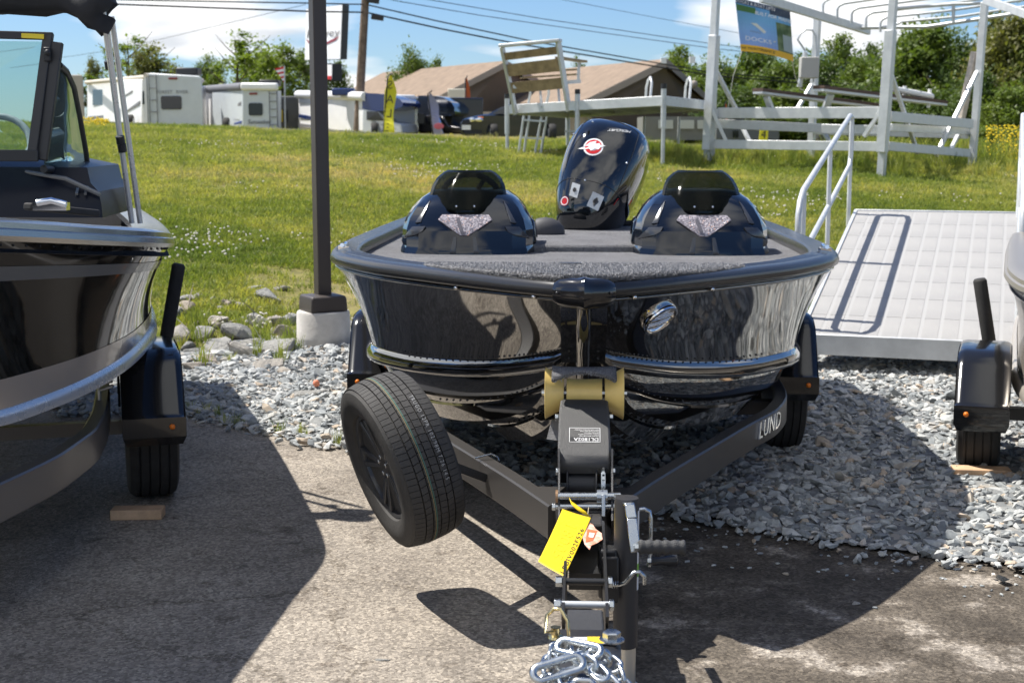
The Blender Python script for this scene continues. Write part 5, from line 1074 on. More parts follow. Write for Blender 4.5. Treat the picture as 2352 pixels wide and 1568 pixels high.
t.links.new(ramp(t, vo.outputs['Color'], [(.0, (.10, .09, .11)), (.35, (.22, .20, .23)), (.6, (.36, .33, .36)), (.82, (.60, .55, .58)), (.9, (.8, .45, .3)), (1, (.45, .6, .9))]), b.inputs['Base Color']); b.inputs['Metallic'].default_value = .5; b.inputs['Roughness'].default_value = .35
bp = tn(t, 'ShaderNodeBump', Strength=.8, Distance=.004); t.links.new(vo.outputs['Color'], bp.inputs['Height']); t.links.new(bp.outputs[0], b.inputs['Normal']); glit = m
mat('glitter_dark', (.16, .15, .17), .3, .5, var=.4, vscale=300)
o1, fw, ux_ = console(2.32, -.585, 'navy flake console with tinted windscreen, steering wheel behind it', 0)
console(2.32, .60, 'navy flake console with tinted windscreen and no wheel', 0)
# steering wheel behind the left screen
M_ = axisM(o1 - fw*.44 + Vector((0, 0, .265)), (-fw + Vector((0, 0, .55)))); b_ = MB(); b_.tube([M_ @ Vector((.155*math.cos(a), .155*math.sin(a), 0)) for a in np.linspace(0, 2*math.pi, 29)[:-1]], .016, 8, True)
for a in (0, 2.1, 4.2): b_.tube([M_ @ Vector((0, 0, 0)), M_ @ Vector((.15*math.cos(a), .15*math.sin(a), 0))], .012, 6)
b_.build('steering_wheel', blk, boat, 60)
# seats peeking up behind
for u in (-.22, .42): b_ = MB(); b_.ball(bt(3.9, u, 1.06), .12, 14, 8, (1, .6, .75)); b_.build('seat_back', mat('seat_grey', (.05, .05, .055), .6), boat, 180)

# ------------------------------------------------------------------ outboard
mo = thing('outboard_motor', 'glossy black outboard motor tilted up at the stern with round red logo', 'outboard motor', bt(4.8, 0, .9))
Bm, Tm = at(1330, 556, 9.10), at(1424, 296, 9.50)
La = (Tm - Bm); LL = La.length; La.normalize(); fr = Vector((-.30, -1, 0)); fr = (fr - La*fr.dot(La)).normalized(); rt = La.cross(fr).normalized(); rt = rt if rt.x > 0 else -rt
TT = [0, .03, .10, .25, .45, .65, .80, .90, .955, .985, 1.0]; WW = [.10, .140, .178, .222, .252, .262, .252, .226, .188, .135, .05]; DD = [.10, .15, .19, .24, .275, .29, .285, .255, .20, .14, .05]; OF = [.0, .0, .01, .02, .03, .02, -.0, -.03, -.05, -.06, -.065]
def cowl(v, a, off=0.0):
    w_, d_, of = hermite(v, TT, WW), hermite(v, TT, DD), hermite(v, TT, OF); ca, sa = math.cos(a), math.sin(a); e = .72
    return Bm + La*(LL*v) + fr*(of + (d_+off)*math.copysign(abs(sa)**e, sa)) + rt*((w_+off)*math.copysign(abs(ca)**e, ca)) + La*off*(1 if v > .95 else 0)
b_ = MB(); NA = 56; b_.loft([[cowl(v, 2*math.pi*k_/NA) for k_ in range(NA)] for v in np.concatenate([[0, .015, .03, .06], np.linspace(.1, .9, 22), [.93, .955, .972, .985, .994, 1.0]])]); co_ = b_.build('cowl', mat('cowl_black', (.005, .006, .008), .045, coat=1.0, spec=.6), mo, 180)
def seam(pts_, r_=.0022, nm='seam'): b_ = MB(); b_.tube([cowl(v, a, .0008) for v, a in pts_], r_, 5); child(b_.build(nm, blk), co_)
seam([(v, R(132)) for v in np.linspace(.42, .93, 14)]); seam([(v, R(48)) for v in np.linspace(.34, .86, 14)]); seam([(.93, R(a)) for a in np.linspace(132, 100, 8)] + [(lerp(.93, .86, (100-a)/52), R(a)) for a in np.linspace(96, 48, 10)]); seam([(.28+.06*math.sin(R(a)), R(a)) for a in np.linspace(180, 20, 20)])
def dec(x, y, v0=.60, a0=95, off=.003):           # local decal coordinates in metres: x right, y along the cowl
    v = v0 + y/LL; w_ = hermite(v, TT, WW); c_ = math.cos(R(a0)); xt = math.copysign(abs(c_)**.72, c_) + x/w_; xt = max(-.999, min(.999, xt)); return cowl(v, math.acos(math.copysign(abs(xt)**(1/.72), xt)), off)
def disc(r0, r1, mt, nm, off, sq_=1.0, par=None, v0=.60, a0=95, n=28):
    b_ = MB(); b_.add([dec(r_*math.cos(a), r_*sq_*math.sin(a), v0, a0, off) for r_ in (r0, r1) for a in np.linspace(0, 2*math.pi, n+1)[:-1]], [(k_, (k_+1) % n, n+(k_+1) % n, n+k_) for k_ in range(n)]); o = b_.build(nm, mt, None, fix=False); child(o, par or co_); return o
lw = mat('logo_white', (.82, .82, .82), .3); lr = mat('logo_scarlet', (.55, .015, .02), .3)
lo_ = disc(.001, .064, lw, 'logo_disc', .003); disc(.030, .053, lr, 'logo_ring', .0045, par=lo_)
ang = R(19)
def rotp(x, y): return x*math.cos(ang) - y*math.sin(ang), x*math.sin(ang) + y*math.cos(ang)
for poly in ([(-.098, .0), (-.05, .012), (-.02, .034), (.022, .040), (.010, .018), (.040, .022), (.045, .008), (.078, .0), (.045, -.010), (.030, -.026), (.010, -.016), (-.015, -.030), (-.028, -.012), (-.05, -.012)],):
    c0 = (0, .004); b_ = MB(); b_.add([dec(*rotp(*c0), off=.006)] + [dec(*rotp(x, y), off=.006) for x, y in poly], [(0, i+1, (i+1) % len(poly)+1) for i in range(len(poly))]); child(b_.build('logo_emblem', lw, fix=False), lo_)
b_ = text_mb('MERCURY', .030, lambda x, y, z: dec(-x*1.0, -y - x*.3, .80, 80, .004), shear=.2); child(b_.build('lettering', lw), co_)
for v0, a0, q in ((.97, 125, .05), (.88, 22, .055)):
    b_ = MB(); b_.add([dec(x, y, v0, a0, .003) for x, y in ((-.012, -.010), (.022, .004), (.022, .016), (-.012, .004))], [(0, 1, 2, 3)]); child(b_.build('red_accent', lr, fix=False), co_)
b_ = MB(); b_.add([dec(x, y, .30, 32, .003) for x, y in ((-.02, -.05), (.05, .05), (.055, .09), (-.015, 0))], [(0, 1, 2, 3)]); child(b_.build('red_side_decal', lr, fix=False), co_)
for v0, a0, sx_, sy_ in ((.255, 103, .030, .045), (.215, 78, .042, .050)):
    b_ = MB(); b_.add([dec(x*sx_, y*sy_, v0, a0, .004) for x, y in ((-1, -.8), (.85, -1), (1, .8), (-.8, 1))], [(0, 1, 2, 3)]); bk = b_.build('latch_plate', galv, None, fix=False); child(bk, co_); disc(.001, .012, blk, 'latch_hole', .006, 1.2, bk, v0, a0, 10)
lo2 = disc(.001, .028, lr, 'round_sticker', .004, 1, None, .175, 120); disc(.02, .025, lw, 'sticker_ring', .0055, 1, lo2, .175, 120)
for v0, a0 in ((.735, 145), (.56, 52), (.335, 93), (.84, 112)):
    b_ = MB(); b_.ball(cowl(v0, R(a0), .002), .008, 8, 5); child(b_.build('screw', chrome, None, 180), co_)
b_ = MB(); b_.add([cowl(.985, R(a), .002) for a in (100, 80, 60, 40)] + [cowl(.94, R(a), .002) for a in (100, 80, 60, 40)], [(i, i+1, 5+i, 4+i) for i in range(3)]); child(b_.build('top_grip', blk, fix=False), co_)
b_ = MB(); b_.loft([[Bm + La*z_ + rt*(x*w_) + fr*(y*w_*.8 - .02) for x, y in ((-1, -1), (1, -1), (1, 1), (-1, 1))] for z_, w_ in ((.06, .14), (-.03, .16), (-.1, .13))]); b_.build('lower_pan', blk, mo, bevel=.02)
b_ = MB(); b_.box(Bm + Vector((0, .05, -.10)), (.55, .3, .10)); b_.box(Bm + Vector((0, .15, -.3)), (.28, .3, .5)); b_.build('mount_bracket', blk, mo, bevel=.02)
b_ = MB(); b_.tube([at(1262, 505, 9.3), at(1264, 530, 9.25), at(1276, 552, 9.2), at(1300, 566, 9.2), at(1330, 572, 9.2)], .024, 10); b_.build('hose', rubber, mo, 60)
b_ = MB(); b_.prism([at(1398, 540, 9.5), at(1408, 542, 9.5), at(1424, 500, 9.6), at(1412, 490, 9.6)], (.02, .04, 0)); b_.build('trim_tag', lw, mo)
b_ = MB(); b_.tube([Bm + Vector((0, .1, -.1)), Bm + Vector((.05, .55, -.25)), Bm + Vector((.05, 1.0, -.2))], [.12, .10, .07], 10); b_.build('midsection', blk, mo, 60)

# ================================================================== MAIN TRAILER
tr = thing('boat_trailer', 'black painted boat trailer under the bass boat, tongue toward the viewer', 'trailer', bt(2.4, 0, 0))
frm = mat('trailer_paint', (.045, .042, .040), .36, spec=.5, bump=.05, bscale=300)
def sweep(path, wd, ht, nm, mt, parent, n=40, bev=.006):
    ss = np.linspace(0, len(path)-1, n); pl = [Vector([hermite(x, list(range(len(path))), [p[k_] for p in path]) for k_ in range(3)]) for x in ss]; b_ = MB(); rings = []
    for i, p in enumerate(pl):
        d_ = (pl[min(i+1, n-1)] - pl[max(i-1, 0)]); d_.z = 0; d_.normalize(); x_ = Vector((d_.y, -d_.x, 0)); w_, h_, e = wd/2, ht/2, bev
        rings.append([p + x_*a + Vector((0, 0, c_)) for a, c_ in ((-w_+e, -h_), (w_-e, -h_), (w_, -h_+e), (w_, h_-e), (w_-e, h_), (-w_+e, h_), (-w_, h_-e), (-w_, -h_+e))])
    b_.loft(rings); return b_.build(nm, mt, parent, 30)
FP = [(-.20, .115), (.19, .275), (.55, .435), (1.15, .705), (1.52, .875), (1.85, .955), (2.25, .98), (3.3, .975), (4.5, .95)]
for sd in (-1, 1):
    fo = sweep([bt(s, sd*(u-.03), .392) for s, u in FP], .062, .118, 'frame_rail', frm, tr, 60)
    if sd == 1:
        q0, q1 = bt(.98, .632, .40), bt(1.42, .835, .40); dirx = (q1-q0).normalized(); nrm = Vector((dirx.y, -dirx.x, 0)); cen = lerp(q0, q1, .86) + nrm*.004
        b_ = text_mb('LUND', .105, plane_fn(cen + nrm*.001, dirx, (0, 0, 1)), shear=.22, extrude=.003, space=1.15); b_.build('badge_lettering', chrome, tr)
for s, u0 in ((2.0, .93), (3.2, .93)): b_ = MB(); b_.bar(bt(s, -u0, .36), bt(s, u0, .36), .06, .07); b_.build('cross_beam', frm, tr, bevel=.006)
b_ = MB(); b_.bar(bt(2.75, -1.12, .33), bt(2.75, 1.12, .33), .055, .055); b_.build('axle', frm, tr)
for sd in (-1, 1): b_ = MB(); b_.bar(bt(2.2, sd*.5, .325), bt(4.4, sd*.5, .335), .09, .06); b_.build('bunk', carpet, tr, bevel=.01)
# wheels and fenders
amber = mat('amber', (.8, .2, .02), .3); fenm = mat('fender_black', (.010, .010, .0105), .16, coat=.4)
def wheel(c_, ax, R_, w_, parent, nm='wheel'):
    M_ = axisM(c_, ax); b_ = MB(); h_ = w_/2; pr = [(R_*.62, -h_*.7), (R_*.70, -h_*.92), (R_*.85, -h_), (R_*.95, -h_*.9), (R_*.985, -h_*.74)]
    for a in (-.55, -.18, .2, .56): pr += [(R_, h_*(a-.14)), (R_, h_*(a-.02)), (R_*.97, h_*a), (R_*.97, h_*(a+.04)), (R_, h_*(a+.06))]
    pr += [(R_*.985, h_*.74), (R_*.95, h_*.9), (R_*.85, h_), (R_*.70, h_*.92), (R_*.62, h_*.7)]
    b_.lathe(pr, 40, M_); o = b_.build(nm, rubber, parent, 35); b_ = MB(); b_.lathe([(R_*.60, -h_*.75), (R_*.64, -h_*.7), (R_*.55, -h_*.2), (R_*.2, -h_*.1), (R_*.2, h_*.3), (R_*.55, h_*.2), (R_*.64, h_*.7), (R_*.6, h_*.75)], 30, M_); child(b_.build('rim', gry, None, 35), o); return o
def fender(o_, fwd, rt_, w_, parent, z0=.37, top=.80, L_=.92, lamp=1, R_=.33):
    """front lip, sloped nose, flat top, tail; with skirt on the outer side; o_ on the ground under the wheel centre"""
    pr = [(L_*.5, z0), (L_*.5, z0+.085), (L_*.47, z0+.10), (L_*.34, top-.06), (L_*.26, top-.01), (L_*.18, top), (-L_*.18, top), (-L_*.26, top-.01), (-L_*.36, top-.08), (-L_*.5, z0+.05)]
    inn = [(x*.93, z-.03) for x, z in pr]; b_ = MB(); hw = w_/2
    P_ = lambda x, z, y: o_ + fwd*x + Vector((0, 0, z)) + rt_*y
    xs_ = [(-hw, -.022), (-hw+.012, -.006), (-hw+.035, 0), (hw-.035, 0), (hw-.012, -.006), (hw, -.022)]
    rings = [[P_(x, z + (dz if i not in (0, 1) else 0), y) for y, dz in xs_] + [P_(inn[i][0], inn[i][1] - .01, y) for y in (hw-.015, -hw+.015)] for i, (x, z) in enumerate(pr)]
    b_.loft(rings); fo = b_.build('fender', fenm, parent, 38)
    for y in (-hw, hw-.012):
        arch = [(math.cos(a)*R_*1.13, .33 + math.sin(a)*R_*1.13) for a in np.linspace(.05, math.pi-.05, 14)]
        poly = [P_(x, z-.02, y) for x, z in pr[1:-1]] + [P_(-a, z, y) for a, z in arch]
        n1, n2 = len(pr)-2, len(arch); b_ = MB(); vs = []; 
        for i in range(14):
            f_ = i/13; j = f_*(n1-1); k_ = min(int(j), n1-2); q = j-k_; x, z = lerp(pr[1+k_][0], pr[2+k_][0], q), lerp(pr[1+k_][1], pr[2+k_][1], q); vs += [P_(x, z-.015, y), P_(arch[i][0], min(arch[i][1], z-.02), y)]
        vs2 = [v + rt_*.012 for v in vs]; k0 = len(vs); b_.add(vs + vs2, [(2*i, 2*i+2, 2*i+3, 2*i+1) for i in range(13)] + [(k0+2*i, k0+2*i+1, k0+2*i+3, k0+2*i+2) for i in range(13)] + [(2*i+1, 2*i+3, k0+2*i+3, k0+2*i+1) for i in range(13)]); child(b_.build('fender_skirt', fenm, None, 38), fo)
    b_ = MB(); b_.ball(P_(L_*.505, z0+.045, hw*.55*lamp), .013, 10, 6); child(b_.build('marker_lamp', amber, None, 180), fo)
    return fo
for sd in (-1, 1):
    c_ = bt(2.75, sd*1.055, .325); wheel(c_, BU, .325, .205, tr); fender(bt(2.75, sd*1.06, 0), -BS, BU, .24, tr, .37, .74, .92, sd)
# ---- winch, stand, tongue (all on the centre line)
rollm = mat('amber_urethane', (.85, .62, .21), .28, spec=.5, var=.06, vscale=14); stand = thing('bow_winch', 'black strap winch with amber bow roller and label, on the trailer tongue', 'winch', at(1342, 1200, 4.45))
rc = at(1342, 903, 4.93); M_ = axisM(rc, BU)
b_ = MB(); b_.lathe([(.028, -.062), (.052, -.062), (.050, 0), (.052, .062), (.028, .062)], 28, M_); b_.build('roller', rollm, stand, 40)
for sd in (-1, 1):
    pr = [(.030, .072), (.055, .072), (.070, .098), (.090, .134), (.092, .137), (.088, .138), (.03, .085)]; b_ = MB(); b_.lathe([(r_, z*sd) for r_, z in pr], 32, M_); b_.build('roller_flange', rollm, stand, 40)
b_ = MB(); b_.tube([rc - BU*.15, rc + BU*.15], .012, 8); b_.build('roller_shaft', zinc, stand)
# carpet scrap over the roller
b_ = MB(); vs = []; nu = 12
for j in range(4):
    for i in range(nu+1):
        u = -1 + 2*i/nu; vs.append(at(lerp(1270, 1413, i/nu) + (j-1.5)*0, 846 + j*(3 + 6*u*u) + 4*(1-u*u) + (6*u*u if j == 3 else 0), 4.90 - j*.018 - .02*(1-u*u)))
b_.add(vs, [(j*(nu+1)+i, j*(nu+1)+i+1, (j+1)*(nu+1)+i+1, (j+1)*(nu+1)+i) for j in range(3) for i in range(nu)]); o = b_.build('carpet_scrap', carpet, stand, 180); o.modifiers.new('thick', 'SOLIDIFY').thickness = .012
b_ = MB(); rr = random.Random(4); vs = []; fs = []
for _ in range(3500):
    u = rr.uniform(-1, 1); j = rr.random(); p = at(lerp(1270, 1413, (u+1)/2), 846 + j*3*(3 + 6*u*u) + 4*(1-u*u) + (6*u*u if j > .9 else 0), 4.895 - j*.054 - .02*(1-u*u)); w_ = Vector((rr.gauss(0, .0012), 0, rr.gauss(0, .0012))); k_ = len(vs); vs += [p - w_, p + w_, p + Vector((rr.gauss(0, .004), -.008, rr.gauss(.003, .004)))]; fs.append((k_, k_+1, k_+2))
b_.add(vs, fs); q_ = b_.build('carpet_pile', MATS['pile_grey'], None, fix=False); child(q_, o); stuff(q_)
b_ = MB(); b_.prism([at(1268, 962, 4.95), at(1290, 962, 4.9), at(1286, 1012, 4.9), at(1256, 1008, 4.98)], (0, .01, 0)); b_.build('winch_strap', mat('webbing', (.22, .22, .225), .9, bump=.6, bscale=250), stand)
# winch cover
c0, c1, c2_ = at(1342, 919, 4.84), at(1342, 1050, 4.63), at(1342, 1075, 4.62)
def crow(py, Y, hw): q = at(1342, py, Y); return q - BU*hw, q + BU*hw
rows = [crow(919, 4.86, .074), crow(921, 4.845, .082), crow(945, 4.80, .086), crow(1020, 4.655, .088), crow(1045, 4.61, .087), crow(1062, 4.592, .086), crow(1074, 4.590, .084)]
b_ = MB(); dn = Vector((0, .02, -.10)); rings = [[a, lerp(a, c_, .04) + Vector((0, -.004, .004)), lerp(a, c_, .96) + Vector((0, -.004, .004)), c_, c_ + (dn if i < 5 else dn*.2), a + (dn if i < 5 else dn*.2)] for i, (a, c_) in enumerate(rows)]; b_.loft(rings); cvx = b_.build('winch_cover', powder, stand, 35)
# label plate on the cover (reads upside down from the front)
lt, lb = at(1347, 984, 4.728), at(1347, 1022, 4.654); yd = (lt - lb).normalized(); xd = BU.copy(); nn_ = xd.cross(yd).normalized(); nn_ = nn_ if nn_.y < 0 else -nn_
lc = lerp(at(1343, 984, 4.7285), at(1343, 1022, 4.655), .5); off = .0075
def lab(x, y, o_=.0): return lc + xd*x + yd*y + nn_*(off + o_)
b_ = MB(); hx, hy = .054, .039; b_.prism([lab(-hx, -hy), lab(hx, -hy), lab(hx, hy), lab(-hx, hy)], nn_*.0008); lp_ = b_.build('label_plate', blk, None); child(lp_, cvx)
for x0, x1, y0, y1 in ((-hx+.002, hx-.002, hy-.004, hy-.0025), (-hx+.002, hx-.002, -hy+.0025, -hy+.004), (-hx+.002, -hx+.0035, -hy+.0025, hy-.0025), (hx-.0035, hx-.002, -hy+.0025, hy-.0025)):
    b_ = MB(); b_.add([lab(x0, y0, .0014), lab(x1, y0, .0014), lab(x1, y1, .0014), lab(x0, y1, .0014)], [(0, 1, 2, 3)]); child(b_.build('label_border', lw, fix=False), lp_)
def ltx(s_, size, x, y, al='LEFT'): b_ = text_mb(s_, size, lambda a, c_, d_: lab(x - a, y - c_, .0015), align=al); child(b_.build('lettering', lw), lp_)
ltx('DL1802A', .0215, .047, -.0215); ltx('INTERNAL COMPONENT PARTS', .0052, .047, -.033)
for i, s_ in enumerate(('Capacity 1800 lb (817 kg)', 'Dutton - Lainson Company', 'Hastings, Nebraska', 'Dacron Strap with Hook', 'NOT FOR MOVING HUMANS')): ltx(s_, .0062, .047, -.006 + i*.0082)
# winch cheeks, drum, shafts, gear
def tp(px, py, Y): return at(px, py, Y)
for px in (1282, 1404):
    b_ = MB(); b_.prism([tp(px, 1030, 4.60), tp(px, 1075, 4.565), tp(px, 1150, 4.46), tp(px, 1195, 4.40), tp(px, 1215, 4.52), tp(px, 1075, 4.80)], BU*.006); b_.build('cheek_plate', powder, stand)
b_ = MB(); b_.lathe([(.030, -.05), (.062, -.05), (.062, -.046), (.040, -.044), (.040, .044), (.062, .046), (.062, .05), (.03, .05)], 28, axisM(tp(1336, 1112, 4.62), BU)); b_.build('strap_drum', blk, stand, 30)
b_ = MB(); M_ = axisM(tp(1385, 1112, 4.60), BU)
for k_ in range(22): a = 2*math.pi*k_/22; q = M_ @ Vector((.058*math.cos(a), .058*math.sin(a), 0)); b_.bar(M_ @ Vector((.05*math.cos(a), .05*math.sin(a), 0)), M_ @ Vector((.066*math.cos(a), .066*math.sin(a), 0)), .008, .012)
b_.lathe([(.02, -.007), (.054, -.007), (.054, .007), (.02, .007)], 24, M_); b_.build('drive_gear', zinc, stand)
b_ = MB(); b_.tube([tp(1276, 1139, 4.47), tp(1425, 1139, 4.47)], .0125, 14); b_.build('pinion_shaft', zinc, stand, 60)
b_ = MB(); M_ = axisM(tp(1383, 1139, 4.47), BU); b_.lathe([(.012, -.017), (.022, -.017), (.022, .017), (.012, .017)], 14, M_); b_.build('pinion_gear', zinc, stand)
b_ = MB(); b_.tube([tp(1270, 1163, 4.46), tp(1416, 1163, 4.46)], .0095, 12); b_.build('tie_rod', zinc, stand, 60)
def nut(p, ax, r_, h_, nm='nut', parent=None, mt=zinc, n=6): b_ = MB(); b_.lathe([(r_, 0), (r_, h_)], n, axisM(p, ax)); return b_.build(nm, mt, parent, bevel=r_*.08)
for px, py, Y in ((1272, 1163, 4.46), (1413, 1163, 4.46), (1281, 1082, 4.6), (1409, 1082, 4.6), (1279, 958, 4.82), (1404, 958, 4.82)): nut(tp(px, py, Y) - BU*.006, BU, .013, .012, 'nut', stand)
for px, py, w_ in ((1276, 1140, .022),): b_ = MB(); b_.lathe([(w_, 0), (w_, .008)], 18, axisM(tp(px, py, 4.47), BU)); b_.build('bushing', mat('bronze_bushing', (.35, .22, .13), .4, .7), stand)
b_ = MB(); b_.bar(tp(1386, 1135, 4.44), tp(1386, 1186, 4.42), .012, .006); b_.build('ratchet_pawl', zinc, stand, bevel=.002)
# crank arm with ribbed grip
arm = [tp(1420, 1138, 4.38), tp(1428, 1148, 4.12), tp(1446, 1158, 3.99), tp(1451, 1190, 3.97), tp(1460, 1268, 3.93)]
b_ = MB()
for i in range(4): b_.bar(arm[i], arm[i+1], .030, .009, (0, -.5, .8))
b_.build('crank_arm', zinc, stand, bevel=.003)
g0, g1 = tp(1466, 1255, 3.92), tp(1575, 1256, 3.92); b_ = MB(); M_ = axisM(g0, g1-g0); Lg = (g1-g0).length; b_.lathe([(.0155, 0), (.0195, .004)] + [(.0195 + .0022*math.cos(k_*2*math.pi/3.2), Lg*(.05+.9*k_/16)) for k_ in range(17)] + [(.020, Lg-.003), (.016, Lg)], 20, M_); b_.build('crank_grip', mat('grip_rubber', (.045, .045, .046), .65, bump=.3, bscale=300), stand, 60)
nut(tp(1462, 1256, 3.92) - BU*.006, BU, .012, .014, 'nut', stand)
# tongue with fold hinge
tg = mat('tongue_satin', (.022, .022, .023), .32, bump=.08, bscale=260)
def tq(py, z): return on(1344, py, z)
b_ = MB(); b_.bar(bt(.35, 0, .36), on(1345, 1215, .43) - Vector((0, 0, .05)), .11, .13); b_.build('tongue_socket', frm, tr, bevel=.008)
b_ = MB(); q = bt(-.02, 0, .385); b_.prism([bt(.05, -.17, .34), bt(-.26, -.075, .34), bt(-.26, .075, .34), bt(.05, .17, .34)], (0, 0, .11)); b_.build('gusset', frm, tr, bevel=.008)
for sd in (-1, 1):
    pts_ = [(1195, .455), (1330, .46), (1385, .46), (1415, .455), (1440, .40)]; b_ = MB(); pl = [on(1344, py, z) + BU*sd*.052 for py, z in pts_]; low = [Vector((p.x, p.y, .33)) for p in reversed(pl)]; b_.prism(pl + low, BU*sd*.008); b_.build('hinge_plate', tg, tr, bevel=.003)
b_ = MB(); a, c_ = on(1344, 1240, .36), on(1344, 1335, .36); b_.bar(a, c_, .095, .05); b_.build('tongue_floor', tg, tr)
for py, z, mt in ((1335, .45, tg), (1388, .452, galv)):
    q = on(1344, py, z); b_ = MB(); b_.tube([q - BU*.062, q + BU*.062], .0095, 12); b_.build('hinge_bolt', mt, tr, 60); nut(q - BU*.080, BU, .0155, .018, 'nut', tr); nut(q + BU*.062, BU, .0155, .012, 'nut', tr)
q = on(1344, 1398, .452); e_ = on(1345, 1465, .455); b_ = MB(); b_.bar(q - Vector((0, 0, .045)), e_ - Vector((0, 0, .045)), .092, .09); b_.build('tongue_tube', powder, tr, bevel=.006)
# coupler
cp_ = mat('coupler_black', (.02, .02, .021), .4, bump=.15, bscale=300)
q = on(1343, 1480, .45); b_ = MB(); rings = []
for py, hw, z in ((1456, .075, .452), (1466, .085, .452), (1500, .085, .452), (1540, .070, .455), (1590, .055, .44)):
    p = on(1343, py, z); rings.append([p - BU*hw, p - BU*hw*.8 + Vector((0, 0, .012)), p + BU*hw*.8 + Vector((0, 0, .012)), p + BU*hw, p + BU*hw - Vector((0, 0, .08)), p - BU*hw - Vector((0, 0, .08))])
b_.loft(rings); cpl = b_.build('coupler', cp_, tr, 40)
p = on(1405, 1470, .468); b_ = MB(); b_.lathe([(.030, 0), (.030, .004)], 24, Matrix.Translation(p)); child(b_.build('washer', zinc), cpl); b_ = MB(); b_.lathe([(.0215, .004), (.0215, .020), (.019, .023)], 6, Matrix.Translation(p)); child(b_.build('bolt_head', zinc), cpl)
p = on(1276, 1463, .466); gold = mat('yellow_zinc', (.62, .52, .28), .25, 1.0); b_ = MB(); b_.lathe([(.020, 0), (.018, .006), (.011, .008), (.011, .024), (.013, .026)], 16, Matrix.Translation(p)); child(b_.build('coupler_pin', gold, None, 40), cpl)
b_ = MB(); b_.tube([p + Vector((0, 0, .018)), on(1252, 1452, .50), on(1256, 1412, .52), on(1272, 1398, .54), on(1288, 1398, .54), on(1304, 1425, .52), on(1306, 1462, .48), on(1285, 1466, .48)], .0045, 8); child(b_.build('wire_clip', gold, None, 60), cpl)
st_ = [on(1306, 1478, .469), on(1388, 1478, .469), on(1387, 1463, .469), on(1306, 1463, .469)]; b_ = MB(); b_.prism(st_, (0, 0, .001)); sk = b_.build('warning_sticker', lw, None); child(sk, cpl)
b_ = MB(); b_.prism([lerp(st_[0], st_[1], .52) + Vector((0, 0, .0015)), lerp(st_[0], st_[1], .98) + Vector((0, 0, .0015)), lerp(st_[3], st_[2], .98) + Vector((0, 0, .0015)), lerp(st_[3], st_[2], .52) + Vector((0, 0, .0015))], (0, 0, .0006)); child(b_.build('yellow_panel', mat('sticker_yellow', (.8, .55, .03), .5)), sk)
b_ = text_mb('X', .022, lambda a, c_, d_: lerp(st_[0], st_[2], .28) + BU*(a-.004) - BS*(-c_) + Vector((0, 0, .004))); child(b_.build('lettering', blk), sk)
# tongue jack
jk = thing('tongue_jack', 'round black tongue jack with crank handle, bolted beside the trailer tongue', 'jack', on(1445, 1490, 0))
YJ = 4.06; jt, jb = at(1440, 1142, YJ), at(1446, 1488, YJ - .02); jb.x = jt.x; jb.y = jt.y; b_ = MB(); b_.lathe([(.034, jb.z), (.037, jb.z+.003), (.037, jt.z-.012), (.034, jt.z), (.0, jt.z+.002)], 28, Matrix.Translation((jt.x, jt.y, 0))); b_.build('outer_tube', mat('jack_paint', (.035, .034, .036), .4, bump=.06, bscale=300), jk, 40)
b_ = MB(); b_.lathe([(.032, .03), (.032, jb.z+.01)], 28, Matrix.Translation((jt.x, jt.y, 0))); b_.build('inner_tube', mat('jack_cream', (.62, .58, .50), .3, .6), jk, 40)
b_ = MB(); b_.lathe([(.05, .0), (.05, .012), (.03, .03)], 24, Matrix.Translation((jt.x, jt.y, .002))); b_.build('foot_plate', galv, jk, 40)
b_ = MB(); b_.box(Vector((jt.x - .055, jt.y + .0, .37)), (.055, .06, .15)); b_.build('mount_bracket', tg, jk, bevel=.008)
b_ = MB(); b_.box(Vector((jt.x - .050, jt.y - .045, .36)), (.05, .012, .14)); b_.build('mount_plate', tg, jk, bevel=.008)
b_ = MB(); b_.tube([at(1452, 1172, YJ), at(1480, 1168, YJ), at(1492, 1174, YJ), at(1495, 1190, YJ), at(1493, 1288, YJ-.02), at(1490, 1300, YJ-.02)], .0062, 10); b_.build('crank_rod', zinc, jk, 60)
g0, g1 = at(1496, 1288, YJ-.02), at(1557, 1286, YJ-.02); M_ = axisM(g0, g1-g0); Lg = (g1-g0).length; b_ = MB(); b_.lathe([(.010, 0), (.013, .004), (.012, Lg*.4), (.017, Lg*.62), (.018, Lg*.95), (.012, Lg)], 18, M_); b_.build('crank_knob', mat('knob_black', (.02, .022, .026), .25), jk, 50)
nut(g0 - BU*.012, BU, .012, .012, 'nut', jk)
b_ = MB(); b_.tube([at(1400, 1342, 3.98), at(1424, 1342, 3.97), at(1436, 1338, 3.96), at(1446, 1326, 3.96), at(1456, 1314, 3.96), at(1470, 1313, 3.96), at(1480, 1322, 3.96), at(1480, 1340, 3.97)], .0062, 10); b_.build('pull_pin', zinc, jk, 60)
b_ = MB(); pl = [at(1404, 1342, 3.975) + BU*(.0016*k_) + Vector((0, math.sin(k_*1.6)*.009, math.cos(k_*1.6)*.009)) for k_ in range(14)]; b_.tube(pl, .0015, 5); b_.build('pin_spring', zinc, jk)
b_ = MB(); b_.add([Vector((jt.x + .0373*math.sin(a), jt.y - .0373*math.cos(a), z)) for z in (.32, .56) for a in (.95, 1.15, 1.35)], [(0, 1, 4, 3), (1, 2, 5, 4)]); b_.build('side_sticker', lw, jk, fix=False)
b_ = MB(); b_.add([Vector((jt.x + .0377*math.sin(a), jt.y - .0377*math.cos(a), z)) for z in (.36, .40) for a in (.95, 1.15, 1.35)], [(0, 1, 4, 3), (1, 2, 5, 4)]); b_.build('green_sticker', mat('sticker_green', (.2, .5, .06), .5), jk, fix=False)
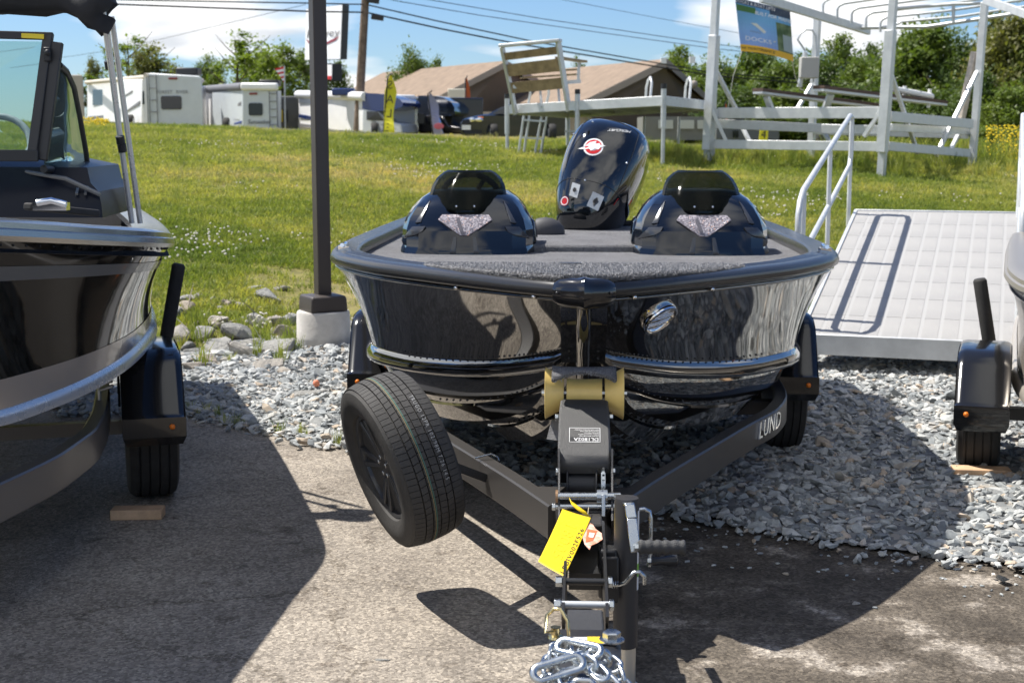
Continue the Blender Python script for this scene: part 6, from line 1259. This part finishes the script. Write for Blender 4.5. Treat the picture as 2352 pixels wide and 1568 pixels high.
# safety chain heaped on the coupler
ch = thing('safety_chain', 'bright zinc safety chain heaped over the coupler', 'chain', on(1340, 1520, .45))
def link_mesh(L_, W_, r_, nm):
    b_ = MB(); pl = []; k_ = (L_-W_)/2
    for a in np.linspace(-math.pi/2, math.pi/2, 9): pl.append((k_ + W_/2*math.cos(a), W_/2*math.sin(a), 0))
    for a in np.linspace(math.pi/2, 1.5*math.pi, 9): pl.append((-k_ + W_/2*math.cos(a), W_/2*math.sin(a), 0))
    b_.tube(pl, r_, 9, True); return b_.mesh(nm, zinc, 180)
lkm = link_mesh(.050, .030, .0056, 'link'); bigm = link_mesh(.112, .032, .0085, 'quick_link')
def put_link(p0, p1, roll, me=lkm, nm='link'):
    c_ = lerp(p0, p1, .5); x_ = (p1-p0).normalized(); u_ = Vector((0, -.35, .94)); y_ = u_.cross(x_).normalized(); z_ = x_.cross(y_); M_ = Matrix((x_, y_, z_)).transposed().to_4x4() @ Matrix.Rotation(roll, 4, 'X'); M_.translation = c_
    o = bpy.data.objects.new(nm, me); COL.objects.link(o); child(o, ch); o.matrix_basis = M_
strands = [[(1262,1500,3.22,.50),(1268,1478,3.24,.51),(1300,1470,3.25,.51),(1345,1478,3.23,.515),(1395,1500,3.2,.51),(1425,1530,3.15,.50),(1436,1590,3.05,.46)], [(1250,1600,3.02,.47),(1262,1560,3.06,.485),(1295,1540,3.1,.50),(1345,1530,3.12,.505),(1395,1545,3.1,.50),(1428,1580,3.05,.48)],
  [(1266,1490,3.2,.51),(1256,1530,3.14,.495),(1258,1590,3.04,.46)], [(1285,1510,3.17,.515),(1325,1500,3.18,.52),(1375,1486,3.21,.52),(1412,1505,3.18,.515)], [(1280,1575,3.02,.49),(1330,1560,3.06,.505),(1380,1568,3.05,.50),(1410,1600,3.0,.48)], [(1300,1530,3.12,.51),(1290,1560,3.05,.50),(1310,1600,3.0,.48)], [(1340,1500,3.16,.525),(1370,1520,3.13,.52),(1400,1560,3.06,.50)]]
rr = random.Random(21)
for sidx, sxy in enumerate(strands):
    pl = [on(a, c_ + 16, h_ + .010) for a, c_, _, h_ in sxy]; L_ = 0; seg = []
    dense = [Vector([hermite(x, list(range(len(pl))), [p[k_] for p in pl]) for k_ in range(3)]) for x in np.linspace(0, len(pl)-1, 120)]
    acc = 0; last = dense[0]; i0 = 0; n_ = 0
    for p in dense[1:]:
        if (p - last).length >= .0375: put_link(last - (p-last)*.1, p + (p-last)*.1, (0.25 if n_ % 2 else 1.35) + rr.gauss(0, .15) + sidx); last = p; n_ += 1
put_link(on(1222, 1552, .53), on(1342, 1516, .55), .5, bigm, 'quick_link'); put_link(on(1275, 1478, .54), on(1385, 1502, .545), .35, bigm, 'quick_link')
# tags
tagy = mat('tag_yellow', (.86, .60, .012), .55, var=.03, vscale=30); ink = mat('ink', (.03, .03, .025), .6); fade = mat('show_through', (.70, .49, .012), .6)
ty = thing('yellow_stock_tag', 'bright yellow paper tag with handwritten number tied to the winch', 'tag', at(1300, 1250, 4.3))
q00, q10, q01, q11 = at(1292, 1168, 4.36), at(1357.5, 1188, 4.30), at(1236, 1288, 3.86), at(1296, 1322, 3.76)
def tgp(u, v, off=0): p = lerp(lerp(q00, q10, u), lerp(q01, q11, u), v); return p + Vector((0, -.012*math.sin(v*3.0) - .006*math.sin(u*3) - off, off*1.2))
b_ = MB(); nu, nv = 24, 40; b_.add([tgp(i/nu, j/nv) for j in range(nv+1) for i in range(nu+1)], [(j*(nu+1)+i, j*(nu+1)+i+1, (j+1)*(nu+1)+i+1, (j+1)*(nu+1)+i) for j in range(nv) for i in range(nu)]); o = b_.build('tag_sheet', tagy, ty, 180); o.modifiers.new('thick', 'SOLIDIFY').thickness = .0006; sh = o
b_ = MB(); cu_ = [((1307, 1142), (1312, 1150)), ((1312, 1158), (1326, 1160)), ((1325, 1170), (1345, 1174)), ((1340, 1180), (1358, 1190))]; b_.add([at(*p, 4.345 - .01*i) for i, q in enumerate(cu_) for p in q], [(2*i, 2*i+1, 2*i+3, 2*i+2) for i in range(3)]); o = b_.build('tag_curl', tagy, ty, 180); o.modifiers.new('thick', 'SOLIDIFY').thickness = .0006
asp = (q01-q00).length; wd_ = (q10-q00).length
b_ = text_mb('LBBJV002F526', .0185, lambda x, y, z: tgp(.88 - y/.085, .60 - x/.16, .0012), space=1.12); child(b_.build('handwriting', ink), sh)
b_ = text_mb('18005', .052, lambda x, y, z: tgp(.46 + y/.095, .50 + x/.21, .0008), space=1.05); child(b_.build('show_through_number', fade), sh)
tw = thing('white_hang_tag', 'small torn white and orange hang tag beside the yellow tag', 'tag', at(1360, 1235, 4.3))
poly = [(1350, 1198), (1362, 1204), (1368, 1214), (1382, 1224), (1384, 1238), (1372, 1246), (1358, 1252), (1354, 1262), (1343, 1250), (1338, 1234), (1342, 1218)]
b_ = MB(); b_.prism([at(px, py, 4.27 - (py-1198)*.0048) for px, py in poly], (0, .001, 0)); hs = b_.build('tag_sheet', mat('tag_paper', (.72, .50, .42), .8, col2=(.55, .20, .11), vscale=55, detail=2), tw)
b_ = MB(); q = [(1349, 1214), (1371, 1218), (1362, 1240), (1345, 1244)]; b_.prism([at(px, py, 4.264 - (py-1198)*.0048) for px, py in q], (0, -.0008, 0)); child(b_.build('orange_print', mat('print_orange', (.50, .13, .05), .8)), hs)
b_ = MB(); q = [(1354, 1222), (1366, 1224), (1362, 1234), (1352, 1232)]; b_.prism([at(px, py, 4.258 - (py-1198)*.0048) for px, py in q], (0, -.0008, 0)); child(b_.build('white_mark', mat('tag_white', (.8, .7, .62), .8)), hs)
b_ = MB(); b_.tube([at(1353, 1200, 4.26), at(1350, 1182, 4.36), at(1352, 1165, 4.44)], .0012, 5); b_.build('string', mat('twine', (.5, .42, .3), .9), tw)
# spare wheel carried on the left rail
sp_c = at(922, 1053, 4.86); hh_ = Vector((.42, -.905, 0)).normalized(); up_ = Vector((-.30, -.02, .955)); up_ = (up_ - hh_*up_.dot(hh_)).normalized(); ax_ = hh_.cross(up_).normalized(); ax_ = ax_ if ax_.x < 0 else -ax_
spw = thing('spare_wheel', 'black spare tyre with fresh tread lettering on black alloy rim, on the trailer frame', 'wheel', sp_c)
RS, WS = .305, .222
SM = Matrix((up_.cross(ax_), up_, ax_)).transposed().to_4x4() if False else frameM(sp_c, up_, ax_.cross(up_)); SM = Matrix((up_, ax_.cross(up_), ax_)).transposed().to_4x4(); SM.translation = sp_c
def wp(a, r_, w_): return SM @ Vector((r_*math.cos(a), r_*math.sin(a), w_))
def crownr(w_): return RS - .010*(abs(w_)/(WS*.40))**2.5
b_ = MB(); h_ = WS/2; b_.lathe([(.185, -h_*.62), (.195, -h_*.86), (.225, -h_*.99), (.262, -h_*.99), (.283, -h_*.92), (.289, -h_*.82)] + [(crownr(x) - .009, x) for x in np.linspace(-h_*.76, h_*.76, 9)] + [(.289, h_*.82), (.283, h_*.92), (.262, h_*.99), (.225, h_*.99), (.195, h_*.86), (.185, h_*.62)], 72, SM); dusty_lit = mat('tyre_dusty_lit', (.042, .040, .038), .78, var=.25, vscale=9, bump=.15, bscale=120); ty_ = b_.build('tyre', dusty_lit, spw, 40)  # dusty rubber, its colour also lightened to imitate sunlight on the tread
b_ = MB(); ribs = [(-.092, -.058, 84, .25), (-.053, -.031, 70, -.5), (-.027, -.002, 70, .35), (.002, .027, 70, .35), (.031, .053, 70, -.5), (.058, .092, 84, .25)]
for w0, w1, n_, sk_ in ribs:
    for k_ in range(n_):
        a0 = 2*math.pi*k_/n_; a1 = a0 + 2*math.pi/n_*.90; s0 = sk_*.03; vs = []
        for r_add in (-.012, 0):
            for a, w_ in ((a0, w0), (a1, w0), (a1 + s0, w1), (a0 + s0, w1)): vs.append(wp(a, crownr(w_) + r_add, w_))
        b_.add(vs, [(0, 1, 2, 3), (4, 7, 6, 5), (0, 4, 5, 1), (1, 5, 6, 2), (2, 6, 7, 3), (3, 7, 4, 0)])
o = b_.build('tread', dusty_lit, None); child(o, ty_); stuff(o)
for w_, mt, r_ in ((.016, mat('stripe_green', (.07, .17, .135), .8), .0013), (.021, mat('stripe_yellow', (.20, .165, .09), .8), .0016)):
    b_ = MB(); n_ = 150; b_.add([wp(2*math.pi*k_/n_, crownr(w_) + .0012, w_ + d_) for k_ in range(n_) for d_ in (-r_, r_)], [(2*k_, 2*k_+1, (2*k_+3) % (2*n_), (2*k_+2) % (2*n_)) for k_ in range(n_)]); child(b_.build('tread_stripe', mt, None, fix=False), ty_)
A0 = math.atan2(0, 1)
def tang(v): # angle of the tread point facing the viewer
    d = (Vector((0, 0, H)) - sp_c); return math.atan2(d.dot(ax_.cross(up_)), d.dot(up_))
av = tang(0); b_ = text_mb('TRUGO 12PR 102/98M 7.26 14.5', .026, lambda x, y, z: wp(av + sgn*x/RS - sgn*.25, crownr(.042) + .002, -.045 + sgn2*y), space=1.1) if False else None
sgn = 1 if (wp(av + .1, RS, 0) - wp(av, RS, 0)).z < 0 else -1
b_ = text_mb('TRUGO 12PR 102/98M 7.26 14.5', .019, lambda x, y, z: wp(av + sgn*(x/RS) - sgn*.12, crownr(-.045) + .002, -.044 - y), space=1.25); child(b_.build('tread_lettering', mat('tread_paint', (.30, .30, .30), .8)), ty_)
rimm = mat('rim_black', (.04, .04, .042), .3, coat=.3)
b_ = MB(); b_.lathe([(.188, -h_*.66), (.176, -h_*.62), (.172, h_*.5), (.178, h_*.74), (.188, h_*.78), (.192, h_*.70), (.186, h_*.55)], 48, SM, True); b_.build('rim', rimm, spw, 40)
for k_ in range(5):
    for dd in (-.16, .16):
        a = 2*math.pi*k_/5 + .3; b_ = MB(); b_.bar(SM @ Vector((.045*math.cos(a+dd*.8), .045*math.sin(a+dd*.8), h_*.52)), SM @ Vector((.176*math.cos(a+dd), .176*math.sin(a+dd), h_*.66)), .020, .026, ax_); b_.build('spoke', rimm, spw, bevel=.004)
b_ = MB(); b_.lathe([(.0, h_*.62), (.030, h_*.60), (.052, h_*.5), (.055, h_*.2), (.0, h_*.2)], 24, SM); b_.build('hub', rimm, spw, 40)
for k_ in range(5): a = 2*math.pi*k_/5; nut(SM @ Vector((.036*math.cos(a), .036*math.sin(a), h_*.56)), ax_, .009, .012, 'lug_nut', spw, chrome)
b_ = MB(); b_.bar(sp_c - ax_*.06, bt(.36, -.36, .40), .03, .03); b_.build('carrier', powder, spw); b_ = MB(); q = bt(.42, -.40, .46); b_.tube([q + Vector((.0, 0, .0)), q + Vector((.06, .02, .012)), q + Vector((.085, .02, .0)), q + Vector((.09, .02, -.015))], .004, 7); b_.build('carrier_hook', zinc, spw, 60)

# ================================================================== NEIGHBOUR BOATS
def hull(root, O_, S_, U_, gs, cs, keel, mts, ts_, sides=(-1, 1)):
    gl = lambda tt, sd: O_ + S_*cv(gs, [q[0] for q in gs], tt) + U_*(sd*cv(gs, [q[1] for q in gs], tt)) + Vector((0, 0, cv(gs, [q[2] for q in gs], tt)))
    cl = lambda tt, sd: O_ + S_*cv(cs, [q[0] for q in cs], tt) + U_*(sd*cv(cs, [q[1] for q in cs], tt)) + Vector((0, 0, cv(cs, [q[2] for q in cs], tt)))
    kl = lambda tt: O_ + S_*cv(keel, [q[0] for q in keel], tt) + Vector((0, 0, cv(keel, [q[1] for q in keel], tt)))
    def sp_(tt, f_, sd, off=0): p = lerp(cl(tt, sd), gl(tt, sd) - Vector((0, 0, .05)), f_); return p - U_*sd*(.03*math.sin(f_*math.pi) - off)
    for sd in sides:
        b_ = MB(); nf = 8; b_.add([sp_(tt, i/nf, sd) for tt in ts_ for i in range(nf+1)], [(j*(nf+1)+i, j*(nf+1)+i+1, (j+1)*(nf+1)+i+1, (j+1)*(nf+1)+i) for j in range(len(ts_)-1) for i in range(nf)]); b_.build('hull_side', mts['side'], root, 180)
        for f0, f1, mt, nm in mts['bands']:
            b_ = MB(); b_.add([sp_(tt, f_, sd, .003) for tt in ts_ for f_ in (f0, (f0+f1)/2, f1)], [(3*j+i, 3*j+i+1, 3*j+i+4, 3*j+i+3) for j in range(len(ts_)-1) for i in range(2)]); b_.build(nm, mt, root, 180)
        b_ = MB(); b_.add([p for tt in ts_ for p in (kl(tt), lerp(kl(tt), cl(tt, sd), .5) - Vector((0, 0, .01)), cl(tt, sd))], [(3*j+i, 3*j+i+1, 3*j+i+4, 3*j+i+3) for j in range(len(ts_)-1) for i in range(2)]); b_.build('hull_bottom', mts['bottom'], root, 30)
        b_ = MB(); b_.loft([[cl(tt, sd) + U_*sd*x + Vector((0, 0, z)) for x, z in ((-.004, .02), (.012, .012), (.026, -.015), (.026, -.036), (.0, -.042), (-.03, -.03))] for tt in ts_]); b_.build('spray_rail', mts['rail'], root, 40)
        rings = []
        for tt in ts_:
            g_ = gl(tt, sd); d_ = gl(min(1, tt+.01), sd) - gl(max(0, tt-.01), sd); d_.z = 0; d_.normalize(); n_ = Vector((d_.y, -d_.x, 0)); n_ = n_ if n_.dot(U_*sd) > 0 else -n_
            rings.append([g_ + n_*x + Vector((0, 0, z)) for x, z in ((-.16, -.03), (-.16, .006), (-.05, .012), (-.01, .008), (.010, -.004), (.012, -.022), (.022, -.028), (.026, -.048), (.014, -.064), (-.01, -.066))])
        b_ = MB(); b_.loft(rings); b_.build('gunwale', mts['gunwale'], root, 35)
        b_ = MB()
        for k_ in range(26): b_.ball(sp_(.22+.5*k_/26, .955, sd, .001), .0045, 6, 4)
        stuff(b_.build('rivet_row', satin, root))
    b_ = MB(); b_.add([p - Vector((0, 0, .10)) for tt in ts_ for p in (gl(tt, -1), gl(tt, 1))], [(2*j, 2*j+1, 2*j+3, 2*j+2) for j in range(len(ts_)-1)]); b_.build('deck', carpet, root)
    b_ = MB(); b_.add([gl(1, -1), cl(1, -1), kl(1), cl(1, 1), gl(1, 1)], [(0, 1, 2, 3, 4)]); b_.build('transom', mts['side'], root)
    return gl, cl, sp_
tt_ = np.concatenate([np.linspace(0, .7, 30), np.linspace(.73, 1, 8)])
# ---- left boat (deep V with windshield and furled canopy)
S_ = Vector((-.287, .958, 0)).normalized(); U_ = Vector((S_.y, -S_.x, 0)); O_ = Vector((-1.82, 3.6, 0))
brush = mat('polished_rail', (.72, .72, .71), .28, .55, rvar=.08, vscale=8); silv = mat('silver_band', (.58, .51, .44), .22, .5, coat=.5); gst = mat('grey_stripe', (.13, .13, .13), .22, coat=.6)
lb_ = thing('windshield_boat', 'black and silver deep-hulled boat with windshield and furled canopy, at left', 'boat', (-2.4, 5.6, .4))
hull(lb_, O_, S_, U_, [(0, 0, 1.45), (.35, .26, 1.42), (.80, .47, 1.377), (1.44, .766, 1.31), (2.05, 1.02, 1.25), (2.8, 1.075, 1.20), (4.0, 1.10, 1.17), (5.6, 1.06, 1.16)],
     [(.42, .02, .92), (.62, .16, .80), (1.07, .435, .715), (1.57, .683, .72), (2.24, .89, .74), (3.14, 1.0, .745), (4.2, 1.02, .72), (5.6, 1.0, .70)],
     [(.42, .90), (.55, .70), (.8, .55), (1.2, .47), (2.0, .44), (3.0, .44), (4.2, .45), (5.6, .47)],
     dict(side=gloss, bottom=mat('bottom_silver', (.30, .28, .26), .3, .6), rail=brush, gunwale=mat('dark_gunwale', (.30, .30, .30), .2, .8), bands=[(.015, .20, silv, 'silver_band'), (.76, .84, gst, 'grey_stripe')]), tt_)
# dash and windshield
YW = 6.35; dash = mat('dash_navy', (.010, .013, .022), .35, spec=.25)
def lw_(px, py, dY=0): return at(px, py, YW + dY)
b_ = MB(); rings = []
for py, px1, dy in ((500, 236, .0), (470, 233, .012), (440, 226, .03), (420, 208, .05), (385, 200, .09), (366, 110, .16)):
    a, c_ = at(-700, py-10, YW + dy), at(px1, py, YW + dy); rings.append([a, lerp(a, c_, .6) + Vector((0, -.05, .0)), lerp(a, c_, .93) + Vector((0, -.03, 0)), c_, c_ + Vector((-.05, .7, 0)), a + Vector((0, .9, 0))])
b_.loft(rings); b_.build('dash_coaming', dash, lb_, 30)
b_ = MB(); b_.tube([lw_(60, 395, .05), lw_(150, 410, -.02), lw_(230, 447, .0)], .010, 6); b_.build('coaming_crease', gst, lb_, 60)
for px in (176, 196): b_ = MB(); b_.bar(lw_(px, 446, -.02), lw_(px+8, 412, .1), .012, .01); b_.build('coaming_rib', gst, lb_)
fr_ = mat('windshield_frame', (.035, .034, .034), .45); gtint = mat('windshield_glass', (.55, .72, .70), .02, trans=.95, ior=1.08)
def wbar(p0, p1, w_, nm='windshield_frame', d0=0, d1=0): b_ = MB(); b_.bar(lw_(*p0, d0), lw_(*p1, d1), w_, .03, (0, -1, 0)); return b_.build(nm, fr_, lb_, bevel=.004)
wbar((-300, 72), (122, 84), .034, d0=-.1); wbar((-300, 355), (88, 358), .05, d0=-.25, d1=-.1); wbar((112, 76), (74, 362), .042, d1=-.1); wbar((132, 98), (96, 368), .05, d1=-.08)
b_ = MB(); b_.prism([lw_(-300, 92, -.08), lw_(100, 96, .01), lw_(66, 345, -.09), lw_(-300, 340, -.22)], (0, .006, 0)); b_.build('windshield_glass', gtint, lb_)
b_ = MB(); b_.prism([lw_(34, 76, -.03), lw_(101, 79, -.03), lw_(101, 90, -.03), lw_(34, 87, -.03)], (0, -.002, 0)); b_.build('yellow_label', mat('label_yellow', (.8, .62, .04), .5), lb_)
sg = [(136, 150, .02), (152, 165, .15), (168, 200, .3), (182, 270, .45), (196, 350, .55), (203, 415, .6)]
b_ = MB(); b_.tube([lw_(*q) for q in sg], .016, 8); b_.build('side_frame', fr_, lb_, 60)
b_ = MB(); n_ = len(sg); lf = [(127, 150), (124, 180), (120, 210), (112, 270), (106, 330), (100, 385)]; b_.add([lw_(*p, -.02) for p in lf] + [lw_(px-3, py, d_) for px, py, d_ in sg], [(i, i+1, n_+i+1, n_+i) for i in range(n_-1)]); o = b_.build('side_glass', gtint, lb_, 180); o.modifiers.new('thick', 'SOLIDIFY').thickness = .005
b_ = MB(); b_.tube([lw_(100, 388, -.02), lw_(150, 395, .2), lw_(203, 415, .6)], .018, 8); b_.build('side_sill', fr_, lb_, 60)
for px, py in ((109, 125), (84, 318)): b_ = MB(); b_.box(lw_(px, py, -.04), (.03, .02, .06)); b_.ball(lw_(px, py-4, -.06), .014, 8, 6); b_.build('latch', blk, lb_, bevel=.004)
M_ = axisM(at(-15, 335, 7.0), (.1, -.8, .5)); b_ = MB(); b_.tube([M_ @ Vector((.17*math.cos(a), .17*math.sin(a), 0)) for a in np.linspace(0, 2*math.pi, 25)[:-1]], .017, 8, True); b_.build('steering_wheel', mat('wheel_grey', (.35, .36, .37), .4), lb_, 60)
b_ = MB(); b_.box(at(118, 474, 5.55), (.13, .05, .03)); b_.tube([at(85, 466, 5.5), at(118, 460, 5.5), at(152, 470, 5.5)], .013, 8); b_.build('bow_cleat', chrome, lb_, 50)
b_ = MB(); b_.bar(at(62, 474, 5.6), at(222, 490, 5.9), .05, .03); b_.build('gunwale_pad', rubber, lb_, bevel=.008)
# furled canopy and its poles
bim = thing('furled_canopy', 'black furled canopy boot on bright aluminium bows above the left boat', 'canopy', at(310, 505, 6.75))
b_ = MB(); rings = []
for px, py, r_ in ((-260, -40, .09), (-100, -25, .10), (0, -12, .095), (90, -5, .075), (150, 0, .06), (190, 8, .085), (215, 16, .12), (238, 22, .11), (252, 22, .05)):
    p = at(px, py, 6.6); rings.append([p + Vector((.03*math.sin(3*a), r_*.9*math.cos(a), r_*(1+.16*math.sin(5*a+px))*math.sin(a))) for a in np.linspace(0, 2*math.pi, 15)[:-1]])
b_.loft(rings); b_.build('canopy_boot', mat('canvas_black', (.025, .025, .027), .8, bump=.3, bscale=25), bim, 60)
for p0, p1, d_ in (((237, 28), (303, 512), .0), ((256, 38), (322, 512), .12)): b_ = MB(); b_.tube([at(*p0, 6.6 + d_), at(*p1, 6.8 + d_)], .0135, 10); b_.build('canopy_bow', brush, bim, 60)
b_ = MB(); b_.tube([at(246, 60, 6.62), at(278, 330, 6.72)], .012, 8); b_.build('canopy_bow', brush, bim, 60)
for px, py in ((251, 150), (277, 322), (281, 340)): b_ = MB(); b_.tube([at(px-2, py-9, 6.69), at(px+1, py+9, 6.7)], .021, 8); b_.build('slider_clamp', blk, bim, 50)
# left trailer
tl_ = thing('boat_trailer', 'dark grey trailer under the left boat with a black guide pole', 'trailer', (-1.9, 6.2, 0)); lf_ = mat('trailer_grey', (.15, .14, .13), .32, .3, bump=.04, bscale=300)
path = [(-2.05, 3.1), (-1.92, 3.7), (-1.78, 4.25), (-1.68, 4.7), (-1.63, 5.1), (-1.63, 5.4), (-1.68, 5.75), (-1.80, 6.25), (-2.0, 6.95), (-2.4, 8.3)]
sweep([(x - .03, y, .435) for x, y in path], .06, .135, 'frame_rail', lf_, tl_, 60)
sweep([tuple(Vector((x, y, .435)) - U_*(2*((Vector((x, y, 0)) - O_).dot(U_)) - .06) + Vector((0, 0, 0))) for x, y in path], .06, .135, 'frame_rail', lf_, tl_, 60)
b_ = MB(); b_.bar(Vector((-2.0, 3.3, .43)), O_ - S_*1.5 + Vector((0, 0, .43)), .1, .1); b_.build('tongue', lf_, tl_)
wc = Vector((-1.665, 6.42, .325))
wheel(wc, U_, .325, .225, tl_); fender(Vector((wc.x, wc.y, 0)), -S_, U_, .265, tl_, .365, .71, .98, 1, .325)
wheel(wc - U_*2.0, U_, .335, .225, tl_); b_ = MB(); b_.bar(wc - U_*2.0, wc, .06, .06); b_.build('axle', lf_, tl_)
for d_ in (-.13, .0): b_ = MB(); q = wc - U_*.22 - S_*(.28 + d_); b_.tube([q + Vector((0, 0, -.02)), q + Vector((0, 0, .22)), q + Vector((.06, 0, .24))], .008, 6); b_.build('u_bolt', galv, tl_, 60)
a, c_ = at(378, 798, 7.1), at(411, 606, 7.1); b_ = MB(); b_.tube([a - Vector((0, 0, .2)), a, lerp(a, c_, .97), c_], [.034, .034, .034, .026], 12); b_.build('guide_pole', rubber, tl_, 60)
cedar = mat('fresh_wood', (.55, .36, .22), .8, var=.18, vscale=12)
b_ = MB(); q = gnd(320, 1185); b_.box(q + Vector((0, -.02, .022)), (.22, .09, .044), Matrix.Rotation(R(3), 3, 'Z')); tag(b_.build('wood_block', cedar, bevel=.004), 'short wooden chock on shaded asphalt under the left trailer tyre', 'wood block', 'wood blocks under trailer tyres')
# ---- right boat and trailer
S2 = Vector((.33, .944, 0)).normalized(); U2 = Vector((S2.y, -S2.x, 0)); O2 = Vector((2.53, 4.12, 0))
rbo = thing('tan_boat', 'tan metallic boat hull cut off by the right edge', 'boat', (3.2, 6.3, .4))
tan = mat('tan_metal', (.48, .43, .375), .3, .5, coat=.3)
hull(rbo, O2, S2, U2, [(0, 0, 1.07), (.3, .25, 1.065), (.8, .55, 1.05), (1.4, .82, 1.03), (2.0, .97, 1.015), (2.8, 1.02, 1.005), (4.0, 1.02, 1.0), (5.2, 1.0, 1.0)],
     [(.4, .02, .9), (.6, .14, .8), (1.0, .44, .62), (1.5, .72, .50), (2.1, .90, .46), (2.9, .96, .45), (4.0, .96, .45), (5.2, .94, .45)],
     [(.4, .88), (.55, .66), (.8, .5), (1.2, .42), (2.0, .39), (3.0, .39), (4.0, .4), (5.2, .42)],
     dict(side=tan, bottom=MATS['bottom_silver'], rail=mat('tan_rail', (.6, .55, .48), .3, .6), gunwale=mat('tan_gunwale', (.33, .30, .26), .35, .5), bands=[(.0, .10, gst, 'dark_band')]), tt_)
tr2 = thing('boat_trailer', 'dark trailer with glossy black fender under the tan boat at right edge', 'trailer', (2.4, 6.8, 0))
w2 = Vector((2.33, 6.95, .285)); wheel(w2, U2, .285, .205, tr2); fender(Vector((w2.x+.012, w2.y, 0)), -S2, U2, .25, tr2, .30, .62, .86, -1, .27)
wheel(w2 + U2*1.9, U2, .325, .205, tr2); b_ = MB(); b_.bar(w2, w2 + U2*1.9, .06, .06); b_.build('axle', frm, tr2)
for k_ in (.30, 1.6): sweep([tuple(w2 + U2*k_ + S2*d_ + Vector((0, 0, .10))) for d_ in (-1.2, 0, 1.6)], .06, .12, 'frame_rail', frm, tr2, 12)
for d_ in (.12, .24): q = w2 + U2*.26 - S2*(.36+d_*.3) ; b_ = MB(); b_.bar(q + Vector((-.03, 0, .17)), q + Vector((.05, 0, .17)), .02, .02); b_.build('clamp', galv, tr2)
a, c_ = at(2277, 818, 7.5), at(2250, 640, 7.5); b_ = MB(); b_.tube([a - Vector((0, 0, .3)), a, lerp(a, c_, .97), c_], [.036, .036, .036, .028], 12); b_.build('guide_pole', rubber, tr2, 60)
b_ = MB(); q = gnd(2252, 1104); b_.box(q + Vector((0, 0, .045)), (.27, .10, .04), Matrix.Rotation(R(-9), 3, 'Z')); tag(b_.build('wood_block', cedar, bevel=.004), 'sunlit wooden chock on gravel under the right trailer tyre', 'wood block', 'wood blocks under trailer tyres')
